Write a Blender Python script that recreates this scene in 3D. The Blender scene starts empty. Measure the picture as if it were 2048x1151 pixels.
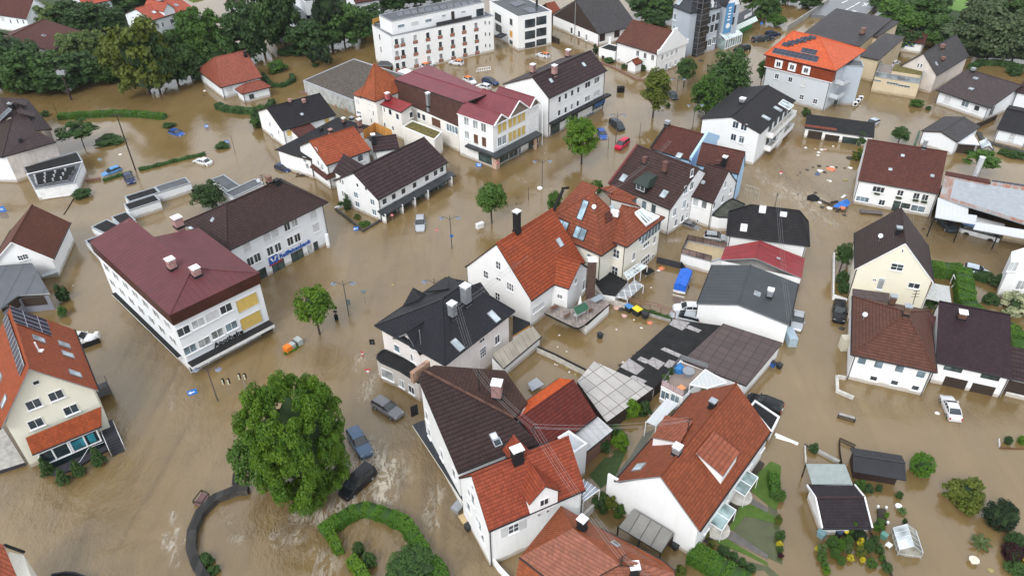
import bpy,math,random
import numpy as np
from mathutils import Vector as V3,Matrix
rnd=random.Random(7)
# ---------------------------------------------------------------- camera, sky, sun, exposure
SC=bpy.context.scene
COL=SC.collection
FPX,PITCH,ROLL,CAMH=1500.0,math.radians(36.2),math.radians(.95),66.0
_f=V3((0,math.cos(PITCH),-math.sin(PITCH)));_r0=V3((1,0,0));_d0=V3((0,-math.sin(PITCH),-math.cos(PITCH)))
_r=math.cos(ROLL)*_r0+math.sin(ROLL)*_d0
_d=-math.sin(ROLL)*_r0+math.cos(ROLL)*_d0
cd=bpy.data.cameras.new('camera');cam=bpy.data.objects.new('camera',cd);COL.objects.link(cam)
cd.sensor_width=36;cd.lens=FPX/2048*36;cd.clip_start=1;cd.clip_end=3000
m=Matrix.Identity(4)
for i in range(3):
    m[i][0]=_r[i];m[i][1]=-_d[i];m[i][2]=-_f[i]
m[2][3]=CAMH
cam.matrix_world=m
SC.camera=cam
W=bpy.data.worlds.new('World');SC.world=W;W.use_nodes=True
nt=W.node_tree;bg=nt.nodes['Background']
SUN_EL,SUN_AZ=math.radians(44),math.radians(208) # azimuth clockwise from +Y
sky=nt.nodes.new('ShaderNodeTexSky');sky.sky_type='NISHITA';sky.sun_disc=False
sky.sun_elevation=SUN_EL;sky.sun_rotation=SUN_AZ;sky.air_density=1.0;sky.dust_density=4.0
hs=nt.nodes.new('ShaderNodeHueSaturation');hs.inputs['Saturation'].default_value=.22
nt.links.new(sky.outputs[0],hs.inputs['Color'])
mxs=nt.nodes.new('ShaderNodeMix');mxs.data_type='RGBA';mxs.inputs[0].default_value=.72 # closed cloud deck
mxs.inputs[7].default_value=(7.1,7.5,8.1,1)
nt.links.new(hs.outputs[0],mxs.inputs[6]);nt.links.new(mxs.outputs[2],bg.inputs[0])
bg.inputs[1].default_value=.15
sl=bpy.data.lights.new('sun','SUN');so=bpy.data.objects.new('sun',sl);COL.objects.link(so)
sl.energy=1.5;sl.angle=math.radians(22);sl.color=(1,.97,.93)
sd=V3((math.sin(SUN_AZ)*math.cos(SUN_EL),math.cos(SUN_AZ)*math.cos(SUN_EL),math.sin(SUN_EL)))
so.rotation_euler=sd.to_track_quat('Z','Y').to_euler()
SC.view_settings.view_transform='Standard';SC.view_settings.look='None'
SC.view_settings.exposure=.33;SC.view_settings.gamma=1
# ---------------------------------------------------------------- survey: where the sight line of a photo point meets a height or a plane
C0=V3((0,0,CAMH));Z_=V3((0,0,1))
def ray(p):return(p[0]-1024)/FPX*_r+(p[1]-575.5)/FPX*_d+_f
def at(p,z=.0):
    r=ray(p);return C0+r*((z-CAMH)/r.z)
def hit(p,q,n):
    r=ray(p);return C0+r*((q-C0).dot(n)/r.dot(n))
def hgt(b,t):
    q=at(b);r=ray(t);s=(q.x*r.x+q.y*r.y)/(r.x*r.x+r.y*r.y);return CAMH+r.z*s
def depth(v):return(v-C0).dot(_f)
def mpp(v):return depth(v)/FPX # metres per photo pixel there
def tile(x0,y0,k=3.836):return lambda x,y:(x0+x/k,y0+y/k)
A1,A2,A3,A4=tile(0,0),tile(512,0),tile(1024,0),tile(1536,0)
B1,B2,B3,B4=tile(0,280),tile(512,280),tile(1024,280),tile(1536,280)
C1,C2,C3,C4=tile(0,570),tile(512,570),tile(1024,570),tile(1536,570)
D1,D2,D3,D4=tile(0,851),tile(512,851),tile(1024,851),tile(1536,851)
E1,E2,E3,E4,E5=tile(800,700,4.427),tile(880,850,3.824),tile(730,530,5.005),tile(1080,330,5.004),tile(690,120,4.876)
# ---------------------------------------------------------------- materials
MATS={}
def nodes(name):
    m=bpy.data.materials.new(name);m.use_nodes=True
    t=m.node_tree;return m,t,t.nodes['Principled BSDF']
def N(t,ty,**k):
    n=t.nodes.new(ty)
    for a,b in k.items():setattr(n,a,b)
    return n
def uvn(t):return N(t,'ShaderNodeUVMap').outputs[0]
def noise(t,scale,detail=3,rough=.55,vec=None):
    n=N(t,'ShaderNodeTexNoise');n.inputs['Scale'].default_value=scale;n.inputs['Detail'].default_value=detail;n.inputs['Roughness'].default_value=rough
    if vec is not None:t.links.new(vec,n.inputs['Vector'])
    return n.outputs[0]
def ramp(t,fac,a,b,ca=(0,0,0,1),cb=(1,1,1,1)):
    r=N(t,'ShaderNodeValToRGB');e=r.color_ramp.elements;e[0].position=a;e[1].position=b;e[0].color=ca;e[1].color=cb
    t.links.new(fac,r.inputs[0]);return r.outputs[0]
def mix(t,fac,a,b,mode='MIX'):
    n=N(t,'ShaderNodeMix',data_type='RGBA',blend_type=mode)
    for i,v in((0,fac),(6,a),(7,b)):
        if isinstance(v,(int,float)):n.inputs[i].default_value=v
        elif isinstance(v,tuple):n.inputs[i].default_value=v if len(v)==4 else(*v,1)
        else:t.links.new(v,n.inputs[i])
    return n.outputs[2]
def mth(t,op,a,b=None):
    n=N(t,'ShaderNodeMath',operation=op)
    for i,v in enumerate((a,b)):
        if v is None:continue
        if isinstance(v,(int,float)):n.inputs[i].default_value=v
        else:t.links.new(v,n.inputs[i])
    return n.outputs[0]
def bump(t,bs,h,s,d=.05):
    b=N(t,'ShaderNodeBump');b.inputs['Strength'].default_value=s;b.inputs['Distance'].default_value=d
    t.links.new(h,b.inputs['Height']);t.links.new(b.outputs[0],bs.inputs['Normal'])
def wpos(t):return N(t,'ShaderNodeNewGeometry').outputs['Position']
def plain(name,c,rough=.6,metal=0.,var=.12,ns=1.5,spec=.5):
    if name in MATS:return MATS[name]
    m,t,b=nodes(name)
    n=noise(t,ns,4,.6,wpos(t))
    col=mix(t,ramp(t,n,.3,.75),tuple(x*(1-var)for x in c),tuple(min(1,x*(1+var))for x in c))
    t.links.new(col,b.inputs['Base Color']);b.inputs['Roughness'].default_value=rough;b.inputs['Metallic'].default_value=metal
    b.inputs['Specular IOR Level'].default_value=spec
    MATS[name]=m;return m
def stucco(name,c,dirt=.3,streak=.5):
    if name in MATS:return MATS[name]
    m,t,b=nodes(name);uv=uvn(t)
    n1=noise(t,.35,5,.65,wpos(t))
    mp=N(t,'ShaderNodeMapping');mp.inputs['Scale'].default_value=(1.8,.16,1);t.links.new(uv,mp.inputs[0])
    n2=noise(t,1.0,4,.6,mp.outputs[0])
    col=mix(t,ramp(t,n1,.45,.8),c,tuple(x*(1-dirt*.55)for x in c))
    col=mix(t,mth(t,'MULTIPLY',ramp(t,n2,.52,.8),streak),col,tuple(x*(.72 if i<2 else .66)for i,x in enumerate(c)))
    sx=N(t,'ShaderNodeSeparateXYZ');t.links.new(wpos(t),sx.inputs[0])
    hz=mth(t,'ADD',sx.outputs[2],mth(t,'MULTIPLY',noise(t,.8,3,.6,wpos(t)),-.7)) # tide mark of the flood
    wet=ramp(t,hz,-.1,.3,(1,1,1,1),(0,0,0,1))
    col=mix(t,mth(t,'MULTIPLY',wet,.62),col,(.27,.2,.12))
    t.links.new(col,b.inputs['Base Color']);b.inputs['Roughness'].default_value=.85
    bump(t,b,noise(t,9,3,.6,wpos(t)),.12,.02)
    MATS[name]=m;return m
def tiles(name,c,row=.36,colw=.3,moss=.25,line=.45,mossc=(.05,.045,.04),rough=.55,big=.35,spec=.4):
    if name in MATS:return MATS[name]
    row*=1.02;colw*=1.;line=min(.95,line*1.35);spec*=.4;g_=max(c)-min(c)>.05
    c=(c[0]*(.9 if g_ else .68),c[1]*(.86 if g_ else .63),c[2]*(.74 if g_ else .62))
    m,t,b=nodes(name);uv=uvn(t)
    sx=N(t,'ShaderNodeSeparateXYZ');t.links.new(uv,sx.inputs[0])
    v=mth(t,'FRACT',mth(t,'DIVIDE',sx.outputs[1],row))
    u=mth(t,'FRACT',mth(t,'DIVIDE',sx.outputs[0],colw))
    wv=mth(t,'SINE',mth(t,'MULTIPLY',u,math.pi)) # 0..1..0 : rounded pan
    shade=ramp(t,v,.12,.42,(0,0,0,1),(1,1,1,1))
    bk=N(t,'ShaderNodeTexBrick',offset=.5,squash=1.)
    bk.inputs['Scale'].default_value=1;bk.inputs['Brick Width'].default_value=colw;bk.inputs['Row Height'].default_value=row
    bk.inputs['Mortar Size'].default_value=.0;bk.inputs['Bias'].default_value=0.
    bk.inputs['Color1'].default_value=(*[x*.82 for x in c],1);bk.inputs['Color2'].default_value=(*[min(1,x*1.2)for x in c],1)
    t.links.new(uv,bk.inputs['Vector'])
    col=bk.outputs[0]
    n0=noise(t,.14,4,.6,wpos(t));n1=noise(t,.9,6,.7,wpos(t))
    col=mix(t,mth(t,'MULTIPLY',ramp(t,n0,.35,.7),big),col,tuple(x*.6 for x in c))
    mps=N(t,'ShaderNodeMapping');mps.inputs['Scale'].default_value=(2.2,.22,1);t.links.new(uv,mps.inputs[0])
    ns_=noise(t,1.,4,.65,mps.outputs[0]) # run-off streaks down the slope
    col=mix(t,mth(t,'MULTIPLY',ramp(t,ns_,.5,.75),.3),col,tuple(x*.62+.012 for x in c))
    col=mix(t,mth(t,'MULTIPLY',ramp(t,n1,.5,.72),moss),col,mossc)
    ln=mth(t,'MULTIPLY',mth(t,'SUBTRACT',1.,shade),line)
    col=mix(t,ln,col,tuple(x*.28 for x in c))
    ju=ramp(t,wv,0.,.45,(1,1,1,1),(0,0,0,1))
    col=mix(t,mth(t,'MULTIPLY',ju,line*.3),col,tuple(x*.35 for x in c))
    t.links.new(col,b.inputs['Base Color']);b.inputs['Roughness'].default_value=rough;b.inputs['Specular IOR Level'].default_value=spec
    h=mth(t,'ADD',mth(t,'MULTIPLY',wv,.6),mth(t,'SUBTRACT',1.,v))
    bump(t,b,h,.55,.05)
    MATS[name]=m;return m
def seam(name,c,w=.6,rough=.35,metal=0.,rust=None,vert=True,var=.2,line=.6):
    if name in MATS:return MATS[name]
    c=tuple(x*.72 for x in c)
    m,t,b=nodes(name);uv=uvn(t)
    sx=N(t,'ShaderNodeSeparateXYZ');t.links.new(uv,sx.inputs[0])
    u=mth(t,'FRACT',mth(t,'DIVIDE',sx.outputs[0 if vert else 1],w))
    l=ramp(t,u,.0,.16,(1,1,1,1),(0,0,0,1))
    n1=noise(t,.5,5,.65,wpos(t))
    col=mix(t,ramp(t,n1,.35,.7),tuple(x*(1-var)for x in c),tuple(min(1,x*(1+var))for x in c))
    if rust:
        mp=N(t,'ShaderNodeMapping');mp.inputs['Scale'].default_value=(1.2,.3,1);t.links.new(uv,mp.inputs[0])
        col=mix(t,mth(t,'MULTIPLY',ramp(t,noise(t,1.,4,.7,mp.outputs[0]),.4,.6),rust[3]),col,rust[:3])
    col=mix(t,mth(t,'MULTIPLY',l,line),col,tuple(x*.35 for x in c))
    t.links.new(col,b.inputs['Base Color']);b.inputs['Roughness'].default_value=rough;b.inputs['Metallic'].default_value=metal
    bump(t,b,l,.5,.05);MATS[name]=m;return m
def slabs(name,c,w=1.,h=1.,mortar=.04,mc=(.02,.02,.02),rough=.7,var=.25,off=.0):
    if name in MATS:return MATS[name]
    m,t,b=nodes(name);uv=uvn(t)
    bk=N(t,'ShaderNodeTexBrick',offset=off)
    bk.inputs['Scale'].default_value=1;bk.inputs['Brick Width'].default_value=w;bk.inputs['Row Height'].default_value=h
    bk.inputs['Mortar Size'].default_value=mortar;bk.inputs['Mortar Smooth'].default_value=.2
    bk.inputs['Color1'].default_value=(*[x*(1-var)for x in c],1);bk.inputs['Color2'].default_value=(*[min(1,x*(1+var))for x in c],1);bk.inputs['Mortar'].default_value=(*mc,1)
    t.links.new(uv,bk.inputs['Vector'])
    col=mix(t,mth(t,'MULTIPLY',ramp(t,noise(t,1.1,5,.7,wpos(t)),.4,.75),.35),bk.outputs[0],tuple(x*.5 for x in c))
    t.links.new(col,b.inputs['Base Color']);b.inputs['Roughness'].default_value=rough
    MATS[name]=m;return m
def glass(name,c=(.03,.04,.05),rough=.08,spec=.7):
    if name in MATS:return MATS[name]
    m,t,b=nodes(name)
    n=noise(t,.55,2,.5,wpos(t))
    t.links.new(mix(t,ramp(t,n,.35,.7),tuple(x*.5 for x in c),tuple(min(1,x*1.9)for x in c)),b.inputs['Base Color'])
    b.inputs['Roughness'].default_value=rough;b.inputs['Specular IOR Level'].default_value=spec
    MATS[name]=m;return m
def clearglass(name,c=(.75,.85,.85),a=.35):
    if name in MATS:return MATS[name]
    m,t,b=nodes(name);b.inputs['Base Color'].default_value=(*c,1);b.inputs['Alpha'].default_value=a;b.inputs['Roughness'].default_value=.1
    MATS[name]=m;return m
def leafm(name,c,c2,soft=.25):
    if name in MATS:return MATS[name]
    m,t,b=nodes(name)
    at_=N(t,'ShaderNodeAttribute',attribute_name='tint')
    oi=N(t,'ShaderNodeObjectInfo')
    col=mix(t,at_.outputs['Fac'],c,c2)
    col=mix(t,mth(t,'MULTIPLY',oi.outputs['Random'],.35),col,tuple(x*.6 for x in c))
    t.links.new(col,b.inputs['Base Color']);b.inputs['Roughness'].default_value=.55;b.inputs['Specular IOR Level'].default_value=.3
    tr=N(t,'ShaderNodeBsdfTranslucent');t.links.new(mix(t,.5,col,(c2[0]*1.1,c2[1]*1.2,c2[2])),tr.inputs[0])
    ms=N(t,'ShaderNodeMixShader');ms.inputs[0].default_value=soft
    t.links.new(b.outputs[0],ms.inputs[1]);t.links.new(tr.outputs[0],ms.inputs[2]);t.links.new(ms.outputs[0],t.nodes['Material Output'].inputs[0])
    MATS[name]=m;return m
WHITE=stucco('stucco_white',(.83,.84,.84),.12,.25)
WHITEB=stucco('stucco_cool_white',(.81,.84,.87),.1,.2)
CREAM=stucco('stucco_cream',(.81,.78,.68),.14,.2)
IVORY=stucco('stucco_ivory',(.82,.80,.75),.14,.25)
ROSE=stucco('stucco_pale_rose',(.8,.75,.72),.25,.6)
PEEL=stucco('stucco_peeling',(.66,.60,.55),.8,1.)
BEIGE=stucco('stucco_beige',(.62,.52,.36),.3,.6)
BLUEW=stucco('stucco_sky_blue',(.42,.62,.84),.15,.25)
GREYW=stucco('stucco_blue_grey',(.42,.47,.53),.15,.3)
GREYL=stucco('stucco_light_grey',(.56,.6,.64),.15,.3)
SLATEW=plain('slate_grey_wall',(.04,.04,.047),.8,spec=.2)
YELP=plain('yellow_panel',(.62,.44,.12));YELW=plain('ochre_panel',(.55,.45,.2))
WOODD=plain('dark_wood',(.035,.022,.016),.7);WOODB=plain('brown_wood',(.12,.055,.03),.7);WOODO=plain('orange_wood',(.6,.3,.06),.7)
METAL=plain('zinc',(.42,.45,.48),.35,.6);DMETAL=plain('dark_metal',(.02,.021,.024),.5,.2,spec=.3);PAINTW=plain('white_paint',(.82,.83,.84),.4)
ALU=plain('aluminium',(.7,.72,.74),.3,.5);CONC=plain('concrete',(.34,.33,.31),.85,var=.3);CONCL=plain('pale_concrete',(.5,.48,.44),.85,var=.3)
BRICKC=slabs('brick',(.22,.08,.05),.3,.12,.02,(.2,.18,.16));BRICKW=plain('brick_panel',(.35,.13,.08),.7)
ROSECH=plain('rose_chimney',(.38,.22,.2),.8,var=.3)
GL=glass('window_glass');GLB=glass('blue_grey_glass',(.12,.17,.2));GLK=glass('shop_glass',(.035,.06,.06));SHUT=plain('roller_shutter',(.6,.61,.62),.6)
CURT=glass('curtained_glass',(.3,.32,.33),.2);ROOFGL=glass('roof_window_glass',(.36,.42,.45),.15)
TIRE=plain('rubber',(.015,.015,.015),.8);BLACK=plain('black',(.008,.008,.009),.7,spec=.25)
T_BROWN=tiles('tiles_dark_brown',(.072,.043,.042),.42,.33,.3,.5)
T_PLUM=tiles('tiles_plum',(.066,.042,.046),.7,.4,.15,.55)
T_BLACK=tiles('tiles_black',(.026,.026,.031),.4,.3,.2,.5,(.06,.055,.05))
T_SLATE=tiles('tiles_slate',(.085,.085,.09),.3,.3,.3,.3,(.12,.12,.115))
T_NAVY=tiles('tiles_blue_black',(.022,.025,.033),.36,.3,.1,.5,(.03,.03,.034),.35,.2,.6)
T_RED=tiles('tiles_red_brown',(.235,.062,.036),.42,.33,.3,.42,(.07,.04,.03))
T_ORANGE=tiles('tiles_orange',(.6,.12,.05),.4,.3,.0,.3,(.3,.08,.04),.45,.12)
T_BRICKRED=tiles('tiles_brick_red',(.29,.062,.03),.45,.33,.12,.35,(.1,.04,.03))
T_OLDRED=tiles('tiles_old_red',(.33,.075,.035),.45,.34,.35,.55,(.06,.035,.03),.5,.5)
T_WINE=tiles('tiles_wine',(.105,.036,.032),.4,.3,.35,.5,(.03,.025,.025))
T_DRED=tiles('tiles_dark_red',(.135,.028,.025),.4,.3,.25,.45,(.04,.03,.03))
T_MOSS=tiles('tiles_mossy_brown',(.088,.053,.05),.5,.4,.55,.6,(.035,.033,.03),.7,.5)
T_ROSE=tiles('tiles_faded_rose',(.30,.12,.09),.34,.28,.35,.35,(.13,.07,.06))
S_WINE=seam('metal_wine',(.15,.036,.042),.8,.65,0,None,True,.14,.65);S_RED=seam('metal_red',(.235,.045,.06),.9,.55,0,None,True,.15,.55)
S_RUST=seam('metal_rust_fascia',(.085,.022,.018),.5,.4,0,None,True,.3);S_BRIGHT=seam('metal_bright_red',(.3,.018,.022),1.2,.4,0,None,True,.2,.45)
S_ANTH=seam('metal_anthracite',(.055,.063,.07),.85,.4,.1,None,True,.15,.75);S_BLUEBLK=seam('metal_blue_black',(.03,.034,.045),.6,.4)
S_TIN=seam('metal_rusty_tin',(.42,.42,.41),.45,.6,0,(.3,.11,.055,.95),True,.25,.35)
S_PALE=seam('sheet_pale',(.56,.57,.57),1.2,.6,0,None,True,.2,.5);S_BEIGE=seam('sheet_beige',(.52,.48,.4),.9,.7,0,(.3,.26,.2,.5),True,.2,.6)
FELT=plain('roof_felt',(.019,.019,.02),.9,spec=.25,var=.35,ns=.8);FELTG=plain('grey_roof_felt',(.095,.1,.11),.85,var=.25,ns=.8)
GRAVEL=plain('roof_gravel',(.105,.092,.08),.95,var=.5,ns=2.2,spec=.1);GREENR=plain('roof_sedum',(.13,.11,.03),.95,var=.6,ns=1.6)
DECKT=slabs('terrace_paving',(.27,.23,.21),.5,.5,.02,(.12,.1,.09));ETERN=slabs('fibre_cement',(.42,.40,.38),1.5,1.9,.045,(.1,.09,.08),.8,.15)
ETERNB=slabs('brown_fibre_cement',(.085,.06,.058),1.35,1.25,.05,(.03,.022,.022),.75,.12)
SOLAR=slabs('solar_cells',(.018,.024,.045),1.0,1.6,.03,(.12,.13,.15),.25,.2)
# ---------------------------------------------------------------- mesh building and tagging
def auto_uv(me,off):
    uvl=me.uv_layers.new(name='UVMap');L=len(me.loops)
    if not L:return
    co=np.empty(len(me.vertices)*3,'f');me.vertices.foreach_get('co',co);co=co.reshape(-1,3)+np.array(off,'f')
    vi=np.empty(L,'i');me.loops.foreach_get('vertex_index',vi)
    nP=len(me.polygons);nr=np.empty(nP*3,'f');me.polygons.foreach_get('normal',nr);nr=nr.reshape(-1,3)
    tot=np.empty(nP,'i');me.polygons.foreach_get('loop_total',tot)
    n=np.repeat(nr,tot,axis=0)
    u=np.stack([-n[:,1],n[:,0],np.zeros(len(n),'f')],1);ln=np.linalg.norm(u,axis=1)
    flat=ln<.02;u[flat]=(1,0,0);ln[flat]=1;u/=ln[:,None]
    v=np.cross(n,u)
    p=co[vi]
    uv=np.stack([(p*u).sum(1),(p*v).sum(1)],1).astype('f')
    uvl.data.foreach_set('uv',uv.ravel())
SPLIT={'downpipe','gutter','pillar','post','post_cap','shop_pier','gable_infill','roof_patch','sheet_canopy'}
class MB:
    def __init__(s):s.v=[];s.f=[];s.m=[];s.p=[]
    def add(s,vs,fs,mi=0):
        s.p.append((len(s.v),len(s.f)));o=len(s.v);s.v+=[tuple(v)for v in vs]
        seen=set()
        for f in fs:
            k=frozenset(f)
            if k in seen:continue
            seen.add(k);s.f.append([i+o for i in f]);s.m.append(mi)
        return s
    def box(s,c,sz,X=None,Y=None,Z=None,mi=0):
        c=V3(c);X=V3((1,0,0))if X is None else X;Y=V3((0,1,0))if Y is None else Y;Z=V3((0,0,1))if Z is None else Z
        vs=[c+X*(sx*sz[0]/2)+Y*(sy*sz[1]/2)+Z*(sz_*sz[2]/2)for sz_ in(-1,1)for sx,sy in((-1,-1),(1,-1),(1,1),(-1,1))]
        return s.add(vs,[(3,2,1,0),(4,5,6,7),(0,1,5,4),(1,2,6,5),(2,3,7,6),(3,0,4,7)],mi)
    def tube(s,a,b,r,n=6,mi=0,r2=None):
        a=V3(a);b=V3(b);d=(b-a)
        if d.length<1e-6:return s
        d.normalize();x=d.orthogonal().normalized();y=d.cross(x);r2=r if r2 is None else r2
        vs=[a+(x*math.cos(2*math.pi*i/n)+y*math.sin(2*math.pi*i/n))*r for i in range(n)]+[b+(x*math.cos(2*math.pi*i/n)+y*math.sin(2*math.pi*i/n))*r2 for i in range(n)]
        fs=[(i,(i+1)%n,n+(i+1)%n,n+i)for i in range(n)]+[tuple(range(n))[::-1],tuple(range(n,2*n))]
        return s.add(vs,fs,mi)
    def path(s,pts,r,n=6,mi=0):
        for a,b in zip(pts,pts[1:]):s.tube(a,b,r,n,mi)
        return s
    def prism(s,pts,z0,z1,mi=0,mt=None,cap=True):
        n=len(pts);vs=[(p[0],p[1],z0)for p in pts]+[(p[0],p[1],z1)for p in pts]
        a=sum(pts[i][0]*pts[(i+1)%n][1]-pts[(i+1)%n][0]*pts[i][1]for i in range(n))
        fs=[(i,(i+1)%n,n+(i+1)%n,n+i)for i in range(n)]
        if a<0:fs=[f[::-1]for f in fs]
        s.add(vs,fs,mi)
        if cap:s.add([(p[0],p[1],z1)for p in(pts if a>0 else pts[::-1])],[tuple(range(n))],mi if mt is None else mt)
        return s
    def slab(s,poly,t,mi=0,me=1,skip=()):
        poly=[V3(p)for p in poly];n=len(poly);nz=newell(poly)
        if nz.z<0:poly=poly[::-1]
        s.add(poly,[tuple(range(n))],mi);lo=[p-V3((0,0,t))for p in poly];s.add(lo[::-1],[tuple(range(n))],me)
        for i in range(n):
            a,b=poly[i],poly[(i+1)%n]
            if ekey(a,b)in skip:continue
            s.add([lo[i],lo[(i+1)%n],b,a],[(0,1,2,3)],me)
        return s
    def build(s,name,mats,parent=None,loc=None,smooth=False):
        if not isinstance(mats,(list,tuple)):mats=[mats]
        if name in SPLIT and len(s.p)>1:# every pipe, post or pier an object of its own
            ps=s.p+[(len(s.v),len(s.f))];o=None
            for(v0,f0),(v1,f1)in zip(ps,ps[1:]):
                k=MB();k.v=s.v[v0:v1];k.f=[[i-v0 for i in f]for f in s.f[f0:f1]];k.m=s.m[f0:f1];k.p=[(0,0)];o=k.build(name,mats,parent,loc,smooth)
            return o
        off=V3(loc)if loc is not None else(V3(parent['_o'])if parent is not None and '_o' in parent else V3((0,0,0)))
        me=bpy.data.meshes.new(name);me.from_pydata([(v[0]-off[0],v[1]-off[1],v[2]-off[2])for v in s.v],[],s.f)
        for mt in mats:me.materials.append(mt)
        me.polygons.foreach_set('material_index',[min(i,len(mats)-1)for i in s.m])
        me.update();auto_uv(me,off)
        if smooth:me.polygons.foreach_set('use_smooth',[True]*len(me.polygons))
        o=bpy.data.objects.new(name,me);COL.objects.link(o)
        if parent is not None:
            o.parent=parent;o['_o']=tuple(off)
            if loc is not None:o.location=off-V3(parent['_o'])
        else:o.location=off;o['_o']=tuple(off)
        return o
def newell(p):
    n=V3((0,0,0))
    for i in range(len(p)):
        a,b=p[i],p[(i+1)%len(p)]
        n+=V3(((a.y-b.y)*(a.z+b.z),(a.z-b.z)*(a.x+b.x),(a.x-b.x)*(a.y+b.y)))
    return n.normalized()
def vk(a):return(round(a[0],2),round(a[1],2),round(a[2],2))
def ekey(a,b):return tuple(sorted((vk(a),vk(b))))
def tag(o,label,cat,group=None,kind=None):
    if label:o['label']=label
    if cat:o['category']=cat
    if group:o['group']=group
    if kind:o['kind']=kind
    return o
def empty(name,loc,label=None,cat=None,group=None,rz=0.):
    o=bpy.data.objects.new(name,None);COL.objects.link(o);o.location=loc;o.rotation_euler[2]=rz;o['_o']=tuple(loc);o.empty_display_size=.5
    return tag(o,label,cat,group)
def structure(o):o['kind']='structure';return o
def lobj(name,me,parent,loc=(0,0,0),rot=None):
    o=bpy.data.objects.new(name,me);COL.objects.link(o);o.parent=parent;o.location=loc
    if rot is not None:o.rotation_euler=rot
    return o
def meshof(mb,name,mats,smooth=False):
    o=mb.build(name,mats,None,(0,0,0),smooth);me=o.data;bpy.data.objects.remove(o);return me
def copytree(o,parent=None):
    c=o.copy();COL.objects.link(c)
    if parent is not None:c.parent=parent
    for ch in list(o.children):copytree(ch,c)
    return c
# ---------------------------------------------------------------- windows (local frame: x along wall, y out of wall, z up)
WCACHE={}
def winmesh(w,h,st,n):
    k=(round(w,2),round(h,2),st,n)
    if k in WCACHE:return WCACHE[k]
    fr=MB();pn=MB();f=.075
    fm,pm={'d':(PAINTW,GL),'c':(PAINTW,CURT),'b':(PAINTW,GLB),'k':(DMETAL,GLK),'kb':(DMETAL,GL),'s':(SHUT,SHUT),'y':(ALU,YELP),'r':(WOODB,WOODB),'br':(WOODD,BRICKW),'g':(ALU,GLK),'gd':(WOODD,WOODD),'wh':(PAINTW,PAINTW),'w':(WOODB,GL),'o':(WOODO,WOODO)}[st]
    for sx in(-1,1):fr.box((sx*(w/2-f/2),.03,0),(f,.06,h))
    for sz in(-1,1):fr.box((0,.03,sz*(h/2-f/2)),(w-2*f,.06,f))
    nx,nz=(n,1)if n<10 else divmod(n,10)
    for i in range(1,nx):fr.box((-w/2+w*i/nx,.027,0),(.06,.05,h-2*f))
    for i in range(1,nz):fr.box((0,.024,-h/2+h*i/nz),(w-2*f,.04,.05))
    pn.box((0,.006,0),(w-2*f+.01,.012,h-2*f+.01))
    if st in 's':
        for i in range(int(h/.14)):pn.box((0,.018,-h/2+.12+i*.14),(w-2*f,.012,.1))
    si=MB();si.box((0,.09,-h/2-.04),(w+.16,.18,.06))
    WCACHE[k]=(meshof(fr,'window',fm),meshof(pn,'pane',pm),meshof(si,'sill',PAINTW if st not in 'k' else DMETAL))
    return WCACHE[k]
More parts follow.
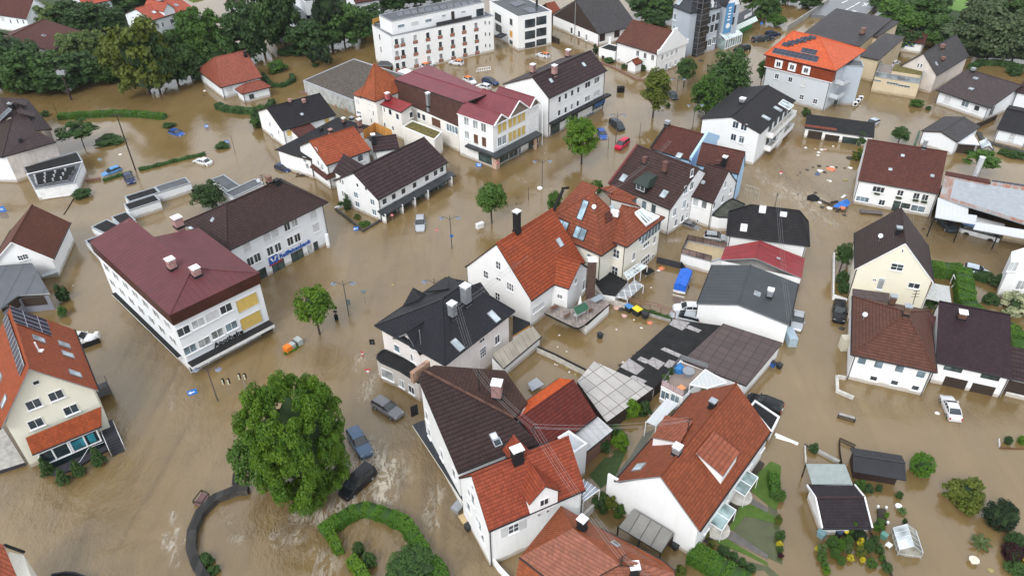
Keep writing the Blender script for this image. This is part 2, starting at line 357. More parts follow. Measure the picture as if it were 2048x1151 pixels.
class Bld:
    def __init__(s,name,label,cat,o,group=None):
        s.root=empty(name,at(o)if len(o)==2 else o,label,cat,group);s.walls=[];s.facets=[];s.roofs=[]
    def wall_strip(s,pts,ztop,z0=-1.6,mat=WHITE,name='wall',closed=True,cap=False):
        n=len(pts);mb=MB();a=sum(pts[i][0]*pts[(i+1)%n][1]-pts[(i+1)%n][0]*pts[i][1]for i in range(n))
        if closed and a<0:pts=pts[::-1];ztop=ztop[::-1]
        for i in range(n if closed else n-1):
            j=(i+1)%n;p,q=pts[i],pts[j]
            mb.add([(p[0],p[1],z0),(q[0],q[1],z0),(q[0],q[1],ztop[j]),(p[0],p[1],ztop[i])],[(0,1,2,3)])
            s.walls.append((V3((p[0],p[1],0)),V3((q[0],q[1],0)),z0,max(ztop[i],ztop[j])))
        if cap:mb.add([(p[0],p[1],z)for p,z in zip(pts,ztop)],[tuple(range(n))])
        return mb.build(name,mat,s.root)
    def roof_mesh(s,facets,mats,t=.22,ridge=True,gutter=True,name='roof',rc=None):
        cnt={}
        for f in facets:
            for i in range(len(f)):cnt.setdefault(ekey(f[i],f[(i+1)%len(f)]),[]).append((f,f[i],f[(i+1)%len(f)]))
        shared={k for k,v in cnt.items()if len(v)>1}
        mb=MB();gm=MB()
        for f in facets:mb.slab(f,t,0,1,shared);s.facets.append(f)
        for k,v in cnt.items():
            f,a,b=v[0]
            if len(v)>1 and ridge:
                c1=sum(v[0][0],V3())/len(v[0][0]);c2=sum(v[1][0],V3())/len(v[1][0])
                if(c1.z+c2.z)/2<(a.z+b.z)/2+.0:mb.tube(a+V3((0,0,.02)),b+V3((0,0,.02)),.11,6,2)
            elif len(v)==1 and gutter and abs(a.z-b.z)<.15 and(a-b).length>1:
                c1=sum(f,V3())/len(f)
                if c1.z>a.z+.15:
                    out=((a+b)/2-c1);out.z=0;dd=(b-a).normalized();out-=dd*out.dot(dd);out.normalize()
                    gm.tube(a+out*.07-V3((0,0,.05)),b+out*.07-V3((0,0,.05)),.085,6)
        mm=list(mats)if isinstance(mats,(list,tuple))else[mats]
        if len(mm)==1:mm.append(WOODD)
        if len(mm)==2:mm.append(rc or mm[0])
        r=mb.build(name,mm,s.root)
        s.roofs.append(r)
        if gm.v:gm.build('gutter',DMETAL,s.root)
        return r
    def house(s,A,B,C=None,D=None,h=5.,rt='g',rp=None,rz=None,e=None,ov=.4,og=.25,wall=WHITE,roof=T_BROWN,edge=None,h2=None,z0=-1.6,c=.5,t=.22,wallon=True,pipes=True,ca=False):
        P=[at(x,h)if len(x)==2 else V3(x)for x in(A,B)]
        u=(P[1]-P[0]);u.z=0;L=u.length;u.normalize();v=V3((-u.y,u.x,0))
        Q=at(C or D,h);Wd=(Q-P[0]).dot(v)
        assert Wd>0,(A,B,Wd)
        O=P[0];s.frame=(O,u,v,L,Wd,h)
        G=lambda x,y,z:V3((O.x+u.x*x+v.x*y,O.y+u.y*x+v.y*y,z))
        s.G=G
        axis_v=rt.endswith('v')and rt!='v'
        k=rt[0]
        if k in 'gh':
            LL,WW=(Wd,L)if axis_v else(L,Wd)
            H_=(lambda a,b,z:G(b,a,z))if axis_v else G # a along ridge, b across
            pc=H_(0,WW*c,0);dirr=v if axis_v else u;nn=u if axis_v else v
            if ca:# apex seen on the front gable face
                q_=hit(rp,O,nn if not axis_v else v);rz=q_.z;c=(q_-V3((O.x,O.y,0))).dot(u)/L;pc=H_(0,WW*c,0);rp=None;e=(0,0)
            if rp is not None:
                rps=rp if isinstance(rp,list)else[rp]
                hits=[hit(p,pc,nn)for p in rps]
                if rz is None:rz=sum(x.z for x in hits)/len(hits)
                if k=='h' and e is None:
                    ss=[(x-V3((O.x,O.y,0))).dot(dirr)for x in hits]
                    if len(ss)==1:e=(ss[0],LL-ss[0])
                    else:e=(min(ss),LL-max(ss))
            if k=='g':e=(0,0)
            if e is None:e=(WW/2,WW/2)
            e0,e1=max(0,e[0]),max(0,e[1])
            if e0+e1>LL:e0=LL*e0/(e0+e1);e1=LL-e0
            hz=h2 if h2 is not None else h # eave height of the far side
            a0,a1,b0,b1=H_(0,0,h),H_(LL,0,h),H_(0,WW,hz),H_(LL,WW,hz)
            r0,r1=H_(e0,WW*c,rz),H_(LL-e1,WW*c,rz)
            if(r0-r1).length<.05:
                r1=r0;F=[[a0,a1,r0],[b1,b0,r0]]
            else:F=[[a0,a1,r1,r0],[b1,b0,r0,r1]]
            if e0>0:F.append([b0,a0,r0])
            if e1>0:F.append([a1,b1,r1])
            s.rz=rz
            def zr(a,b):
                z=min(h+(rz-h)*b/(WW*c),hz+(rz-hz)*(WW-b)/(WW*(1-c)))
                if e0>0:z=min(z,h+(rz-h)*a/e0)
                if e1>0:z=min(z,h+(rz-h)*(LL-a)/e1)
                return z-t*.9
            ia,ib=(og if e0==0 else ov),(og if e1==0 else ov)
            pl=[(ia,ov),(LL-ib,ov)]
            if e1==0:pl.append((LL-ib,WW*c))
            pl+=[(LL-ib,WW-ov),(ia,WW-ov)]
            if e0==0:pl.append((ia,WW*c))
            if wallon:s.wall_strip([H_(a,b,0)for a,b in pl],[zr(a,b)for a,b in pl],z0,wall)
            if roof is not None:s.roof_mesh(F,[roof]+([edge]if edge else[]),t)
            if pipes and wallon:
                pm=MB()
                for a,b in((ia+.12,ov),(LL-ib-.12,ov)):
                    q=H_(a,b,0);w_=(-nn)*.09
                    pm.tube((q.x+w_.x,q.y+w_.y,-1),(q.x+w_.x,q.y+w_.y,h-.25),.055,6)
                pm.build('downpipe',METAL if roof in(S_WINE,S_RED)else DMETAL,s.root)
        elif k=='m':# single pitch, front A-B at h, far side at h2
            F=[[G(0,0,h),G(L,0,h),G(L,Wd,h2),G(0,Wd,h2)]]
            zf=lambda y:h+(h2-h)*y/Wd-t*.9
            if wallon:s.wall_strip([G(og,ov,0),G(L-og,ov,0),G(L-og,Wd-ov,0),G(og,Wd-ov,0)],[zf(ov),zf(ov),zf(Wd-ov),zf(Wd-ov)],z0,wall)
            s.roof_mesh(F,[roof]+([edge]if edge else[]),t,gutter=True)
        elif k=='f':# flat with parapet
            s.flat([G(0,0,0),G(L,0,0),G(L,Wd,0),G(0,Wd,0)],h,wall,roof,edge or METAL,z0,wallon=wallon)
        elif k=='s':# flat slab on walls
            s.roof_mesh([[G(0,0,h),G(L,0,h),G(L,Wd,h),G(0,Wd,h)]],[roof,edge or METAL],t,gutter=False)
            if wallon:s.wall_strip([G(ov,ov,0),G(L-ov,ov,0),G(L-ov,Wd-ov,0),G(ov,Wd-ov,0)],[h-t*.9]*4,z0,wall)
        return s
    def flat(s,pts,h,wall,roof,edge=METAL,z0=-1.6,par=.1,wallon=True,rname='roof'):
        n=len(pts);a=sum(pts[i][0]*pts[(i+1)%n][1]-pts[(i+1)%n][0]*pts[i][1]for i in range(n))
        if a<0:pts=pts[::-1]
        pts=[V3((p[0],p[1],0))for p in pts]
        if wallon:s.wall_strip(pts,[h-.02]*n,z0,wall)
        mb=MB();mb.add([(p.x,p.y,h-par)for p in pts],[tuple(range(n))]);s.facets.append([V3((p.x,p.y,h-par))for p in pts])
        inn=inset(pts,.17);out=inset(pts,-.05)
        for i in range(n):
            j=(i+1)%n
            zt,zb=h+.05,h-.12
            mb.add([(out[i].x,out[i].y,zt),(out[j].x,out[j].y,zt),(inn[j].x,inn[j].y,zt),(inn[i].x,inn[i].y,zt)],[(0,1,2,3)],1)
            mb.add([(out[i].x,out[i].y,zb),(out[j].x,out[j].y,zb),(out[j].x,out[j].y,zt),(out[i].x,out[i].y,zt)],[(0,1,2,3)],1)
            mb.add([(inn[i].x,inn[i].y,zt),(inn[j].x,inn[j].y,zt),(inn[j].x,inn[j].y,h-par),(inn[i].x,inn[i].y,h-par)],[(0,1,2,3)],1)
        s.roofs.append(mb.build(rname,[roof,edge],s.root))
    # ---- things placed on a wall seen at a photo point
    def wallhit(s,p,maxz=99):
        r=ray(p);best=None
        for a,b,z0,z1 in s.walls:
            d=b-a;n=V3((d.y,-d.x,0)).normalized()
            if r.dot(n)>=0:continue
            q=hit(p,a,n);k=(q-a).dot(d)/d.length_squared
            if-.02<k<1.02 and z0<q.z<z1+.3:
                t=(q-C0).length
                if best is None or t<best[0]:best=(t,q,n)
        return best
    def win(s,pl,w=1.1,h=1.3,st='d',n=2,sill=True,name='window'):
        if isinstance(pl,tuple):pl=[pl]
        st0=st
        for p in pl:
            st='c' if st0=='d' and n in(1,2)and w>.8 and rnd.random()<.22 else st0
            b=s.wallhit(p)
            if b is None:print('NOWALL',s.root.name,p);continue
            q,nrm=b[1],b[2];rz=math.atan2(nrm.y,nrm.x)-math.pi/2
            fm,pm,sm=winmesh(w,h,st,n)
            loc=q+nrm*.004-V3(s.root['_o'])
            o=lobj(name,fm,s.root,loc,(0,0,rz));lobj('pane' if name=='window' else 'panel',pm,o)
            if sill and st not in('k','gd','g'):lobj('sill',sm,o)
        return s
    def facehit(s,p):
        r=ray(p);best=None
        for f in s.facets:
            n=newell(f)
            if n.z<0:n=-n
            if r.dot(n)>=0:continue
            q=hit(p,f[0],n)
            ins=False;m=len(f)
            for i in range(m):
                a,b=f[i],f[(i+1)%m]
                if(a.y>q.y)!=(b.y>q.y)and q.x<(b.x-a.x)*(q.y-a.y)/(b.y-a.y)+a.x:ins=not ins
            t=(q-C0).length
            if not ins:# a point just beside the roof edge still counts
                dm=min((q-a_-(b_-a_)*max(0,min(1,(q-a_).dot(b_-a_)/(b_-a_).length_squared))).length for a_,b_ in zip(f,f[1:]+f[:1]))
                if dm>1.6:continue
                t+=1000*dm
            if best is None or t<best[0]:best=(t,q,n)
        return best
    def rbasis(s,p):
        b=s.facehit(p)
        if b is None:print('NOROOF',s.root.name,p);return None
        q,n=b[1],b[2]
        x=V3((-n.y,n.x,0));x=x.normalized()if x.length>.02 else V3((1,0,0));return q,x,n.cross(x).normalized(),n
    def rp_(s):return s.roofs[-1]if s.roofs else s.root
    def sky(s,pl,w=.8,h=1.2,n=1,st=ROOFGL,frame=METAL):
        for p in(pl if isinstance(pl,list)else[pl]):
            r=s.rbasis(p)
            if not r:continue
            q,x,y,z=r;mb=MB()
            for k in(-1,1):
                mb.box(q+x*(k*w/2)+z*.06,(.1,h,.14),x,y,z);mb.box(q+y*(k*h/2)+z*.06,(w+.1,.1,.14),x,y,z)
            for i in range(1,n):mb.box(q+x*(-w/2+w*i/n)+z*.06,(.09,h,.13),x,y,z)
            o=mb.build('roof_window',frame,s.root,q)
            g=MB();g.box(q+z*.05,(w,h,.1),x,y,z);g.build('pane',st,o,q)
        return s
    def chim(s,p,w=.7,h=1.6,mat=ROSECH,cap=PAINTW,d=None,dn=1.0):
        r=s.rbasis(p);w*=.88;h*=.8;d=d and d*.88
        if not r:return s
        q,x,_,n=r;y=V3((-x.y,x.x,0));z=V3((0,0,1));mb=MB();d=d or w
        mb.box(q+z*(h-dn)/2,(w,d,h+dn),x,y,z);mb.box(q+z*(h-.0),(w+.1,d+.1,.12),x,y,z)
        mb.box(q+z*.12,(w+.14,d+.14,.3),x,y,z,1)
        o=mb.build('chimney',[mat,DMETAL],s.root,q)
        if cap is not None:
            c=MB();c.box(q+z*(h+.36),(w+.18,d+.18,.07),x,y,z)
            for i in(-1,1):
                for j in(-1,1):c.box(q+z*(h+.19)+x*(i*w*.4)+y*(j*d*.4),(.06,.06,.28),x,y,z)
            c.box(q+z*(h+.16),(w*.7,d*.7,.16),x,y,z)
            c.build('chimney_cap',cap,o,q)
        return s
    def solar(s,quad,mat=None):
        r=s.rbasis((sum(p[0]for p in quad)/4,sum(p[1]for p in quad)/4))
        if r:
            n=r[3];pts=[hit(p,r[0]+n*.14,n)for p in quad]
            mb=MB();mb.slab(pts,.07,0,1);mb.build('solar_panel',[mat or SOLAR,ALU],s.root)
        return s
    def mast(s,p,h=2.,arms=3):
        r=s.rbasis(p)
        if not r:s.top=at(p,7)+V3((0,0,h));return s
        q=r[0];mb=MB();mb.tube(q,q+V3((0,0,h)),.045,6)
        for i in range(arms):mb.box(q+V3((0,0,h-.15-.35*i)),(1.-.2*i,.05,.05),V3((.8,.6,0)),V3((-.6,.8,0)))
        mb.build('antenna',DMETAL,s.root,q);s.top=q+V3((0,0,h));return s
    def dish(s,p):
        r=s.rbasis(p)
        if not r:return s
        q=r[0];mb=MB();mb.tube(q,q+V3((0,0,.9)),.04,5);d=V3((-.3,-.8,.5)).normalized()
        mb.tube(q+V3((0,0,.9)),q+V3((0,0,.9))+d*.1,.08,12,0,.33);mb.build('satellite_dish',METAL,s.root,q);return s
    def part(s,name,mb,mats,parent=None):return mb.build(name,mats,parent or s.root)
    def gdormer(s,pb,w=2.,h=1.3,rh=.9,roof=T_RED,wall=WHITE,win=True,st='d',ww=.9,wh=.9):
        r=s.rbasis(pb)
        if not r:return s
        q,x,y,n=r;out=V3((n.x,n.y,0)).normalized();z=V3((0,0,1));sl=V3((n.x,n.y,0)).length/n.z
        dep=(h+rh)/sl+.6
        G=lambda a,b,c:q+x*a-out*b+z*c
        mb=MB();mb.add([G(-w/2,0,-.4),G(w/2,0,-.4),G(w/2,0,h),G(0,0,h+rh),G(-w/2,0,h)],[(0,1,2,3,4)])
        for sx in(-1,1):mb.add([G(sx*w/2,0,-.4),G(sx*w/2,dep,-.4),G(sx*w/2,dep,h),G(sx*w/2,0,h)],[(0,1,2,3)if sx<0 else(3,2,1,0)])
        o=mb.build('dormer',wall,s.root,q)
        k=.22;F=[]
        for sx in(-1,1):F.append([G(0,-k,h+rh+.12),G(0,dep,h+rh+.12),G(sx*(w/2+k),dep,h+.12-rh*k/(w/2)),G(sx*(w/2+k),-k,h+.12-rh*k/(w/2))])
        rm=MB()
        for f in F:rm.slab(f,.12,0,1)
        rm.tube(F[0][0],F[0][1],.09,6,0);rm.build('dormer_roof',[roof,DMETAL],o,q)
        if win:
            fm,pm,sm=winmesh(ww,wh,st,2);c=G(0,-.004,h*.52);rzz=math.atan2(out.y,out.x)-math.pi/2
            a=lobj('window',fm,o,c-q,(0,0,rzz));lobj('pane',pm,a)
        return s
    def sdormer(s,quad,wall=WHITE,roof=T_RED,dz=(1.4,.3),pane=False):
        pts=[]
        for p,zz in zip(quad,(dz[0],dz[0],dz[1],dz[1])):
            r=s.rbasis(p)
            if not r:return s
            k=r[2].z # move along the sight line so that the raised point stays on it
            q,n=r[0],r[3];d=ray(p);pts.append(hit(p,q+V3((0,0,zz)),n))
        mb=MB();mb.slab(pts,.15,0,1);rf=MB();zd=V3((0,0,1))
        c=sum(pts,V3())/4;ins=[c+(p-c)*.93-zd*.14 for p in pts]
        lo=[p-zd*(zz+.5)for p,zz in zip(ins,(dz[0],dz[0],dz[1],dz[1]))]
        for i in range(4):
            j=(i+1)%4;rf.add([lo[i],lo[j],ins[j],ins[i]],[(0,1,2,3)])
        o=rf.build('dormer',wall,s.root,c);mb.build('dormer_roof',[roof,METAL],o,c);return s
def inset(pts,d):
    n=len(pts);out=[]
    for i in range(n):
        a,b,c=pts[i-1],pts[i],pts[(i+1)%n];e1=(b-a).normalized();e2=(c-b).normalized()
        n1=V3((-e1.y,e1.x,0));n2=V3((-e2.y,e2.x,0));k=(n1+n2);L=k.length
        if L<.2:out.append(b+n1*d);continue
        k.normalize();out.append(b+k*(d/max(.3,k.dot(n1))))
    return out
def pl3(pts):
    q=[at(p[0],p[1])for p in pts if p[1]is not None][:3];n=(q[1]-q[0]).cross(q[2]-q[0])
    return[at(p[0],p[1])if p[1]is not None else hit(p[0],q[0],n)for p in pts]
# ================================================================ BUILDINGS
def house(name,label,cat,A,B,**k):
    b=Bld(name,label,cat,at(A,0));b.house(A,B,**k);return b
# ---- hotel with set-back top floor
b=house('hotel','long white four-storey building with brick balcony panels and a set-back penthouse floor','hotel',(781.8,72.5),(986.4,31.3),D=(741.4,49.5),h=9.2,rt='f',wall=WHITE,roof=FELTG,edge=METAL)
for xs,ys in((1077,(322,413,505)),(1124,(312,403,494)),(1220,(290,383,472)),(1317,(272,363,452)),(1410,(252,342,432)),(1504,(235,325,412)),(1594,(215,303,390)),(1687,(196,285,372))):
    for i,y in enumerate(ys):
        b.win(A2(xs+i*4,y),1.,1.5,'d',1,False);b.win(A2(xs+i*4+3,y+33),1.25,.8,'br',1,False,'balcony_panel')
for x in(1757,1789):
    for i,y in enumerate((175,262,350)):b.win(A2(x+i*2,y),.5,1.,'d',1,False)
for p in((950,285),(960,380)):b.win(A2(*p),.8,1.5,'d',1,False)
b.house((783.1,43),(968.2,3.9),D=(759.6,30),h=12.3,rt='f',z0=9.,wall=WHITE,roof=FELTG,edge=METAL)
b.win([A2(1113,200),A2(1322,158)],1.9,.8,'b',1,False);b.win(A2(1218,180),1.9,.8,'s',1,False)
b.win(A2(1440,122),1.3,.6,'d',1,False);b.win(A2(1510,120),.9,2.,'gd',1);b.win(A2(1590,92),1.3,.6,'d',1,False);b.win(A2(1718,98),2.2,1.9,'kb',2)
mb=MB();p0,p1=at(A2(1385,205),9.3),at(A2(1655,148),9.3);d=(p1-p0);L=d.length;d.normalize();nn=V3((-d.y,d.x,0))
mb.box((p0+p1)/2+V3((0,0,.45)),(L,.12,.95),d,nn);b.part('balcony_rail',mb,SLATEW)
mb=MB();p0=at(A2(915,185),9.3)
pp=[at(A2(895,180),9.3),at(A2(905,205),9.3),at(A2(952,200),9.3),at(A2(948,160),9.3)]
for q1,q2 in((pp[0],pp[1]),(pp[3],pp[0])):mb.add([q1,q2,q2+V3((0,0,1)),q1+V3((0,0,1))],[(0,1,2,3),(3,2,1,0)])
b.part('wooden_screen',mb,WOODO)
for i in range(11):
    x0=1090+i*55;y0=100-i*8.6
    b.solar([A2(x0,y0+22),A2(x0+42,y0+14),A2(x0+30,y0-10),A2(x0-12,y0-2)])
b.mast(A2(1240,90),1.2,1)
b2=Bld('entrance_canopy','small dark grey flat canopy on posts beside the end wall of the long white building','canopy',A2(975,560))
b2.house(A2(925,500),A2(1035,505),C=A2(1000,468),h=2.2,rt='s',roof=S_BLUEBLK,wall=WOODB,ov=.3)
# ---- white cube wing
b=house('office_block','white cube with big dark windows and grey sheet roof, right of the long white building','office block',(1035.7,33.9),(1103.5,22.2),D=(972,4),h=8.7,rt='f',roof=S_BLUEBLK,wall=WHITE,edge=PAINTW)
for y in(180,268,345):b.win(A3(138,y),3.,2.1 if y<300 else 1.4,'kb',2,False);b.win(A3(225,y-22),3.,2.1 if y<300 else 1.6,'kb',2,False)
for p in((1857,135),(1862,218)):b.win(A2(*p),3.6,2.,'kb',3,False)
b.win(A2(1958,170),1.4,1.6,'kb',1);b.win(A2(1958,262),1.4,1.6,'o',1);b.win(A2(1958,325),1.6,1.,'k',1)
for q in(((-0+30,50),(110,22),(60,-2),(-20,22)),((135,95),(215,88),(150,55),(75,62))):b.solar([A3(*x)for x in q])
mb=MB();mb.slab([at(A2(1828,275),3),at(A2(1880,290),3),at(A2(1925,262),3),at(A2(1880,250),3)],.3);b.part('canopy',mb,SLATEW)
mb=MB();q=at(A3(190,40),8.7);mb.tube(q-V3((0,0,.3)),q+V3((0,0,2.4)),.3,8);b.part('flue',mb,DMETAL)
# ---- barn
b=house('barn','big dark timber barn on a white base with a sweeping grey roof','barn',(1197.4,69),(1275,51),D=(1128,24),h=3.3,rt='g',rp=A3(500,0),wall=WHITE,roof=T_SLATE,ov=.5,rz=None)
O,u,v,L,Wd,h=b.frame;G=b.G;rz=b.rz
mb=MB();mb.add([G(.2,.45,3.1),G(.2,Wd-.45,3.1),G(.2,Wd/2,rz-.3)],[(2,1,0),(0,1,2)]);b.part('timber_gable',mb,WOODD)
mb=MB();q=G(.1,Wd/2-.2,0);mb.tube((q.x,q.y,-1),(q.x,q.y,rz-.5),.12,6);b.part('gable_pipe',mb,METAL)
b.win([A3(458,235),A3(515,262),A3(572,288)],1.,1.7,'d',1);b.win(A3(692,287),1.8,2.,'gd',1);b.win(A3(805,258),1.8,2.,'gd',1)
b=house('outbuilding','low rust-red roofed outbuilding left of the big dark timber barn','outbuilding',A3(310,108),A3(385,92),C=A3(500,0),h=3,rt='g',rz=5,wall=WOODD,roof=T_RED)
# ---- white gabled house, upper right
b=house('gabled_house','white house with brown-red tiles and raised white gable parapet, between barn and grey glass-tower building','house',(1231.2,83.4),(1314.7,108.2),C=(1362,80.5),h=5.1,rt='g',rp=A3(1215,232),roof=tiles('tiles_wine_brown',(.13,.05,.042),.4,.3,.3,.4),og=.1,wall=WHITE)
O,u,v,L,Wd,h=b.frame;G=b.G;mb=MB()
prof=[(0,h-.2),(0,h+.9),(.8,h+.9),(Wd*.43,b.rz+.1),(Wd*.43,b.rz+.7),(Wd*.57,b.rz+.7),(Wd*.57,b.rz+.1),(Wd-.8,h+.9),(Wd,h+.9),(Wd,h-.2)]
f=[G(L-.12,y,z)for y,z in prof];g_=[G(L+.2,y,z)for y,z in prof];n=len(prof)
mb.add(g_,[tuple(range(n))]);mb.add(f[::-1],[tuple(range(n))]);mb.add(f+g_,[(i,(i+1)%n,n+(i+1)%n,n+i)[::-1]for i in range(n)]);b.part('gable_parapet',mb,WHITE)
b.win([A3(965,410),A3(1022,428),A3(1080,443)],.9,1.4,'d',2);b.win([A3(815,455),A3(827,460)],.35,.6,'d',1,False)
b.win([A3(1197,342),A3(1233,325)],.8,1.1,'d',2);b.win([A3(1152,442),A3(1190,425),A3(1225,408),A3(1260,393)],.85,1.25,'d',2);b.win([A3(1212,498),A3(1252,478)],.85,1.3,'c',2);b.win(A3(1182,520),.9,2.,'b',1)
b.house(A3(668,368),A3(790,400),C=A3(800,350),h=2.6,rt='f',wall=WHITE,roof=FELT,edge=PAINTW)
b.win(A3(698,448),.8,1.3,'gd',1)
b.house(A3(885,480),A3(950,500),C=A3(1000,480),h=2.3,rt='gv',rp=A3(918,468),rz=3.2,wall=WHITE,roof=T_RED,ov=.15,og=.1)
mb=MB();q=at(A3(748,335),2.5);mb.box(q+V3((0,0,.6)),(.6,.6,2));b.part('white_flue',mb,PAINTW)
# ---- grey office building with glass stair tower
b=Bld('grey_office','tall blue-grey office building with dark glass stair tower and slate roof','office building',A3(1410,442))
P1,P2,P3=at((1334,15.6),11),at(A3(1372,100),11),at(A3(1600,55),11)
u=(P3-P2);u.z=0;v0=u.normalized();nn=V3((-v0.y,v0.x,0))
wl=(P1-P2);dd=wl.dot(nn)
pts=[P2,P3,P3+nn*dd,P2+nn*dd]
b.wall_strip(pts,[11]*4,-1.6,GREYW)
rz_=14.5;ins_=3.2
top=[P2+v0*ins_+nn*ins_,P3-v0*.2+nn*ins_,P3-v0*.2+nn*(dd-ins_),P2+v0*ins_+nn*(dd-ins_)];top=[V3((p.x,p.y,rz_))for p in top]
low=[V3((p.x,p.y,11.05))for p in(P2-v0*.3-nn*.3,P3-nn*.3,P3+nn*(dd+.3),P2-v0*.3+nn*(dd+.3))]
b.roof_mesh([[low[0],low[1],top[1],top[0]],[low[2],low[3],top[3],top[2]],[low[3],low[0],top[0],top[3]],top],[S_BLUEBLK,DMETAL,S_BLUEBLK])
b.sky(A3(1282,18),1.4,1.4)
# glass tower
q0,q1=at(A3(1335,415),0),at(A3(1412,440),0);tw=(q1-q0);tw.z=0;tl=tw.length;tw.normalize();tn=V3((-tw.y,tw.x,0))
mb=MB();mb.prism([q0,q1,q1+tn*3,q0+tn*3],-1,14.5,0);t_=b.part('stair_tower',mb,glass('tower_glass',(.02,.022,.025),.15))
mb=MB()
for i in range(3):
    q=q0+tw*(tl*i/2)-tn*.05;mb.box((q.x,q.y,6.7),(.12,.12,15.6),tw,tn)
for i in range(11):
    q=(q0+q1)/2-tn*.06;mb.box((q.x,q.y,.6+i*1.4),(tl,.08,.1),tw,tn)
    q=q1+tn*1.5+tw*.04;mb.box((q.x,q.y,.6+i*1.4),(.08,3,.1),tw,tn)
mb.build('glazing_bars',plain('tower_bars',(.13,.13,.14),.5),t_)
b.win([A3(1250,130),A3(1243,218)],1.2,1.6,'b',2)
for y,xs in((155,(1513,1545,1578)),(232,(1500,1533,1566))):
    for i,x in enumerate(xs):b.win(A3(x,y-i*14 if y<200 else y-i*12),.9,1.8,'kb',1)
b.win(A3(1450,362),1.1,1.9,'b',2);b.win([A3(1516,325),A3(1548,308)],1.3,1.8,'b',2);b.win(A3(1482,350),1.1,2.3,'gd',1)
O2,u2=P2,v0
for k_,(p,w_)in enumerate(((A3(1530,88),5.),)):
    q=at(p,11);s_=(q-P2).dot(v0);mb=MB();c=P2+v0*s_-nn*.05
    F=[V3((c.x-v0.x*w_/2,c.y-v0.y*w_/2,10.9)),V3((c.x+v0.x*w_/2,c.y+v0.y*w_/2,10.9)),V3((c.x+v0.x*w_/2,c.y+v0.y*w_/2,12)),V3((c.x,c.y,15.2)),V3((c.x-v0.x*w_/2,c.y-v0.y*w_/2,12))]
    mb.add(F,[(0,1,2,3,4)]);b.part('front_gable',mb,WHITEB)
    R_=MB()
    for sx in(-1,1):
        a_=V3((c.x,c.y,15.35))-nn*.2;e_=a_+v0*(sx*(w_/2+.2));e_.z=12;R_.slab([a_,a_+nn*5,e_+nn*5,e_],.15,0,1)
    b.part('gable_roof',R_,[S_BLUEBLK,DMETAL])
    b.walls.append((F[0],F[1],10.9,15));b.win([A3(1522,50),A3(1556,40)],.9,1.3,'b',1)
b=Bld('banner_building','blue-grey building with a blue banner on its wall and a glass porch at its foot','office building',A3(1590,372))
P2=at(A3(1588,372));nn=V3((-v0.y,v0.x,0));P3=hit(A3(1755,5),P2,nn);zt=hit(A3(1600,60),P2,nn).z;P2.z=P3.z=zt
b.wall_strip([P2,P3,P3+nn*14,P2+nn*14],[zt]*4,-1.6,GREYW)
m0=(P2+P3)/2;lw=(P3-P2).length/2
R_=MB()
F=[P2+v0*0,P3,V3((m0.x,m0.y,zt+4.8))];R_.add([F[0]-nn*.02,F[1]-nn*.02,F[2]-nn*.02],[(0,1,2)]);b.part('front_gable',R_,WHITEB)
b.roof_mesh([[P2-nn*.3,V3((m0.x,m0.y,zt+4.9))-nn*.3,V3((m0.x,m0.y,zt+4.9))+nn*14,P2+nn*14],[V3((m0.x,m0.y,zt+4.9))-nn*.3,P3-nn*.3,P3+nn*14,V3((m0.x,m0.y,zt+4.9))+nn*14]],[S_BLUEBLK,DMETAL,S_BLUEBLK])
b.win([A3(1705,72),A3(1692,162)],1.,2.,'kb',1);b.win(A3(1668,25),1.1,1.2,'b',2)
h_=b.wallhit(A3(1662,140));q,nr=h_[1],h_[2];tx=V3((-nr.y,nr.x,0));mb=MB();mb.box(q+nr*.08,(2.6,.06,7.5),tx,nr);ban=b.part('banner',mb,plain('banner_blue',(.09,.27,.5)))
mb=MB()
for k_ in range(5):mb.box(q+nr*.13+V3((0,0,2.6-k_*.75)),(.7 if k_%2 else 1.,.02,.35),tx,nr)
mb.tube(q+nr*.12-V3((0,0,1.9)),q+nr*.14-V3((0,0,1.9)),.7,14);mb.build('banner_print',PAINTW,ban)
gq=[at(A3(1598,372),0),at(A3(1722,325),0)];gq=[g-nn*1.6 for g in gq];gu=(gq[1]-gq[0]).normalized();gn=V3((-gu.y,gu.x,0));gl=(gq[1]-gq[0]).length
mb=MB();fr=MB()
mb.prism([gq[0],gq[1],gq[1]+gn*2.2,gq[0]+gn*2.2],-1,2.6,0);t_=b.part('glass_porch',mb,glass('porch_glass',(.2,.26,.26)))
hi=[gq[0]+gn*2.2,gq[1]+gn*2.2]
for i in range(8):
    q=gq[0]+gu*(gl*i/7);fr.tube(q-gn*.05+V3((0,0,-1)),q-gn*.05+V3((0,0,2.6)),.07,4);fr.tube(q-gn*.05+V3((0,0,2.6)),q+gn*2.2+V3((0,0,3.8)),.07,4)
for z,o_ in((2.6,0),(3.8,2.2),(.3,0)):fr.tube(gq[0]-gn*.05+gn*o_+V3((0,0,z)),gq[1]-gn*.05+gn*o_+V3((0,0,z)),.09,4)
fr.build('porch_frame',PAINTW,t_);mb=MB();mb.slab([gq[0]+V3((0,0,2.66)),gq[1]+V3((0,0,2.66)),hi[1]+V3((0,0,3.86)),hi[0]+V3((0,0,3.86))],.06);mb.build('porch_roof',glass('porch_roof_glass',(.4,.48,.48)),t_)
b=Bld('pharmacy','low shop with black roof, white sign and green-white striped canopy','shop',A3(1800,240))
b.house(A3(1728,185),A3(1870,110),D=A3(1718,140),h=3.6,rt='m',h2=4.6,roof=S_BLUEBLK,wall=plain('green_wall',(.06,.3,.1)))
mb=MB();mb.slab([at(A3(1722,235),2.9),at(A3(1888,158),2.9),at(A3(1870,125),3.6),at(A3(1718,195),3.6)],.12)
aw=seam('awning_stripes',(.75,.85,.8),1.3,.5,0,None,True,.05,.6);b.part('awning',mb,aw)
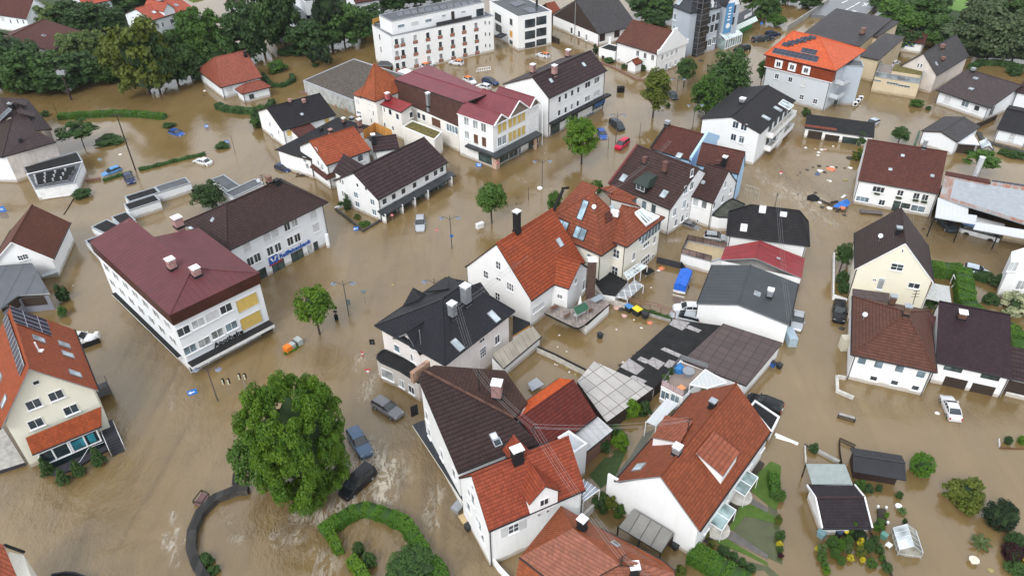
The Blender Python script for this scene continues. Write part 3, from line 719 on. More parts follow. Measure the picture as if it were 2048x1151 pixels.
mb=MB();q0,q1=at(A3(1780,150),4),at(A3(1838,118),4);mb.add([q0,q1,q1+V3((0,0,1)),q0+V3((0,0,1))],[(0,1,2,3),(3,2,1,0)]);b.part('sign_board',mb,PAINTW)
# ---- orange-roofed building
b=Bld('orange_roof_building','grey-white three-storey building with bright orange hipped roof and red tiled upper floor','building',(1645.5,224.2))
b.house(A4(-30,418),A4(520,545),C=A4(705,375),h=9.3,rt='h',rp=[A4(190,250),A4(398,272)],roof=T_ORANGE,wall=GREYL,ov=.7,edge=T_BRICKRED)
O,u,v,L,Wd,h=b.frame;G=b.G;mb=MB()
mb.add([G(.45,.45,6.6),G(L-.45,.45,6.6),G(L-.45,.25,9.15),G(.45,.25,9.15)],[(0,1,2,3)]);mb.add([G(L-.45,.45,6.6),G(L-.45,2.2,6.6),G(L-.45,1.9,9.15),G(L-.45,.25,9.15)],[(0,1,2,3)])
mb.add([G(.3,.42,6.45),G(L-.3,.42,6.45),G(L-.3,.42,6.62),G(.3,.42,6.62)],[(0,1,2,3)],1)
b.part('tile_cladding',mb,[T_BRICKRED,PAINTW]);b.walls.append((G(.4,.22,0),G(L-.4,.22,0),6.6,9.2))
for x,y in((82,492),(185,515),(293,540)):
    b.win(A4(x,y),1.75,1.75,'wh',1,False,'window_surround');
    hh=b.wallhit(A4(x,y));q,nr=(hh[1],hh[2]);fm,pm,sm=winmesh(1.0,1.1,'d',2);o=lobj('window',fm,b.root,q+nr*.07-V3(b.root['_o']),(0,0,math.atan2(nr.y,nr.x)-math.pi/2));lobj('pane',pm,o)
b.win([A4(68,585),A4(172,611)],.95,1.2,'d',2);b.win(A4(272,640),1.,1.2,'s',1);b.win([A4(362,778),A4(258,745)],1.,1.1,'d',22);b.win(A4(575,525),.9,1.,'d',2)
b.solar([A4(30,405),A4(375,478),A4(395,436),A4(50,366)]);b.solar([A4(248,398),A4(362,425),A4(382,386),A4(268,364)])
mb=MB();r_=b.rbasis(A4(235,312))
for i in range(7):
    rr=b.rbasis(A4(140+i*33,345-i*9))
    if rr:
        q,x,y,n=rr;mb.box(q+n*.14,(1.7,1.1+.3*math.sin(i*2),.08),x,y,n)
b.part('solar_panel',mb,SOLAR)
b.house(A4(565,500),A4(735,512),C=A4(772,470),h=8.7,rt='f',wall=GREYW,roof=FELTG)
b.win(A4(735,580),.9,1.2,'d',1);b.win(A4(712,672),.9,1.2,'d',1)
for z,a_,c_ in((5.9,(515,640),(628,600)),(2.9,(468,745),(600,700))):
    p0,p1=at(A4(*a_),z),at(A4(a_[0]+60,a_[1]+18),z);u_=(p1-p0).normalized();w_=V3((-u_.y,u_.x,0));p2_=p1+w_*3.0;p3_=p0+w_*3.0
    mb=MB();mb.slab([p0,p1,p2_,p3_],.25,0,0)
    for s1,s2 in((p0,p1),(p1,p2_)):mb.add([s1,s2,s2+V3((0,0,.95)),s1+V3((0,0,.95))],[(0,1,2,3),(3,2,1,0)],1)
    b.part('balcony',mb,[METAL,GREYL])
b.win(A4(515,780),1.2,2.,'g',1)
for i in range(3):
    q=at(A4(662+i*22,815-i*22),0);mb=MB();mb.box(q+V3((0,0,.6)),(.9,.5,.9));mb.tube(q+V3((0,-.26,.6)),q+V3((0,-.3,.6)),.33,12,1);o=mb.build('air_conditioner',[PAINTW,DMETAL],None,q)
    tag(o,['white outdoor cooling unit by the grey tower, nearest to the black bin','white outdoor cooling unit by the grey tower, middle one of three','white outdoor cooling unit by the grey tower, farthest of three'][i],'cooling unit','cooling units by the grey tower')
# ---- warehouse behind
b=Bld('warehouse','long warehouse with weathered grey-brown roof and brick chimney behind the orange roof','warehouse',A4(795,690))
b.house(A4(262,262),A4(705,356),C=A4(762,172),h=5.6,rt='m',h2=7.6,roof=T_SLATE,wall=BEIGE)
b.house(A4(690,425),A4(852,460),C=A4(918,296),h=5.4,rt='m',h2=6.6,roof=T_SLATE,wall=BEIGE)
b.chim(A4(722,265),1.,1.9,BRICKC,None,1.2)
b.house(A4(745,262),A4(838,285),C=A4(866,185),h=5.9,rt='m',h2=7.4,roof=T_SLATE,wall=BEIGE)
b=house('terrace_building','beige flat building with a glazed roof terrace, stained plaster below slit windows','building',A4(820,585),A4(1165,640),C=A4(1212,545),h=3.6,rt='f',wall=BEIGE,roof=DECKT,edge=METAL)
b.win([A4(957,640),A4(1042,660)],2.6,.5,'g',4);b.win(A4(840,618),1.6,.4,'g',3)
mb=MB();O,u,v,L,Wd,h=b.frame;G=b.G
for(x0,y0),(x1,y1)in(((0,.1),(L,.1)),((L-.1,0),(L-.1,Wd)),((.1,0),(.1,Wd))):
    a_,c_=G(x0,y0,3.6),G(x1,y1,3.6);mb.add([a_,c_,c_+V3((0,0,1)),a_+V3((0,0,1))],[(0,1,2,3),(3,2,1,0)],0);mb.tube(a_+V3((0,0,1)),c_+V3((0,0,1)),.06,4,1)
    k_=int((c_-a_).length/1.3)
    for i in range(k_+1):q=a_+(c_-a_)*(i/k_);mb.tube(q,q+V3((0,0,1)),.04,4,1)
b.part('glass_railing',mb,[glass('railing_glass',(.22,.25,.27),.2),METAL])
mb=MB();mb.prism([G(L*.32,Wd*.35,0),G(L*.97,Wd*.35,0),G(L*.97,Wd*.93,0),G(L*.32,Wd*.93,0)],3.5,4.3,0,1);b.part('planting_bed',mb,[BEIGE,GREENR])
b=house('gable_shop','white gabled building with steep grey-brown roof, brick chimney and soot-stained front','house',A4(1010,508),A4(1298,580),C=A4(1420,400),h=4.3,rt='gv',rp=A4(1190,410),roof=T_SLATE,wall=PEEL,ov=.3)
b.win([A4(1153,502),A4(1177,505)],.45,1.,'d',1,False);b.chim(A4(1335,375),1.,1.2,BRICKC,None);b.chim(A4(1338,465),.9,1.,BRICKC,None);b.sky(A4(1290,490),.6,.8)
b=house('mural_garage','low white garage with brown tiled roof and a small blue-green painted panel','garage',A4(978,305),A4(1200,338),C=A4(1215,262),h=2.7,rt='g',rz=4.,roof=T_WINE,wall=WHITE)
hh=b.wallhit(A4(1088,338));q,nr=hh[1],hh[2];tx=V3((-nr.y,nr.x,0));mb=MB();mb.box(q+nr*.04,(2.4,.05,1.3),tx,nr);pn_=b.part('painted_panel',mb,plain('panel_blue',(.05,.16,.42),.6))
mb=MB()
for i,(dx,dz,r_)in enumerate(((-.8,.2,.3),(-.1,-.25,.3),(.5,.25,.33),(.95,-.3,.22))):mb.tube(q+tx*dx+nr*.07+V3((0,0,dz)),q+tx*dx+nr*.09+V3((0,0,dz)),r_,8,i%2)
mb.build('painted_blob',[plain('leaf_green_paint',(.25,.5,.1)),plain('yellow_paint',(.6,.5,.1))],pn_)
b=house('bungalow','low white bungalow with wide grey-brown tiled roof and dark shrubs behind it','bungalow',A4(1288,690),A4(1705,828),C=A4(1893,648),h=3.1,rt='g',rz=5.6,c=.62,roof=tiles('tiles_grey_brown',(.105,.085,.085),.5,.35,.25,.55),wall=WHITEB,ov=.6,og=.5)
b.win(A4(1378,760),1.3,1.2,'s',1);b.win(A4(1515,793),1.6,1.5,'b',2);b.win(A4(1603,830),1.2,1.2,'d',1);b.win(A4(1715,850),1.6,2.,'g',2);b.sky([A4(1558,683),A4(1592,603)],.9,.7)
b.chim(A4(1570,548),.9,.9,METAL,None)
b=house('grey_barn','small white barn with slate-grey gable roof in front of the bungalow','barn',A4(1180,1003),A4(1452,1088),C=A4(1525,940),h=3.,rt='gv',rp=A4(1292,1030),roof=T_SLATE,wall=WHITEB,ov=.3)
b=Bld('carport','flat white carport roof beside the grey-roofed barn','carport',A4(1460,1120));b.house(A4(1450,1098),A4(1625,1112),C=A4(1600,1032),h=2.2,rt='s',roof=PAINTW,wall=WOODD,ov=.5)
b=house('black_roof_house','white house with black tiled roof at the right edge behind the tin-roofed hall','house',A4(1755,985),A4(2010,1040),D=A4(1815,800),h=2.9,rt='g',rz=4.6,roof=T_BLACK,wall=WHITEB,ov=.5)
b.win(A4(1873,1050),.9,1.5,'s',1);b.win(A4(1873,1036),.8,.7,'d',1,False)
b=house('edge_house','sliver of a white house at the right edge above the black-roofed house','house',A4(1898,700),A4(2060,740),D=A4(1965,560),h=4.5,rt='g',rz=7,roof=T_BROWN,wall=WHITEB)
b=house('garage_row','row of three garages with weathered dark roof, one bay open','garage',A4(280,980),A4(815,1052),C=A4(822,958),h=2.15,rt='m',h2=2.6,roof=FELT,wall=WHITE,ov=.25,edge=METAL)
b.win([A4(357,1040),A4(487,1070)],2.7,1.9,'gd',1,False,'garage_door');b.win(A4(622,1088),2.7,1.9,'k',1,False,'garage_opening')
mb=MB();r_=b.rbasis(A4(400,978));q,x,y,n=r_;mb.box(q+n*.02,(6.2,.9,.04),x,y,n);b.part('red_tile_strip',mb,T_RED)
# ---- white house with black roof and balconies
b=house('balcony_house','large white house with black tiled roof, big roof window and side balconies','house',(1401,237),(1521,266.5),C=(1604,203),h=6.7,rt='gv',rp=A3(1735,850),roof=T_BLACK,wall=WHITE,ov=.35)
b.win([A3(1716,957),A3(1780,975)],1.2,1.4,'d',2);b.win([A3(1700,1052),A3(1761,1070)],1.1,1.4,'d',2);b.sky([A3(1948,905),A4(75,838)],1.,1.6);b.sky(A4(138,805),2.6,2.4,2,ROOFGL,PAINTW)
b.chim(A3(1765,790),1.1,.8,METAL);b.win([B3(1760,5)],1.,1.3,'b',2);
O,u,v,L,Wd,h=b.frame;G=b.G;mb=MB();mr=MB()
for z in(3.9,1.2):
    mb.prism([G(L-.4,Wd*.28,0),G(L+.9,Wd*.28,0),G(L+.9,Wd*.97,0),G(L-.4,Wd*.97,0)],z-.2,z,0)
    for a_,c_ in((G(L+.9,Wd*.28,z),G(L+.9,Wd*.97,z)),(G(L-.4,Wd*.28,z),G(L+.9,Wd*.28,z)),(G(L-.4,Wd*.97,z),G(L+.9,Wd*.97,z))):
        mr.add([a_,c_,c_+V3((0,0,1)),a_+V3((0,0,1))],[(0,1,2,3),(3,2,1,0)])
        q0_=c_-a_
b.part('balcony_floor',mb,CONCL);b.part('balcony_parapet',mr,WHITE)
for z in(2.6,5.3):
    for t_ in(.35,.5,.65,.8,.92):
        fm,pm,sm=winmesh(1.6,1.5,'k',2);q=G(L-.34,Wd*t_,z);o=lobj('window',fm,b.root,q-V3(b.root['_o']),(0,0,math.atan2(u.y,u.x)-math.pi/2));lobj('pane',pm,o)
b.house(A4(-20,985),A4(95,1010),C=A4(130,960),h=3.6,rt='f',wall=WHITE,roof=FELT,edge=DMETAL)
b.win(A4(40,1045),1.3,1.6,'b',2);b.win(B4(18,90),1.2,1.6,'w',1)
# ---- white building with shop, top centre
b=house('corner_shop_building','white two-storey building with dark plum roof, two pink chimneys and ground-floor shop','building',(1098.3,196.8),(1214.3,140.8),D=A3(-60,640),h=8.6,rt='g',rp=A3(130,600),roof=T_PLUM,wall=WHITE,ov=.4,c=.36)
b.chim(A3(325,575),1.,2.1);b.chim(A3(430,435),1.,1.5);b.chim(A3(160,560),1.,1.9);b.sky([A3(298,620),A3(550,497)],.7,.9)
b.win([A3(364,763),A3(412,738),A3(460,714),A3(507,690)],.9,1.3,'d',1);b.win([A3(579,650),A3(650,615)],1.9,1.3,'d',2)
b.win([A3(360,865),A3(410,843),A3(457,817),A3(503,793)],.9,1.3,'d',1);b.win(A3(577,757),2.,1.3,'d',2);b.win(A3(648,716),2.,1.3,'s',1)
b.win(A3(330,985),3.,2.2,'k',2);b.win(A3(470,925),3.,2.2,'k',2);b.win(A3(660,805),4.6,1.6,'g',4);b.win(A3(600,880),3.,1.,'b',3)
hh=b.wallhit(A3(285,970));q0=hh[1];nr=hh[2];hh2=b.wallhit(A3(700,765));q1=hh2[1];q1.z=q0.z=3.2;q1+=(q1-q0).normalized()*1.2
mb=MB();mb.slab([q0+nr*1.2,q1+nr*1.2,q1,q0],.4);b.part('shop_canopy',mb,DMETAL)
hh=b.wallhit(A3(672,792));q,nr=hh[1],hh[2];tx=V3((-nr.y,nr.x,0));mb=MB();mb.box(q+nr*.09,(3.8,.06,.9),tx,nr);b.part('shop_poster',mb,plain('poster_blue',(.05,.18,.5),.5,var=.6,ns=2))
# ---- small red mansard house top left-centre
b=house('red_roof_cottage','white cottage with faded red two-pitch roof and low porch, below the tall trees','cottage',A1(1690,672),A2(45,592),D=A1(1592,520),h=2.9,rt='h',rp=[A1(1645,440),A1(1880,390)],roof=tiles('tiles_pinkish_red',(.29,.088,.068),.4,.3,.15,.3),wall=WHITEB,ov=.35)
b.chim(A1(1885,432),.7,1.4,DMETAL,None);b.win(A1(1762,690),1.3,1.3,'s',1)
b.house(A1(1855,722),A2(115,665),D=A1(1800,685),h=2.3,rt='h',rz=3.7,roof=MATS['tiles_pinkish_red'],wall=WHITEB,ov=.3);b.win(A1(1930,740),1.1,1.,'k',1)
# ---- exhibition hall with gravel roof
b=Bld('gravel_hall','low flat-roofed hall with brown gravel roof and weathered grey mural wall','hall',A2(360,640))
pts=[at(A2(*p),3.2)for p in((362,618),(745,770),(1180,590),(752,452))]
b.flat(pts,3.2,plain('mural_wall',(.42,.44,.43),.8,var=.35,ns=.9),GRAVEL,plain('pale_edge',(.4,.42,.46),.6))
h_=b.wallhit(A2(640,800))
if h_:
    mb=MB();q,nr=h_[1],h_[2];tx=V3((-nr.y,nr.x,0))
    for i in range(14):
        mb.box(q+nr*.02+tx*(-9+i*1.25)+V3((0,0,-.6-.3*math.sin(i*2.1))),(.7,.03,.5+.3*math.sin(i)),tx,nr,mi=i%3)
    b.part('mural_patch',mb,[plain('mural_rust',(.4,.2,.12)),plain('mural_teal',(.3,.42,.42)),plain('mural_cream',(.55,.5,.4))])
b=Bld('white_annex','small white flat roof between the red sheet-roofed hall and the long white building','annex',A2(1140,560));b.house(A2(1082,548),A2(1150,570),C=A2(1195,540),h=3.,rt='s',roof=PAINTW,wall=WHITE)
# ---- hall complex with tower roof and wine-red sheet roof
b=Bld('town_hall','large cream hall complex with wine-red sheet roofs, tall orange-tiled tower roof and yellow panels','hall',E5(1440,1045))
# east wing with three small gables
E_A,E_B,E_C=E5(1440,632),E5(1890,412),E5(1112,508)
PA,PB=at(E_A,8.8),at(E_B,8.8);PD=at(E_C,8.8);u=(PB-PA);u.z=0;L=u.length;u.normalize();v=V3((-u.y,u.x,0));Wd=(PD-PA).dot(v)
G=lambda x,y,z:V3((PA.x+u.x*x+v.x*y,PA.y+u.y*x+v.y*y,z))
b.wall_strip([G(0,0,0),G(L,0,0),G(L,Wd,0),G(0,Wd,0)],[8.7]*4,-1.6,WHITE)
bx=[0,.30*L,.76*L,L];rh=[1.35,2.2,1.35];F=[];gb=MB();tr=MB()
for i in range(3):
    x0,x1=bx[i],bx[i+1];xm=(x0+x1)/2;zz=8.8+rh[i]*1.15
    lo0=8.8
    F.append([G(x0-(.3 if i==0 else 0),-.35,lo0),G(xm,-.35,zz),G(xm,Wd,zz),G(x0-(.3 if i==0 else 0),Wd,lo0)]);F.append([G(xm,-.35,zz),G(x1+(.2 if i==2 else 0),-.35,lo0),G(x1+(.2 if i==2 else 0),Wd,lo0),G(xm,Wd,zz)])
    gb.add([G(x0+.1,-.04,8.6),G(x1-.1,-.04,8.6),G(xm,-.04,zz-.3)],[(0,1,2)]);gb.add([G(x0+.1,Wd+.04,8.6),G(xm,Wd+.04,zz-.3),G(x1-.1,Wd+.04,8.6)],[(0,1,2)])
    for a_,c_ in(((x0,lo0),(xm,zz)),((xm,zz),(x1,lo0))):tr.tube(G(a_[0],-.42,a_[1]-.1),G(c_[0],-.42,c_[1]-.1),.14,4)
    tr.tube(G(x0,-.3,8.6),G(x1,-.3,8.6),.16,4)
b.roof_mesh(F,[S_RED,WHITE,S_RED],gutter=False);b.part('gable_infill',gb,plain('gable_shingle',(.2,.15,.12),.8));b.part('gable_trim',tr,PAINTW)
b.win([E5(1185,590),E5(1272,622),E5(1352,655)],1.3,2.,'c',2);b.win(E5(1190,730),1.2,1.7,'c',2);b.win([E5(1278,770),E5(1357,798)],1.,1.8,'r',1)
for x,y in((1507,665),(1553,642)):b.win(E5(x,y),1.15,1.9,'y',1,False,'yellow_panel')
for x,y in((1610,613),(1652,592),(1697,570),(1738,548)):b.win(E5(x,y),1.1,1.9,'y',1,False,'yellow_panel')
for x,y in((1610,748),(1652,728),(1697,705),(1738,684)):b.win(E5(x,y),1.1,1.9,'y',1,False,'yellow_panel')
b.win([E5(1507,795),E5(1550,775)],1.15,1.9,'b',2)
b.win(E5(1830,600),2.8,5.2,'wh',1,False,'wall_panel')
for x,y,w_ in((1368,955,3.4),):b.win(E5(x,y),w_,1.9,'k',1)
b.win(E5(1530,955),4.,1.9,'g',1);b.win(E5(1645,900),3.,1.9,'g',2);b.win(E5(1700,880),1.,1.9,'b',1);b.win(E5(1835,810),3.,2.2,'k',1);b.win(E5(1850,785),1.7,1.8,'w',1)
mb=MB();mb.slab([G(-1.,-1.5,2.9),G(L-.8,-1.5,2.9),G(L-.8,0,3.2),G(-1.,0,3.2)],.35);mb.slab([G(-1.,0,3.2),G(0,0,3.2),G(0,6.5,3.2),G(-1.,6.5,3.1)],.35);b.part('arcade_canopy',mb,S_ANTH)
mb=MB();mb.box(G(.3,-.3,.7),(1,1,4),u,v);mb.box(G(L*.83,-1.,.7),(.5,.5,4),u,v);b.part('pillar',mb,plain('pink_stone',(.55,.38,.3)))
mb=MB();mb.box(G(L+.05,-.9,4.2),(.14,.14,9.),u,v);b.part('corner_post',mb,PAINTW)
# main hall roof : dark steep side + wine sheet on top
z1=8.6;z0_=5.6
a0,a1,t0,t1=pl3([(E5(445,345),5.8),(E5(1100,640),z0_),(E5(485,188),9.4),(E5(1160,420),None)])
b.roof_mesh([[a0,a1,t1,t0]],[tiles('tiles_soot',(.1,.05,.046),.4,.3,.6,.3,(.03,.026,.026),.6,.6),WOODD],gutter=True,name='steep_roof')
k0=at(E5(815,45),9.5);k1=at(E5(1430,325),9.5);r0_=at(E5(650,110),9.9);r1_=at(E5(1370,340),9.9)
_a,_b,r0_,r1_=pl3([(E5(485,188),t0.z+.03),(E5(1160,420),t1.z+.03),(E5(650,110),9.9),(E5(1370,340),None)]);k0,k1=pl3([(E5(650,110),9.9),(E5(1370,340),r1_.z),(E5(815,45),9.5),(E5(1430,325),None)])[2:];b.roof_mesh([[_a,_b,r1_,r0_],[r0_,r1_,k1,k0]],[S_RED,DMETAL,S_RED],gutter=False)
wl=[a0+(a0-a0),a1,k1,k0];b.wall_strip([V3((p.x,p.y,0))for p in((a0+t0*.0),a1,k1,k0)],[z0_-.2,z0_-.2,9.,9.],-1.6,IVORY)
# low west wings
b.house(E5(320,420),E5(545,510),C=E5(650,460),h=6.2,rt='m',h2=6.9,roof=S_BRIGHT,wall=IVORY,ov=.2)
b.win([E5(355,475),E5(385,482)],.6,1.3,'c',1);b.win([E5(442,508),E5(513,552)],1.,1.3,'d',1);b.win(E5(645,535),1.,1.3,'d',1);b.win([E5(390,632),E5(470,665)],.6,1.1,'d',1)
pq=[at(E5(565,652),4.2),at(E5(900,760),4.2),at(E5(925,700),4.2),at(E5(680,600),4.2)]
b.flat([at(E5(560,650),4.4),at(E5(870,778),4.4),at(E5(945,700),4.4),at(E5(660,590),4.4)],4.4,IVORY,GREENR,WHITE,rname='roof_terrace')
b.win([E5(722,540),E5(770,560)],1.1,1.4,'d',1);b.win(E5(890,612),2.6,1.7,'r',1);b.win([E5(1005,655),E5(1030,665),E5(1058,675),E5(1088,688)],.9,1.6,'b',1);b.chim(E5(418,395),.9,1.6,plain('pink_paint',(.45,.12,.12)));b.chim(E5(818,455),.8,3.2,METAL,PAINTW,None,1)
# tower
TA,TB,TC=E5(160,352),E5(300,402),E5(428,150)
PA2,PB2=at(E5(155,350),7.2),at(E5(300,402),7.2);uu=(PB2-PA2);uu.z=0;LL=uu.length;uu.normalize();vv=V3((-uu.y,uu.x,0))
G2=lambda x,y,z:V3((PA2.x+uu.x*x+vv.x*y,PA2.y+uu.y*x+vv.y*y,z))
TS=tiles('tiles_sooty_orange',(.33,.09,.04),.4,.3,.4,.3,(.05,.035,.03));dep=9.5
apx=hit(E5(283,38),G2(0,dep/2,0),vv);za=apx.z;xs=(apx-PA2).dot(uu)
b.roof_mesh([[G2(0,-.2,7.2),G2(LL,-.2,7.2),G2(xs,dep/2,za)],[G2(LL,-.2,7.2),G2(LL,dep,7.2),G2(xs,dep/2,za)],[G2(LL,dep,7.2),G2(0,dep,7.2),G2(xs,dep/2,za)],[G2(0,dep,7.2),G2(0,-.2,7.2),G2(xs,dep/2,za)]],[TS,WOODD,TS],name='tower_roof')
b.wall_strip([G2(.1,.1,0),G2(LL-.1,.1,0),G2(LL-.1,dep-.3,0),G2(.1,dep-.3,0)],[7.1]*4,-1.6,IVORY)
# west gable of the tower block
lw0=2.7;zr_=8.2
b.roof_mesh([[G2(-lw0,-.1,6.9),G2(.3,-.1,6.9),G2(.3,dep*.5,zr_),G2(-lw0,dep*.5,zr_)],[G2(-lw0,dep*.5,zr_),G2(.3,dep*.5,zr_),G2(.3,dep,6.9),G2(-lw0,dep,6.9)]],[TS,PAINTW,TS])
b.wall_strip([G2(-lw0+.15,.15,0),G2(.2,.15,0),G2(.2,dep-.2,0),G2(-lw0+.15,dep-.2,0),G2(-lw0+.15,dep/2,0)],[6.8,6.8,6.8,6.8,zr_-.25],-1.6,IVORY)
b.win([E5(238,432),E5(268,445),E5(243,492)],.3,.4,'d',1,False);b.win([E5(278,518),E5(258,588)],.4,1.1,'d',1,False);b.win([E5(90,395),E5(112,402),E5(133,410)],.3,1.1,'b',1,False);b.win(E5(140,530),1.3,1.4,'b',2)
# ---- dark gabled white house (532-672)
b=house('dark_gable_house','white house with blue-black tiled roof left of the tower, a red-brown lean-to roof on it','house',A2(200,1000),A2(615,880),D=A2(100,825),h=4.2,rt='g',rp=A2(520,708),roof=T_BLACK,wall=WHITE,ov=.3)
b.chim(A2(262,790),.6,1.,ROSECH,None);b.chim(A2(370,795),.7,1.1,ROSECH,None);b.sky([A2(352,878)],.5,.5)
b.win(A2(257,1020),1.2,1.3,'y',1);b.win(A2(545,930),1.1,1.3,'y',1);b.win([A2(108,955),A2(125,1040)],1.1,1.2,'c',1);b.win(A2(175,1015),.8,1.,'c',1)
b.house(A2(335,1060),A2(485,1010),D=A2(300,965),h=3.2,rt='m',h2=4.6,roof=T_WINE,wall=WHITE,ov=.2)
# ---- black gable + orange gable
b=house('black_gable_house','narrow white house with black roof squeezed behind the orange-red roofed house','house',B2(415,150),A2(880,965),D=A2(305,1065),h=4.0,rt='g',rp=A2(820,900),roof=T_BLACK,wall=WHITE,ov=.3)
b.chim(A2(675,945),.6,1.,BRICKC);b.chim(A2(500,1000),.6,.6,DMETAL,None);b.chim(A2(795,930),.7,1.3,BRICKC);b.chim(A2(735,915),.8,.6,METAL,None)
b.win([B2(335,60),B2(375,150),B2(395,200)],.9,1.1,'c',1)
b=house('orange_gable_house','white house with orange-red tiled roof and lower red porch roof, centre left','house',B2(540,195),B2(885,75),D=A2(440,1080),h=5.,rt='g',rp=A2(800,955),roof=tiles('tiles_light_red',(.34,.085,.045),.5,.35,.15,.5),wall=WHITE,ov=.35)
b.chim(A2(572,1010),.7,.6,ROSECH,None);b.chim(A2(798,975),.8,1.6,BRICKC);b.win(B2(465,82),.9,1.2,'c',1);b.win(B2(508,205),.9,1.3,'c',1);b.win(B2(800,138),1.2,1.3,'b',1);b.win(B2(480,175),.8,1.1,'c',1)
mb=MB();mb.slab([at(B2(540,305),2.6),at(B2(612,275),2.6),at(B2(600,240),3.2),at(B2(545,265),3.2)],.15,0,1);mb.slab([at(B2(540,305),2.6),at(B2(545,265),3.2),at(B2(432,180),3.2),at(B2(412,205),2.6)],.15,0,1);b.part('porch_roof',mb,[T_WINE,WOODD])
# yard building with brown roof behind purple house + orange screen
b=house('yard_building','brown-roofed rear building between the orange-red roof and the long plum roof','outbuilding',B2(900,88),B2(1100,60),D=A2(880,1075),h=4.4,rt='g',rz=6.,roof=T_PLUM,wall=WHITE,ov=.2)
b.chim(A2(905,1100),.8,1.9,DMETAL);b.chim(A2(1218,1130),.9,1.2,DMETAL)
q=[at(A2(*p),5)for p in((825,1035),(918,975),(1045,1035))];mb=MB()
for a_,c_ in((q[0],q[1]),(q[1],q[2])):
    for s_ in(0,):mb.add([a_-V3((0,0,1)),c_-V3((0,0,1)),c_+V3((0,0,1)),a_+V3((0,0,1))],[(0,1,2,3),(3,2,1,0)])
scr=mb.build('terrace_screen',slabs('orange_boards',(.62,.3,.07),.16,9,.02,(.3,.13,.03)),None,q[0]);tag(scr,'bright orange wooden screen around a roof terrace','screen')
b=Bld('roof_terrace','small grey terrace block carrying the orange wooden screen','terrace',A2(860,1080));b.house(A2(828,1048),A2(925,1090),C=A2(1010,1035),h=4.,rt='s',roof=FELTG,wall=WHITE,ov=.1)
# ---- long plum-roofed house with shop canopy
b=Bld('plum_roof_house','white house with long plum-brown roof, shop canopy along the front and side wing','house',B2(1000,620))
PA,PB=at(B2(937,458),4.3),at(B2(1475,168),4.3);u=PB-PA;u.z=0;L=u.length;u.normalize();v=V3((-u.y,u.x,0))
rr_=at(B2(785,228),7.6);Wd=2*(rr_-PA).dot(v)
pd=PA+v*Wd
def topx(P):
    d_=P-C0;s_=FPX/d_.dot(_f);return(1024+d_.dot(_r)*s_,575.5+d_.dot(_d)*s_)
b.house(PA,PB,D=topx(pd),h=4.3,rt='g',rz=7.6,roof=T_PLUM,wall=WHITE,ov=.3,og=.2)
G=b.G;Wd=b.frame[4];L=b.frame[3]
b.win([B2(985,470),B2(1056,432),B2(1130,392),B2(1215,345),B2(1310,292),B2(1376,253),B2(1424,225)],1.05,1.15,'d',1)
b.win([B2(768,420),B2(895,475)],1.1,1.2,'b',2);b.win([B2(780,490),B2(909,552)],1.1,1.2,'b',2);b.win([B2(779,345),B2(845,372)],.6,.8,'d',1)
mb=MB();mb.slab([G(-.2,-1.1,1.75),G(L+.6,-1.1,1.75),G(L+.6,.35,2.15),G(-.2,.35,2.15)],.25);b.part('shop_canopy',mb,S_ANTH)
for xx,ww_,st in((.14,3.2,'g'),(.27,1.2,'b'),(.5,2.4,'g'),(.8,2.6,'k'),(.9,2.2,'b'),(.36,2.6,'k'),(.64,3.6,'k')):
    q=G(L*xx,.3-.006,.55);fm,pm,sm=winmesh(ww_,1.9,st,1);o=lobj('shop_window',fm,b.root,q-V3(b.root['_o']),(0,0,math.atan2(-v.y,-v.x)-math.pi/2));lobj('pane',pm,o)
mb=MB()
for xx in(.0,.235,.41,.6,.96):mb.box(G(L*xx+.15,-.75,.3),(.16,.9,3.0),u,v)
b.part('shop_pier',mb,WHITE)
# side wing with hipped end
W1=at(B2(592,235),4.4);W2=at(B2(735,318),4.4);u_=(W2-W1);u_.z=0;u_.normalize();
q1=at(B2(785,228),6.2);q0=at(B2(672,105),6.8);q3=at(B2(835,190),5.6)
F=[[W1,W2,at(B2(785,222),6.4),at(B2(672,105),6.9)],[at(B2(672,105),6.9),at(B2(785,222),6.4),at(B2(840,200),5.2)]]
b.roof_mesh(F,[T_PLUM,WOODD,T_PLUM],ridge=True)
X1=at(B2(610,255),0);wv=[V3((W1.x+.3,W1.y+.2,0)),V3((W2.x,W2.y+.3,0)),G(.5,Wd*.62,0),G(5,Wd*.9,0),at(B2(800,190),4.4)]
b.wall_strip(wv,[4.3,4.3,5.8,5.,5.],-1.6,WHITE)
b.win([B2(648,310),B2(668,322)],.45,.9,'d',1,False);b.win([B2(668,410),B2(684,420),B2(700,432)],.5,1.2,'c',1,False)
# ---- bank
b=Bld('bank_building','white bank building with brown hipped roof and blue lettering over the shop windows','bank',B2(60,1110))
b.house(B1(1745,850),B2(550,475),C=B2(205,290),h=7.6,rt='h',rp=[B1(1735,490),B2(175,310)],roof=T_BROWN,wall=WHITEB,ov=.6)
b.chim(B2(105,330),.8,1.4,BRICKC,None);b.chim(B2(165,335),.9,.9,DMETAL,None);b.sky([B1(1632,612)],.5,.6);b.dish(B2(30,350));b.mast(B2(60,345),1.8)
for x,y,s_ in((1895,820,'s'),(85,745,'s'),(145,715,'s'),(238,665,'d'),(295,635,'d'),(440,570,'s')):b.win((B1 if x>1000 else B2)(x,y),1.1,1.35,s_,2)
for x,y,s_ in((1920,930,'d'),(10,900,'d'),(108,850,'d'),(168,822,'d'),(262,775,'d'),(317,748,'d'),(460,670,'s')):b.win((B1 if x>1000 else B2)(x,y),1.15,1.5,s_,2)
b.win([B2(172,965),B2(318,888)],2.2,1.9,'k',2);b.win(B2(412,840),1.1,1.9,'c',1);b.win(B2(40,1032),1.9,1.9,'k',1);b.win(B2(462,825),.8,2.2,'k',1)
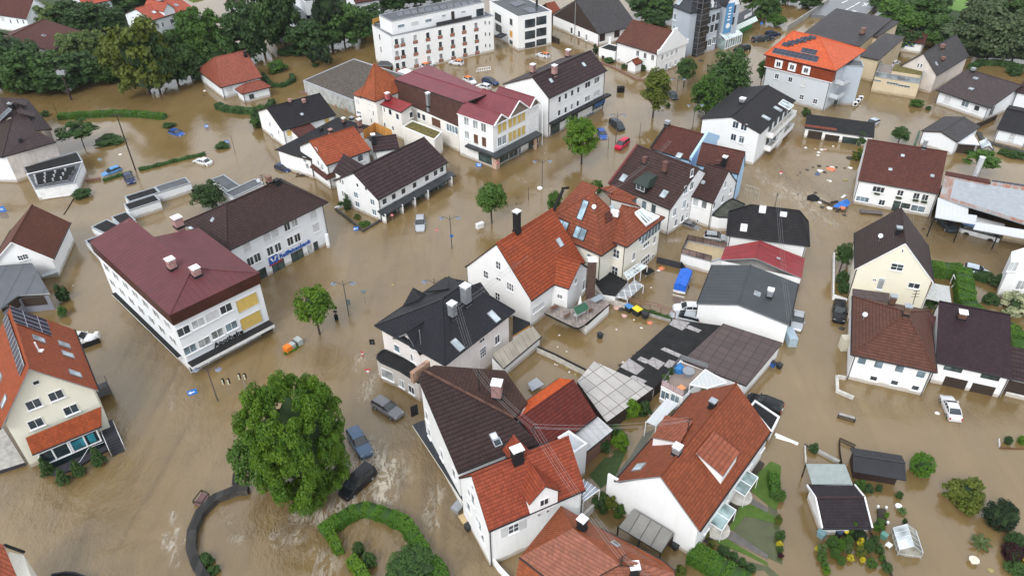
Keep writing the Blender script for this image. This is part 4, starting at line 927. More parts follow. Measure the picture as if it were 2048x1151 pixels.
def font_mesh(txt,size,ext=.03,bold=.0):
    cu=bpy.data.curves.new('text','FONT');cu.body=txt;cu.size=size;cu.extrude=ext;cu.offset=bold;cu.align_x='CENTER';cu.align_y='CENTER';cu.resolution_u=2
    o=bpy.data.objects.new('text',cu);COL.objects.link(o);dg=bpy.context.evaluated_depsgraph_get();me=bpy.data.meshes.new_from_object(o.evaluated_get(dg));bpy.data.objects.remove(o);return me
def lettering(b,p,txt,size,mat,bold=.02,sx=1.,name='lettering',parent=None):
    hh=b.wallhit(p);q,nr=hh[1],hh[2];me=font_mesh(txt,size,.04,bold);me.materials.clear();me.materials.append(mat)
    o=bpy.data.objects.new(name,me);COL.objects.link(o);o.parent=b.root;o.location=q+nr*.1-V3(b.root['_o']);o.rotation_euler=(math.pi/2,0,math.atan2(nr.y,nr.x)+math.pi/2);o.scale=(sx,1,1);return o
SIGNB=plain('sign_blue',(.015,.10,.42),.4,var=.03);
lettering(b,B2(298,832),'Raiffeisenbank',1.02,SIGNB,.025)
hh=b.wallhit(B2(132,915));q,nr=hh[1],hh[2];tx=V3((-nr.y,nr.x,0));mb=MB();mb.box(q+nr*.07,(1.6,.08,1.3),tx,nr);lg=b.part('logo_panel',mb,SIGNB);mb=MB()
for sx in(-1,1):
    mb.box(q+nr*.13+tx*(sx*.32)+V3((0,0,.12)),(.22,.03,.8),(tx+V3((0,0,sx*-.5))).normalized(),nr,(V3((0,0,1))+tx*(sx*.5)).normalized());mb.box(q+nr*.13+tx*(sx*.42)+V3((0,0,.35)),(.4,.03,.16),tx,nr)
mb.build('logo',PAINTW,lg)
mb=MB();mb.box(q+nr*.1-V3((0,0,.75))+tx*.3,(2.4,.06,.14),tx,nr);b.part('red_stripe',mb,plain('red_paint',(.5,.03,.03)))
mb=MB();q=at(B2(555,830),0);mb.box(q+V3((0,.3,.7)),(.5,.5,3.6));b.part('corner_pillar',mb,WHITEB)
# ---- big wine-roofed block
b=Bld('apotheke_block','three-storey white block with overhanging wine-red sheet roof and yellow wall panels','building',(385,760))
ft=9.9;fb=8.7;WR=[C1(1300,232),C2(-8,-80),B1(800,735)]
A_,B_,D_=C1(1300,232),(519,545),B1(800,735)
PA,PB,PD=at(A_,ft),at(B_,ft),at(D_,ft);u=PB-PA;u.z=0;L=u.length;u.normalize();v=V3((-u.y,u.x,0));Wd=(PD-PA).dot(v)
G=lambda x,y,z:V3((PA.x+u.x*x+v.x*y,PA.y+u.y*x+v.y*y,z))
nb=at(B1(1195,735),ft);nx_=(nb-PA).dot(u);ny_=(nb-PA).dot(v);far=at(B1(1500,680),ft);fx=(far-PA).dot(u);fy=(far-PA).dot(v)
RX=L*.5;rzz=ft+1.3
out=[G(0,0,ft),G(L,0,ft),G(L,fy,ft),G(RX,fy,rzz),G(RX,Wd,rzz),G(0,Wd,ft)]
hp=G(RX,5.5,rzz)
b.roof_mesh([[G(0,0,ft),hp,G(RX,Wd,rzz),G(0,Wd,ft)],[G(0,0,ft),G(L,0,ft),hp],[G(L,0,ft),G(L,fy,ft),G(RX,fy,rzz),hp]],[S_WINE,S_RUST,S_WINE],t=.12,gutter=False)
fas=MB();o1=[(0,0),(L,0),(L,fy),(RX,fy),(RX,Wd),(0,Wd)];i1=[(.05,.1),(L-.1,.1),(L-.1,fy-.1),(RX-.1,fy-.1),(RX-.1,Wd-.1),(.05,Wd-.1)]
for i in range(6):
    j=(i+1)%6
    if i in(2,3,4):fas.add([G(*i1[i],fb),G(*i1[j],fb),G(*o1[j],ft-.1),G(*o1[i],ft-.1)],[(0,1,2,3)])
    else:fas.add([G(*i1[i],fb-.5),G(*i1[j],fb-.5),G(*o1[j],ft-.1),G(*o1[i],ft-.1)],[(0,1,2,3)])
b.part('sheet_fascia',fas,S_RUST)
wp=[(.3,.45),(L-.15,.45),(L-.15,fy-.4),(RX-.4,fy-.4),(RX-.4,Wd-.4),(.3,Wd-.4)]
b.wall_strip([G(x,y,0)for x,y in wp],[fb+.6]*6,-1.6,WHITEB)
gm=MB();gm.add([G(RX-.6,Wd-.6,fb),G(.6,Wd-.6,fb),G(.6,Wd-.6,ft),G(RX-.6,Wd-.6,rzz-.1)],[(0,1,2,3)]);b.part('gable_infill',gm,WHITEB)
b.chim(B1(1325,985),1.1,1.5,ROSECH);b.chim(B1(1512,1040),1.1,1.2,ROSECH);b.chim(B1(1375,665),1.3,1.6,ROSECH);b.sky([B1(1460,678)],.8,.5)
b.win([C1(1408,350),C1(1520,290),C1(1733,178)],1.7,1.3,'d',2);b.win(C1(1628,235),1.7,1.3,'s',1)
b.win([C1(1568,435),C1(1668,370)],1.7,1.3,'d',2);b.win([C1(1458,490),C1(1775,312)],1.7,1.3,'b',2)
for x,y in((1905,128),(1935,265)):b.win(C1(x-8,y+3),3.1,2.,'y',1,False,'yellow_panel')
lettering(b,C1(1752,405),'Apotheke',1.05,BLACK,.02)
mb=MB();zc=1.85;mb.slab([G(.2,-.9,zc),G(L-.2,-.9,zc),G(L-.2,.44,zc),G(.2,.44,zc)],.5,0,1);b.part('shop_canopy',mb,[FELT,PAINTW])
for f_,w_ in((.12,2.6),(.33,2.6),(.55,2.6),(.75,2.4)):
    q=G(L*f_,.45-.006,.6);fm,pm,sm=winmesh(w_,1.1,'b',1);o=lobj('shop_window',fm,b.root,q-V3(b.root['_o']),(0,0,math.atan2(-v.y,-v.x)-math.pi/2));lobj('pane',pm,o)
q=G(L*.9,.444,.2);fm,pm,sm=winmesh(2.4,2.4,'k',1);o=lobj('shop_window',fm,b.root,q-V3(b.root['_o']),(0,0,math.atan2(-v.y,-v.x)-math.pi/2));lobj('pane',pm,o)
for i in range(7):
    q=G(.3-.006,3.2+i*3.1,3.9);
    for z_ in(6.6,3.9):
        fm,pm,sm=winmesh(1.8,1.3,'c',2);o=lobj('window',fm,b.root,V3((q.x,q.y,z_))-V3(b.root['_o']),(0,0,math.atan2(-u.y,-u.x)-math.pi/2));lobj('pane',pm,o)
mb=MB();mb.slab([G(-.3,2,2.),G(.29,2,2.),G(.29,Wd-2,2.),G(-.3,Wd-2,2.)],.2,0,1);b.part('side_canopy',mb,[FELT,PAINTW])
# ---- upper-left houses
b=Bld('far_left_house','white house with dark red roof cut by the top left corner of the picture','house',A1(60,190))
q=pl3([(A1(-150,95),4.5),(A1(203,148),4.5),(A1(262,-10),9.),(A1(-120,-50),None)]);b.roof_mesh([q],[T_WINE,PAINTW])
gb=at(A1(420,90),4.5);b.roof_mesh([[q[2],q[1]+(gb-q[1]),gb+(q[3]-q[2]),q[3]]],[T_WINE,PAINTW],name='rear_roof')
b.wall_strip([q[0]+V3((0,.3,0)),q[1]+V3((-.3,.3,0)),(q[1]+gb)/2+V3((-.3,0,0)),gb+V3((-.4,0,0)),gb+(q[0]-q[1])],[4.4,4.4,8.7,4.4,4.4],-1.6,WHITEB)
b.win([A1(82,165),A1(136,165),A1(180,168)],.6,1.2,'d',1,False);b.win(A1(20,145),1.4,1.2,'s',1,False);b.win(A1(297,72),1.,1.4,'d',1)
b=house('wine_roof_house','house with large weathered wine-brown roof half hidden by trees at top left','house',A1(395,395),A1(655,248),D=A1(190,190),h=4.6,rt='g',rp=A1(462,85),roof=T_WINE,wall=PEEL)
b.chim(A1(373,130),.8,1.,DMETAL,None);b.sky([A1(335,275)],.8,.8,1,GL)
b=house('orange_villa','white villa with bright red roof, two roof windows and a small front gable, behind trees','villa',A1(1165,158),A1(1485,60),D=A1(962,102),h=5.2,rt='g',rp=A1(1040,66),roof=tiles('tiles_bright_red',(.42,.1,.07),.4,.3,.05,.3),wall=WHITEB,ov=.35)
b.sky([A1(1182,96),A1(1353,42)],.9,1.1);b.win([A1(1213,198),A1(1248,190)],.7,1.3,'d',2);b.win(A1(1318,165),1.,1.4,'d',2);b.win(A1(1415,130),.9,1.2,'d',2);b.chim(A1(1238,18),.7,.5,DMETAL)
b.gdormer(A1(1305,112),3.4,1.3,1.6,MATS['tiles_bright_red'],WHITEB,False)
b=house('hidden_house','white house with red roof behind trees, left of the bright red villa','house',A1(640,45),A1(860,0),D=A1(500,0),h=5.,rt='g',rz=8,roof=MATS['tiles_bright_red'],wall=WHITEB)
b=house('park_villa','tall white villa behind the trees with a red-roofed side porch','villa',A2(290,95),A2(520,60),D=A2(180,20),h=7.6,rt='f',roof=FELTG,wall=WHITEB,edge=PAINTW)
b.win([A2(330,140),A2(400,127),A2(463,115)],1.1,1.5,'d',1);b.win(A2(465,42),2.2,1.2,'d',3);b.win(A2(388,55),1.,1.2,'d',1)
b.house(A2(380,20),A2(530,-5),D=A2(300,-60),h=10.4,rt='f',roof=FELTG,wall=WHITEB,edge=PAINTW,z0=7.)
b.house(A2(140,275),A2(290,240),D=A2(90,190),h=2.4,rt='g',rz=4.2,roof=T_WINE,wall=WHITEB)
b=house('park_edge_house','white house with wine-red eaves at the top edge beside the long flat-roofed building','house',A2(760,25),A2(955,-5),D=A2(700,-40),h=6.,rt='g',rz=9,roof=T_WINE,wall=WHITEB);b.win(A2(785,60),.9,1.2,'d',1)
b=house('corner_top_house','white house with dark roof peeking between trees near the bright red villa','house',A1(1730,15),A1(1830,45),C=A1(1960,-20),h=3,rt='g',rz=5,roof=T_BROWN,wall=WHITEB)
# ---- left edge houses
b=Bld('grey_brown_villa','villa with complex grey-brown tiled hipped roof and peeling wall at the left edge','villa',B1(120,315))
TG=tiles('tiles_grey_plum',(.085,.062,.065),.55,.35,.25,.5)
qa,qb_,qc=at(B1(15,130),5.4),at(A1(432,1085),5.4),at(A1(400,990),5.4)
ap=at(A1(60,900),9.2)
b.roof_mesh([[at(A1(-200,1190),5.4),qa,at(A1(95,905),8.6),at(A1(-200,1010),8.6)],[qa,qb_,at(A1(278,1000),7.2),at(A1(95,905),8.6)]],[TG,WOODD,TG])
b.roof_mesh([[at(A1(278,1000),7.2),at(A1(95,905),8.6),at(A1(-60,760),10.2),at(A1(120,760),10.2)],[at(A1(278,1000),7.2),qc+V3((0,0,0)),at(A1(215,765),9.0),at(A1(120,760),10.2)]],[TG,WOODD,TG],name='upper_roof',gutter=False)
b.roof_mesh([[at(A1(70,890),9.0),at(A1(400,990),5.6),at(A1(215,760),9.),at(A1(0,745),10.6)],[at(A1(-40,980),8),at(A1(70,890),9.),at(A1(0,745),10.6),at(A1(-200,760),9)]],[TG,WOODD,TG],name='rear_roof',gutter=False)
b.wall_strip([qa+V3((.5,.4,0)),qb_+V3((-.6,.4,0)),at(A1(380,985),5.2),at(A1(200,790),5),at(A1(-200,900),5)],[5.2]*5,-1.6,PEEL)
b.wall_strip([at(A1(-200,1190),5.4),qa+V3((.5,.4,0)),at(A1(100,950),5)],[5.2]*3,-1.6,WHITEB,closed=False)
for p,w_ in((A1(225,835),2.2),(A1(290,920),2.2)):
    r_=b.rbasis(p)
    if r_:
        q,x,y,n=r_;mb=MB();F=[q-x*w_/2+V3((0,0,.2)),q+x*w_/2+V3((0,0,.2)),q+x*w_/2-V3((n.x,n.y,0)).normalized()*2.6+V3((0,0,1.5)),q-x*w_/2-V3((n.x,n.y,0)).normalized()*2.6+V3((0,0,1.5))];F=[f+V3((0,0,.9))for f in F];mb.slab(F,.15,0,1)
        mb.box(q-V3((n.x,n.y,0)).normalized()*.5+V3((0,0,.5)),(w_-.3,.1,1.),x,V3((-x.y,x.x,0)),mi=2);b.part('dormer',mb,[TG,WOODD,GL])
b.chim(A1(160,1085),.6,.8,DMETAL,None);b.chim(A1(100,845),.9,1.4,DMETAL,METAL);b.sky([A1(35,880)],1.2,3.,1,GL)if b.rbasis(A1(35,880))else None
b=Bld('solar_garage','white double garage with grey felt roof carrying black tube solar collectors','garage',B1(330,445))
zz=2.3;P_=[at(B1(*p),zz)for p in((268,375),(570,330),(635,165),(590,88),(178,205))]
b.flat(P_,zz,WHITEB,FELTG,METAL);mb=MB();mb.slab([at(B1(*p),zz+.04)for p in((195,255),(625,165),(590,98),(190,208))],.1);b.part('black_felt_strip',mb,FELT)
mb=MB();mb.tube(at(B1(205,262),zz+.1),at(B1(632,165),zz+.1),.1,5);b.part('roof_pipe',mb,PAINTW)
b.win([B1(385,405),B1(530,385)],3.2,2.,'wh',1,False,'garage_door')
mb=MB()
r0,r1_,r2_,r3_=[at(B1(*p),2.7)for p in((285,340),(520,300),(590,200),(265,265))]
for i in range(4):
    for j in range(3):
        f0,f1=i/4+.02,(i+1)/4-.02;g0,g1=j/3+.05,(j+1)/3-.05
        B=lambda s_,t_:(r0*(1-s_)+r1_*s_)*(1-t_)+(r3_*(1-s_)+r2_*s_)*t_
        mb.slab([B(f0,g0)-V3((0,0,.25)),B(f1,g0)-V3((0,0,.25)),B(f1,g1)+V3((0,0,.2)),B(f0,g1)+V3((0,0,.2))],.08)
        c=B(f0-.02,(g0+g1)/2);mb.tube(c-V3((0,0,.3)),c+V3((0,0,.3)),.16,8,1)
b.part('solar_collector',mb,[BLACK,ALU])
b=Bld('left_gable_house','white house with rusty brown roof behind the blue-grey annex at left edge','house',(112,552))
eR=at(B1(415,903),3.4);eL=at(B1(8,955),3.4);u=(eR-eL);u.z=0;u.normalize();v=V3((-u.y,u.x,0));
RB=tiles('tiles_rust_brown',(.12,.04,.026),.32,.3,.3,.3)
back=at(B1(272,665),3.4);dpt=(back-eR).dot(v)
apx=hit(B1(90,770),eR,v);W2_=2*(eR-apx).dot(u);eL=eR-u*W2_
b.roof_mesh([[eL-v*.4,apx-v*.4,apx+v*(dpt+.3),eL+v*dpt],[apx-v*.4,eR-v*.4,eR+v*dpt,apx+v*(dpt+.3)]],[RB,PAINTW,RB])
b.wall_strip([eL+u*.3,apx*1.0,eR-u*.4,eR-u*.4+v*(dpt-.4),apx+v*(dpt-.4),eL+u*.3+v*(dpt-.4)],[3.3,apx.z-.2,3.3,3.3,apx.z-.2,3.3],-1.6,WHITE)
b.win([B1(158,903),B1(195,893)],.8,.95,'d',22)
mb=MB();q=at(B1(385,1030),1.5);mb.slab([at(B1(325,1050),1.6),at(B1(445,1010),1.6),at(B1(430,985),1.6),at(B1(310,1030),1.6)],.2);b.part('canopy',mb,METAL)
b=Bld('grey_annex','blue-grey sheet-roofed annex with open sides, above the solar-panel house','annex',C1(430,215))
q=pl3([(B1(10,960),3.8),(B1(245,940),3.8),(C1(380,60),3.0),(C1(140,75),None),(C1(0,180),None),(C1(-200,120),None),(B1(-200,980),None)])
b.roof_mesh([q],[seam('metal_grey',(.13,.14,.16),2.4,.55,0,None,True,.1,.5),METAL],t=.25,gutter=False)
W_=[at(C1(20,190),2.9),at(C1(150,90),2.7),at(C1(365,75),2.8),at(C1(435,225),0),at(B1(260,960),3.4),at(B1(-100,980),3.5)]
b.wall_strip([V3((p.x,p.y,0))for p in(at(C1(15,195),2.9),at(C1(155,88),2.8),at(C1(368,68),2.8),at(B1(262,985),3.2),at(B1(-150,985),3.4))],[2.6]*5,-1.6,plain('blue_grey_board',(.2,.21,.25)))
b.win(C1(262,122),3.2,1.5,'gd',1,False,'opening');b.win(C1(110,150),1.8,1.5,'gd',1,False,'opening')
# ---- big left house with solar panels
b=Bld('solar_roof_house','cream house with orange-red roof, solar panels and a tiled conservatory in front, left edge','house',(229,867))
TO=tiles('tiles_warm_red',(.31,.068,.024),.3,.25,.05,.28,(.2,.08,.04),.45,.15)
eR=at(C1(755,806),7.2);eL=at(C1(5,1100),7.2);u=(eR-eL);u.z=0;u.normalize();v=V3((-u.y,u.x,0))
back=at(C1(556,345),7.2);dpt=(back-eR).dot(v);apx=hit(C1(222,640),(eR+eL)/2,v)
b.roof_mesh([[eL,apx,apx+v*(dpt),eL+v*dpt],[apx,eR,eR+v*dpt,apx+v*dpt]],[TO,METAL,TO])
w0=eL+u*.5+v*.7;w1=eR-u*.5+v*.7;am=V3((apx.x,apx.y,0))+v*.7
b.wall_strip([w0,w1,w1+v*(dpt-1.4),am+v*(dpt-1.4),w0+v*(dpt-1.4),w0][:0]+[w0,am,w1,w1+v*(dpt-1.4),am+v*(dpt-1.4),w0+v*(dpt-1.4)],[7.1,apx.z-.3,7.1,7.1,apx.z-.3,7.1],-1.6,stucco('stucco_cream2',(.80,.78,.66),.1,.15))
b.win([C1(258,910),C1(430,843),C1(545,952),C1(275,1058)],1.5,1.25,'d',2);b.win(C1(277,745),.7,.6,'d',1,False)
b.sky([C1(295,415),C1(490,458),C1(518,533),C1(575,680)],.95,1.3);b.sky([C1(0,725),C1(35,890)],.95,1.3)
CELL=slabs('solar_cells2',(.02,.024,.05),1.0,1.7,.06,(.4,.42,.45),.2,.2);b.solar([C1(110,280),C1(402,388),C1(358,265),C1(72,155)],CELL);b.solar([C1(148,695),C1(187,605),C1(52,212),C1(18,268)],CELL)
mb=MB();r_=b.rbasis(C1(300,505));q=r_[0];mb.tube(q,q+V3((0,0,1.3)),.09,6);mb.box(q+V3((0,0,.05)),(.9,.5,.12));b.part('vent_pipe',mb,PAINTW)
q=pl3([(D1(245,220),3.2),(D1(780,0),3.2),(C1(775,930),5.0),(D1(195,90),None)])
b.roof_mesh([[q[0],q[1],q[2],q[3]]],[TO,METAL],t=.18)
c0,c1=at(D1(290,215),3.0),at(D1(800,0),3.0);c0.z=c1.z=0;cu_=(c1-c0);cl=cu_.length;cu_.normalize();cn=V3((-cu_.y,cu_.x,0))
mb=MB();mb.prism([c0+cn*.2,c0+cu_*cl*.88+cn*.2,c0+cu_*cl*.88+cn*3,c0+cn*3],-1.5,3.0);cons=b.part('conservatory',mb,glass('conservatory_glass',(.018,.03,.035)))
fr=MB()
for z in(1.05,2.85):fr.tube(c0+cn*.12+V3((0,0,z)),c0+cu_*cl*.88+cn*.12+V3((0,0,z)),.09,4)
for f_ in(.0,.19,.42,.45,.66,.87):fr.tube(c0+cu_*cl*f_+cn*.12+V3((0,0,1.)),c0+cu_*cl*f_+cn*.12+V3((0,0,2.9)),.09,4)
fr.build('glazing_frame',PAINTW,cons)
mb=MB();q=c0+cu_*cl*.55+cn*.16;mb.box(q+V3((0,0,1.9)),(cl*.2,.05,1.2),cu_,cn);mb.box(c0+cu_*cl*.76+cn*.16+V3((0,0,1.9)),(cl*.1,.05,1.3),cu_,cn);mb.build('turquoise_blind',glass('turquoise',(.03,.2,.26)),cons)
# terrace + steps at the right
mb=MB();t0_=at(C1(720,1120),1.6);T=lambda s_,d_,z:V3((c0.x,c0.y,0))+cu_*(cl*s_)-cn*d_+V3((0,0,z))
mb.prism([T(.9,-3,0),T(1.14,-3,0),T(1.14,.3,0),T(.9,.3,0)],-1.5,1.0)
for i in range(6):mb.prism([T(.93,.3+i*.3,0),T(1.12,.3+i*.3,0),T(1.12,.6+i*.3,0),T(.93,.6+i*.3,0)],-1.5,.9-i*.16)
b.part('entrance_steps',mb,SLATEW)
mb=MB()
for s_ in(.92,1.14):
    mb.path([T(s_,-1.5,1),T(s_,-1.5,2),T(s_,.3,2),T(s_,2.1,1.1),T(s_,2.1,.2)],.04,5)
    for i in range(4):mb.tube(T(s_,i*.6,1),T(s_,i*.6,1.9-i*.2),.025,4)
mb.path([T(.9,.5,1.2),T(.66,.5,1.3),T(.48,1.2,.6),T(.3,1.7,.5)],.035,5);b.part('handrail',mb,ALU)
mb=MB();mb.prism([T(-.02,.2,0),T(.9,.2,0),T(.9,.9,0),T(.35,1.6,0),T(.1,1.4,0)],-1.5,.35,0);b.part('terrace',mb,SLATEW)
mb=MB();s0,s1=at(D1(-30,350),.5),at(D1(190,280),.5);mb.prism([s0,s1,at(D1(0,-20),.5),at(D1(-120,60),.5)],-1.5,.5,0,1);b.part('side_terrace',mb,[SLATEW,CONC])
mb=MB();q=at(C1(785,800),.9);mb.box(q,(1.7,2.4,.2),cu_,cn);[mb.tube(q+cu_*(.8*i)+cn*(1.1*j)-Z_*2,q+cu_*(.8*i)+cn*(1.1*j)+Z_*1.1,.05,5)for i in(-1,1)for j in(-1,0,1)];mb.box(q+cu_*.8+Z_*.6,(.05,2.4,.9),cu_,cn);mb.box(q-cn*1.15+Z_*.6,(1.7,.05,.9),cu_,cn);b.part('rear_balcony',mb,plain('balcony_grey',(.09,.09,.1),.6))
b=Bld('corner_house','sliver of a cream house with red roof at the bottom left corner','house',D1(240,1140))
q=pl3([(D1(-150,830),7.5),(D1(30,915),7.5),(D1(150,1200),5.2),(D1(-150,1200),None)]);b.roof_mesh([q],[T_RED,PAINTW])
e1=at(D1(180,968),5.2)
b.wall_strip([at(D1(55,945),6),at(D1(178,985),5.),at(D1(260,1200),4),at(D1(60,1200),4)],[5.6,4.9,4.4,4.6],-1.6,CREAM,cap=True)
mb=MB();mb.tube(at(D1(30,912),7.2),at(D1(185,968),5.2),.16,4);b.part('verge',mb,DMETAL)
b.win(D1(190,1120),1.2,1.2,'d',2)
b=Bld('dark_carport','low dark roof edge in the water at the bottom edge','carport',D1(500,1150));q=[at(D1(*p),.8)for p in((380,1180),(400,1135),(500,1118),(570,1122),(680,1160))];b.flat(q,.8,WOODD,FELT,DMETAL)
# ---- garages, left centre
def box_garage(label,A,B,D=None,C=None,h=1.8,roof=FELT):
    b=Bld('flat_garage',label,'garage',at(A,0),'flat-roofed garages beside the bank');b.house(A,B,C=C,D=D,h=h,rt='f',roof=roof,wall=WHITEB,edge=METAL);return b
box_garage('grey-roofed long garage, farthest right of the stepped garages',B1(1225,402),B1(1462,328),D=B1(1200,355),h=1.9,roof=FELTG)
box_garage('dark-roofed garage joined to the grey-roofed long one',B1(990,475),B1(1222,402),D=B1(965,430),h=1.8)
box_garage('black-roofed garage standing in front of the second one of the stepped row',B1(990,540),B1(1228,462),D=B1(952,492),h=1.9)
box_garage('dark-roofed garage touching the wine-red sheet roof, right part of its pair',B1(925,655),B1(1040,612),D=B1(868,585),h=1.7)
box_garage('dark-roofed garage left of its twin, beside the wine-red sheet roof',B1(800,715),B1(922,655),D=B1(750,642),h=1.7)
box_garage('lowest dark-roofed garage at the left corner of the wine-red sheet roof',B1(745,868),B1(870,820),D=B1(670,765),h=1.6)
box_garage('small grey-roofed shed behind the dark tree near the brown hipped roof',B1(1745,390),B1(1845,352),D=B1(1630,298),h=2.,roof=FELTG)
box_garage('long grey flat roof behind the brown hipped roof',B1(1790,440),B2(60,330),D=B1(1755,390),h=2.2,roof=FELTG)
# ---- centre right group
b=Bld('wing_roof_house','cream house with terracotta hipped roofs, blue-framed roof windows and a glass roof lantern','house',B3(690,1055))
TT=tiles('tiles_terracotta',(.25,.075,.045),.5,.33,.08,.42,(.1,.05,.04))
CR=stucco('stucco_cream3',(.82,.79,.69),.12,.2)
b.house(E4(-40,610),E4(618,905),C=E4(860,640),h=6.4,rt='h',rp=E4(533,272),roof=TT,wall=CR,ov=.45)
for p in(E4(222,612),E4(402,682)):b.sky(p,2.,1.7,2,glass('blue_roof_glass',(.3,.42,.5)),S_BLUEBLK)
b.sky(E4(430,450),1.,2.9,1,MATS['blue_roof_glass'],S_BLUEBLK);b.dish(E4(538,470))
b.win([E4(358,880),E4(495,925)],.9,1.3,'b',1)
b.house(E4(606,715),E4(868,820),C=E4(1243,520),h=7.0,rt='h',rp=[E4(620,325),E4(790,388)],roof=TT,wall=CR,ov=.4)
O,u,v,L,Wd,h=b.frame;G=b.G
b.sky(E4(722,437),.8,1.1);b.win([E4(765,885),E4(750,1055)],1.1,1.5,'d',22);b.win(E4(935,912),.8,1.4,'d',2);b.win([E4(1125,925),E4(1143,745)],.8,1.3,'d',2);b.win(E4(1000,740),.8,.9,'d',1)
b.win([E4(1050,940),E4(1052,972)],2.6,1.,'d',4,False);b.win(E4(1112,668),5.6,1.9,'b',6,False);b.win(E4(1062,792),1.8,.8,'d',3)
gq=[b.rbasis(E4(*p))for p in((1050,612),(1130,560),(1010,450),(938,490))]
if all(gq):
    n=gq[0][3];mb=MB();mb.slab([g[0]+n*.35 for g in gq],.3,0,1);lant=b.part('roof_lantern',mb,[glass('lantern_glass',(.3,.36,.37)),PAINTW]);fr=MB();Q=[g[0]+n*.42 for g in gq]
    for a_,c_ in((0,1),(1,2),(2,3),(3,0)):fr.tube(Q[a_],Q[c_],.12,4)
    for f_ in(.33,.66):fr.tube(Q[0].lerp(Q[1],f_),Q[3].lerp(Q[2],f_),.08,4)
    fr.build('lantern_frame',PAINTW,lant)
gq=[b.rbasis(E4(*p))for p in((1130,560),(1195,512),(1195,505),(1010,440))]
if gq[0]:
    n=gq[0][3];q0=gq[0][0]+n*.4;Q=[q0,hit(E4(1195,515),q0,n),hit(E4(1012,442),q0,n)];mb=MB();mb.slab(Q,.3,0,1);lant=b.part('roof_lantern',mb,[MATS['lantern_glass'],PAINTW]);fr=MB()
    for a_,c_ in((0,1),(1,2),(2,0)):fr.tube(Q[a_],Q[c_],.12,4)
    fr.tube(Q[2],Q[0].lerp(Q[1],.5),.07,4);fr.build('lantern_frame',PAINTW,lant)
r_=b.rbasis(E4(745,510));q=r_[0];mb=MB();mb.box(q+V3((0,0,.5)),(1.2,.6,.9),V3((.9,-.4,0)),V3((.4,.9,0)));b.part('roof_cooling_unit',mb,PAINTW)
mb=MB()
for i in range(3):
    r_=b.rbasis(E4(682+i*2,478+i*38));
    if r_:mb.box(r_[0]+r_[3]*.1,(1.6,.35,.12),r_[1],r_[2],r_[3])
b.part('roof_ladder',mb,T_WINE)
b.mast(E4(732,330),3.2,1)
b.house(E4(130,470),E4(300,540),C=E4(440,300),h=6.2,rt='m',h2=8.6,roof=TT,wall=CR,ov=.2)
mb=MB();mb.tube(at(E4(125,470),6.4),at(E4(230,250),8.8),.28,4);mb.tube(at(E4(215,235),8.8),at(E4(290,225),8.9),.2,4);b.part('black_verge',mb,BLACK)
qv=pl3([(E4(905,362),6.3),(E4(975,322),6.3),(E4(725,198),8.6),(E4(600,230),8.6)]);b.roof_mesh([qv],[TT,WOODD,TT],name='rear_roof')
qv=pl3([(E4(605,222),8.),(E4(880,330),7.),(E4(1000,412),6.4),(E4(720,340),7.4)]);b.roof_mesh([qv],[TT,WOODD,TT],name='valley_roof')
# glass veranda + black flat roof
b=Bld('glass_veranda','sloping glass veranda roof with white bars at the foot of the cream terracotta-roofed house','veranda',E4(900,1130))
q=[at(E4(880,1150),1.9),at(E4(1075,1010),1.9),at(E4(985,985),3.0),at(E4(838,1085),3.0)];mb=MB();mb.slab(q,.05);b.part('glass_roof',mb,glass('veranda_glass',(.42,.5,.48),.15));mb=MB()
for i in range(7):mb.tube(q[0].lerp(q[1],i/6)+V3((0,0,.05)),q[3].lerp(q[2],i/6)+V3((0,0,.05)),.06,4)
for i in(0,.5,1):mb.tube(q[0].lerp(q[3],i)+V3((0,0,.05)),q[1].lerp(q[2],i)+V3((0,0,.05)),.06,4)
for i in range(4):p=q[0].lerp(q[1],i/3);mb.tube(V3((p.x,p.y,-1.5)),p,.06,4)
b.part('frame',mb,PAINTW)
b=Bld('black_flat_annex','black felt flat roof between the brown-chimney house and the glass veranda','annex',B3(640,1060))
q=[at(p,1.7)for p in(C3(700,65),C3(790,80),B3(885,1085),B3(745,1010),B3(625,1070))];b.flat(q,1.7,WHITE,FELT,FELT)
b=Bld('solar_pergola','pergola roofed with pale framed panels beside the black felt flat roof','pergola',C3(850,110))
q=[at(p,1.5)for p in(C3(790,85),C3(885,110),C3(1010,0),B3(940,1070))];mb=MB();mb.slab(q,.08,0,1);b.part('panel_roof',mb,[slabs('pale_panels',(.33,.35,.37),.9,1.5,.07,(.7,.7,.7),.3,.15),PAINTW]);mb=MB()
for p in q:mb.tube((p.x,p.y,-1.5),p,.06,4)
b.part('post',mb,PAINTW)
# dark long house c)
b=Bld('dark_dormer_house','white house with long dark weathered roof, two brick chimneys and a small black dormer','house',B3(1200,740))
b.house(B3(748,335),B3(1215,532),C=B3(1455,245),h=5.,rt='g',rp=[B3(885,28),B3(1392,182)],roof=T_MOSS,wall=WHITE,ov=.35,og=.15)
O,u,v,L,Wd,h=b.frame;G=b.G
mb=MB();mb.tube(G(-.1,-.1,h+.05),G(-.1,Wd/2,b.rz+.05),.26,4);mb.tube(G(-.1,Wd/2,b.rz+.05),G(-.1,Wd,h+.05),.26,4);b.part('red_verge',mb,plain('wine_paint',(.16,.045,.04)))
b.chim(B3(1015,185),.7,1.6,plain('old_brick',(.13,.06,.05),.8,var=.4),None);b.chim(B3(1170,250),.8,2.4,MATS['old_brick'],None);b.sky([B3(855,292),B3(1167,415)],.95,1.3)
b.win([B3(940,470),B3(1015,498),B3(1087,525)],1.,1.6,'b',1);b.win([B3(1332,380),B3(1378,350),B3(1320,490),B3(1247,550)],1.,1.5,'b',2);b.win([B3(1305,600),B3(1255,632),B3(1380,250)],.8,1.3,'b',1)
b.win([B3(1340,575),B3(1345,500)],.7,1.1,'c',1)
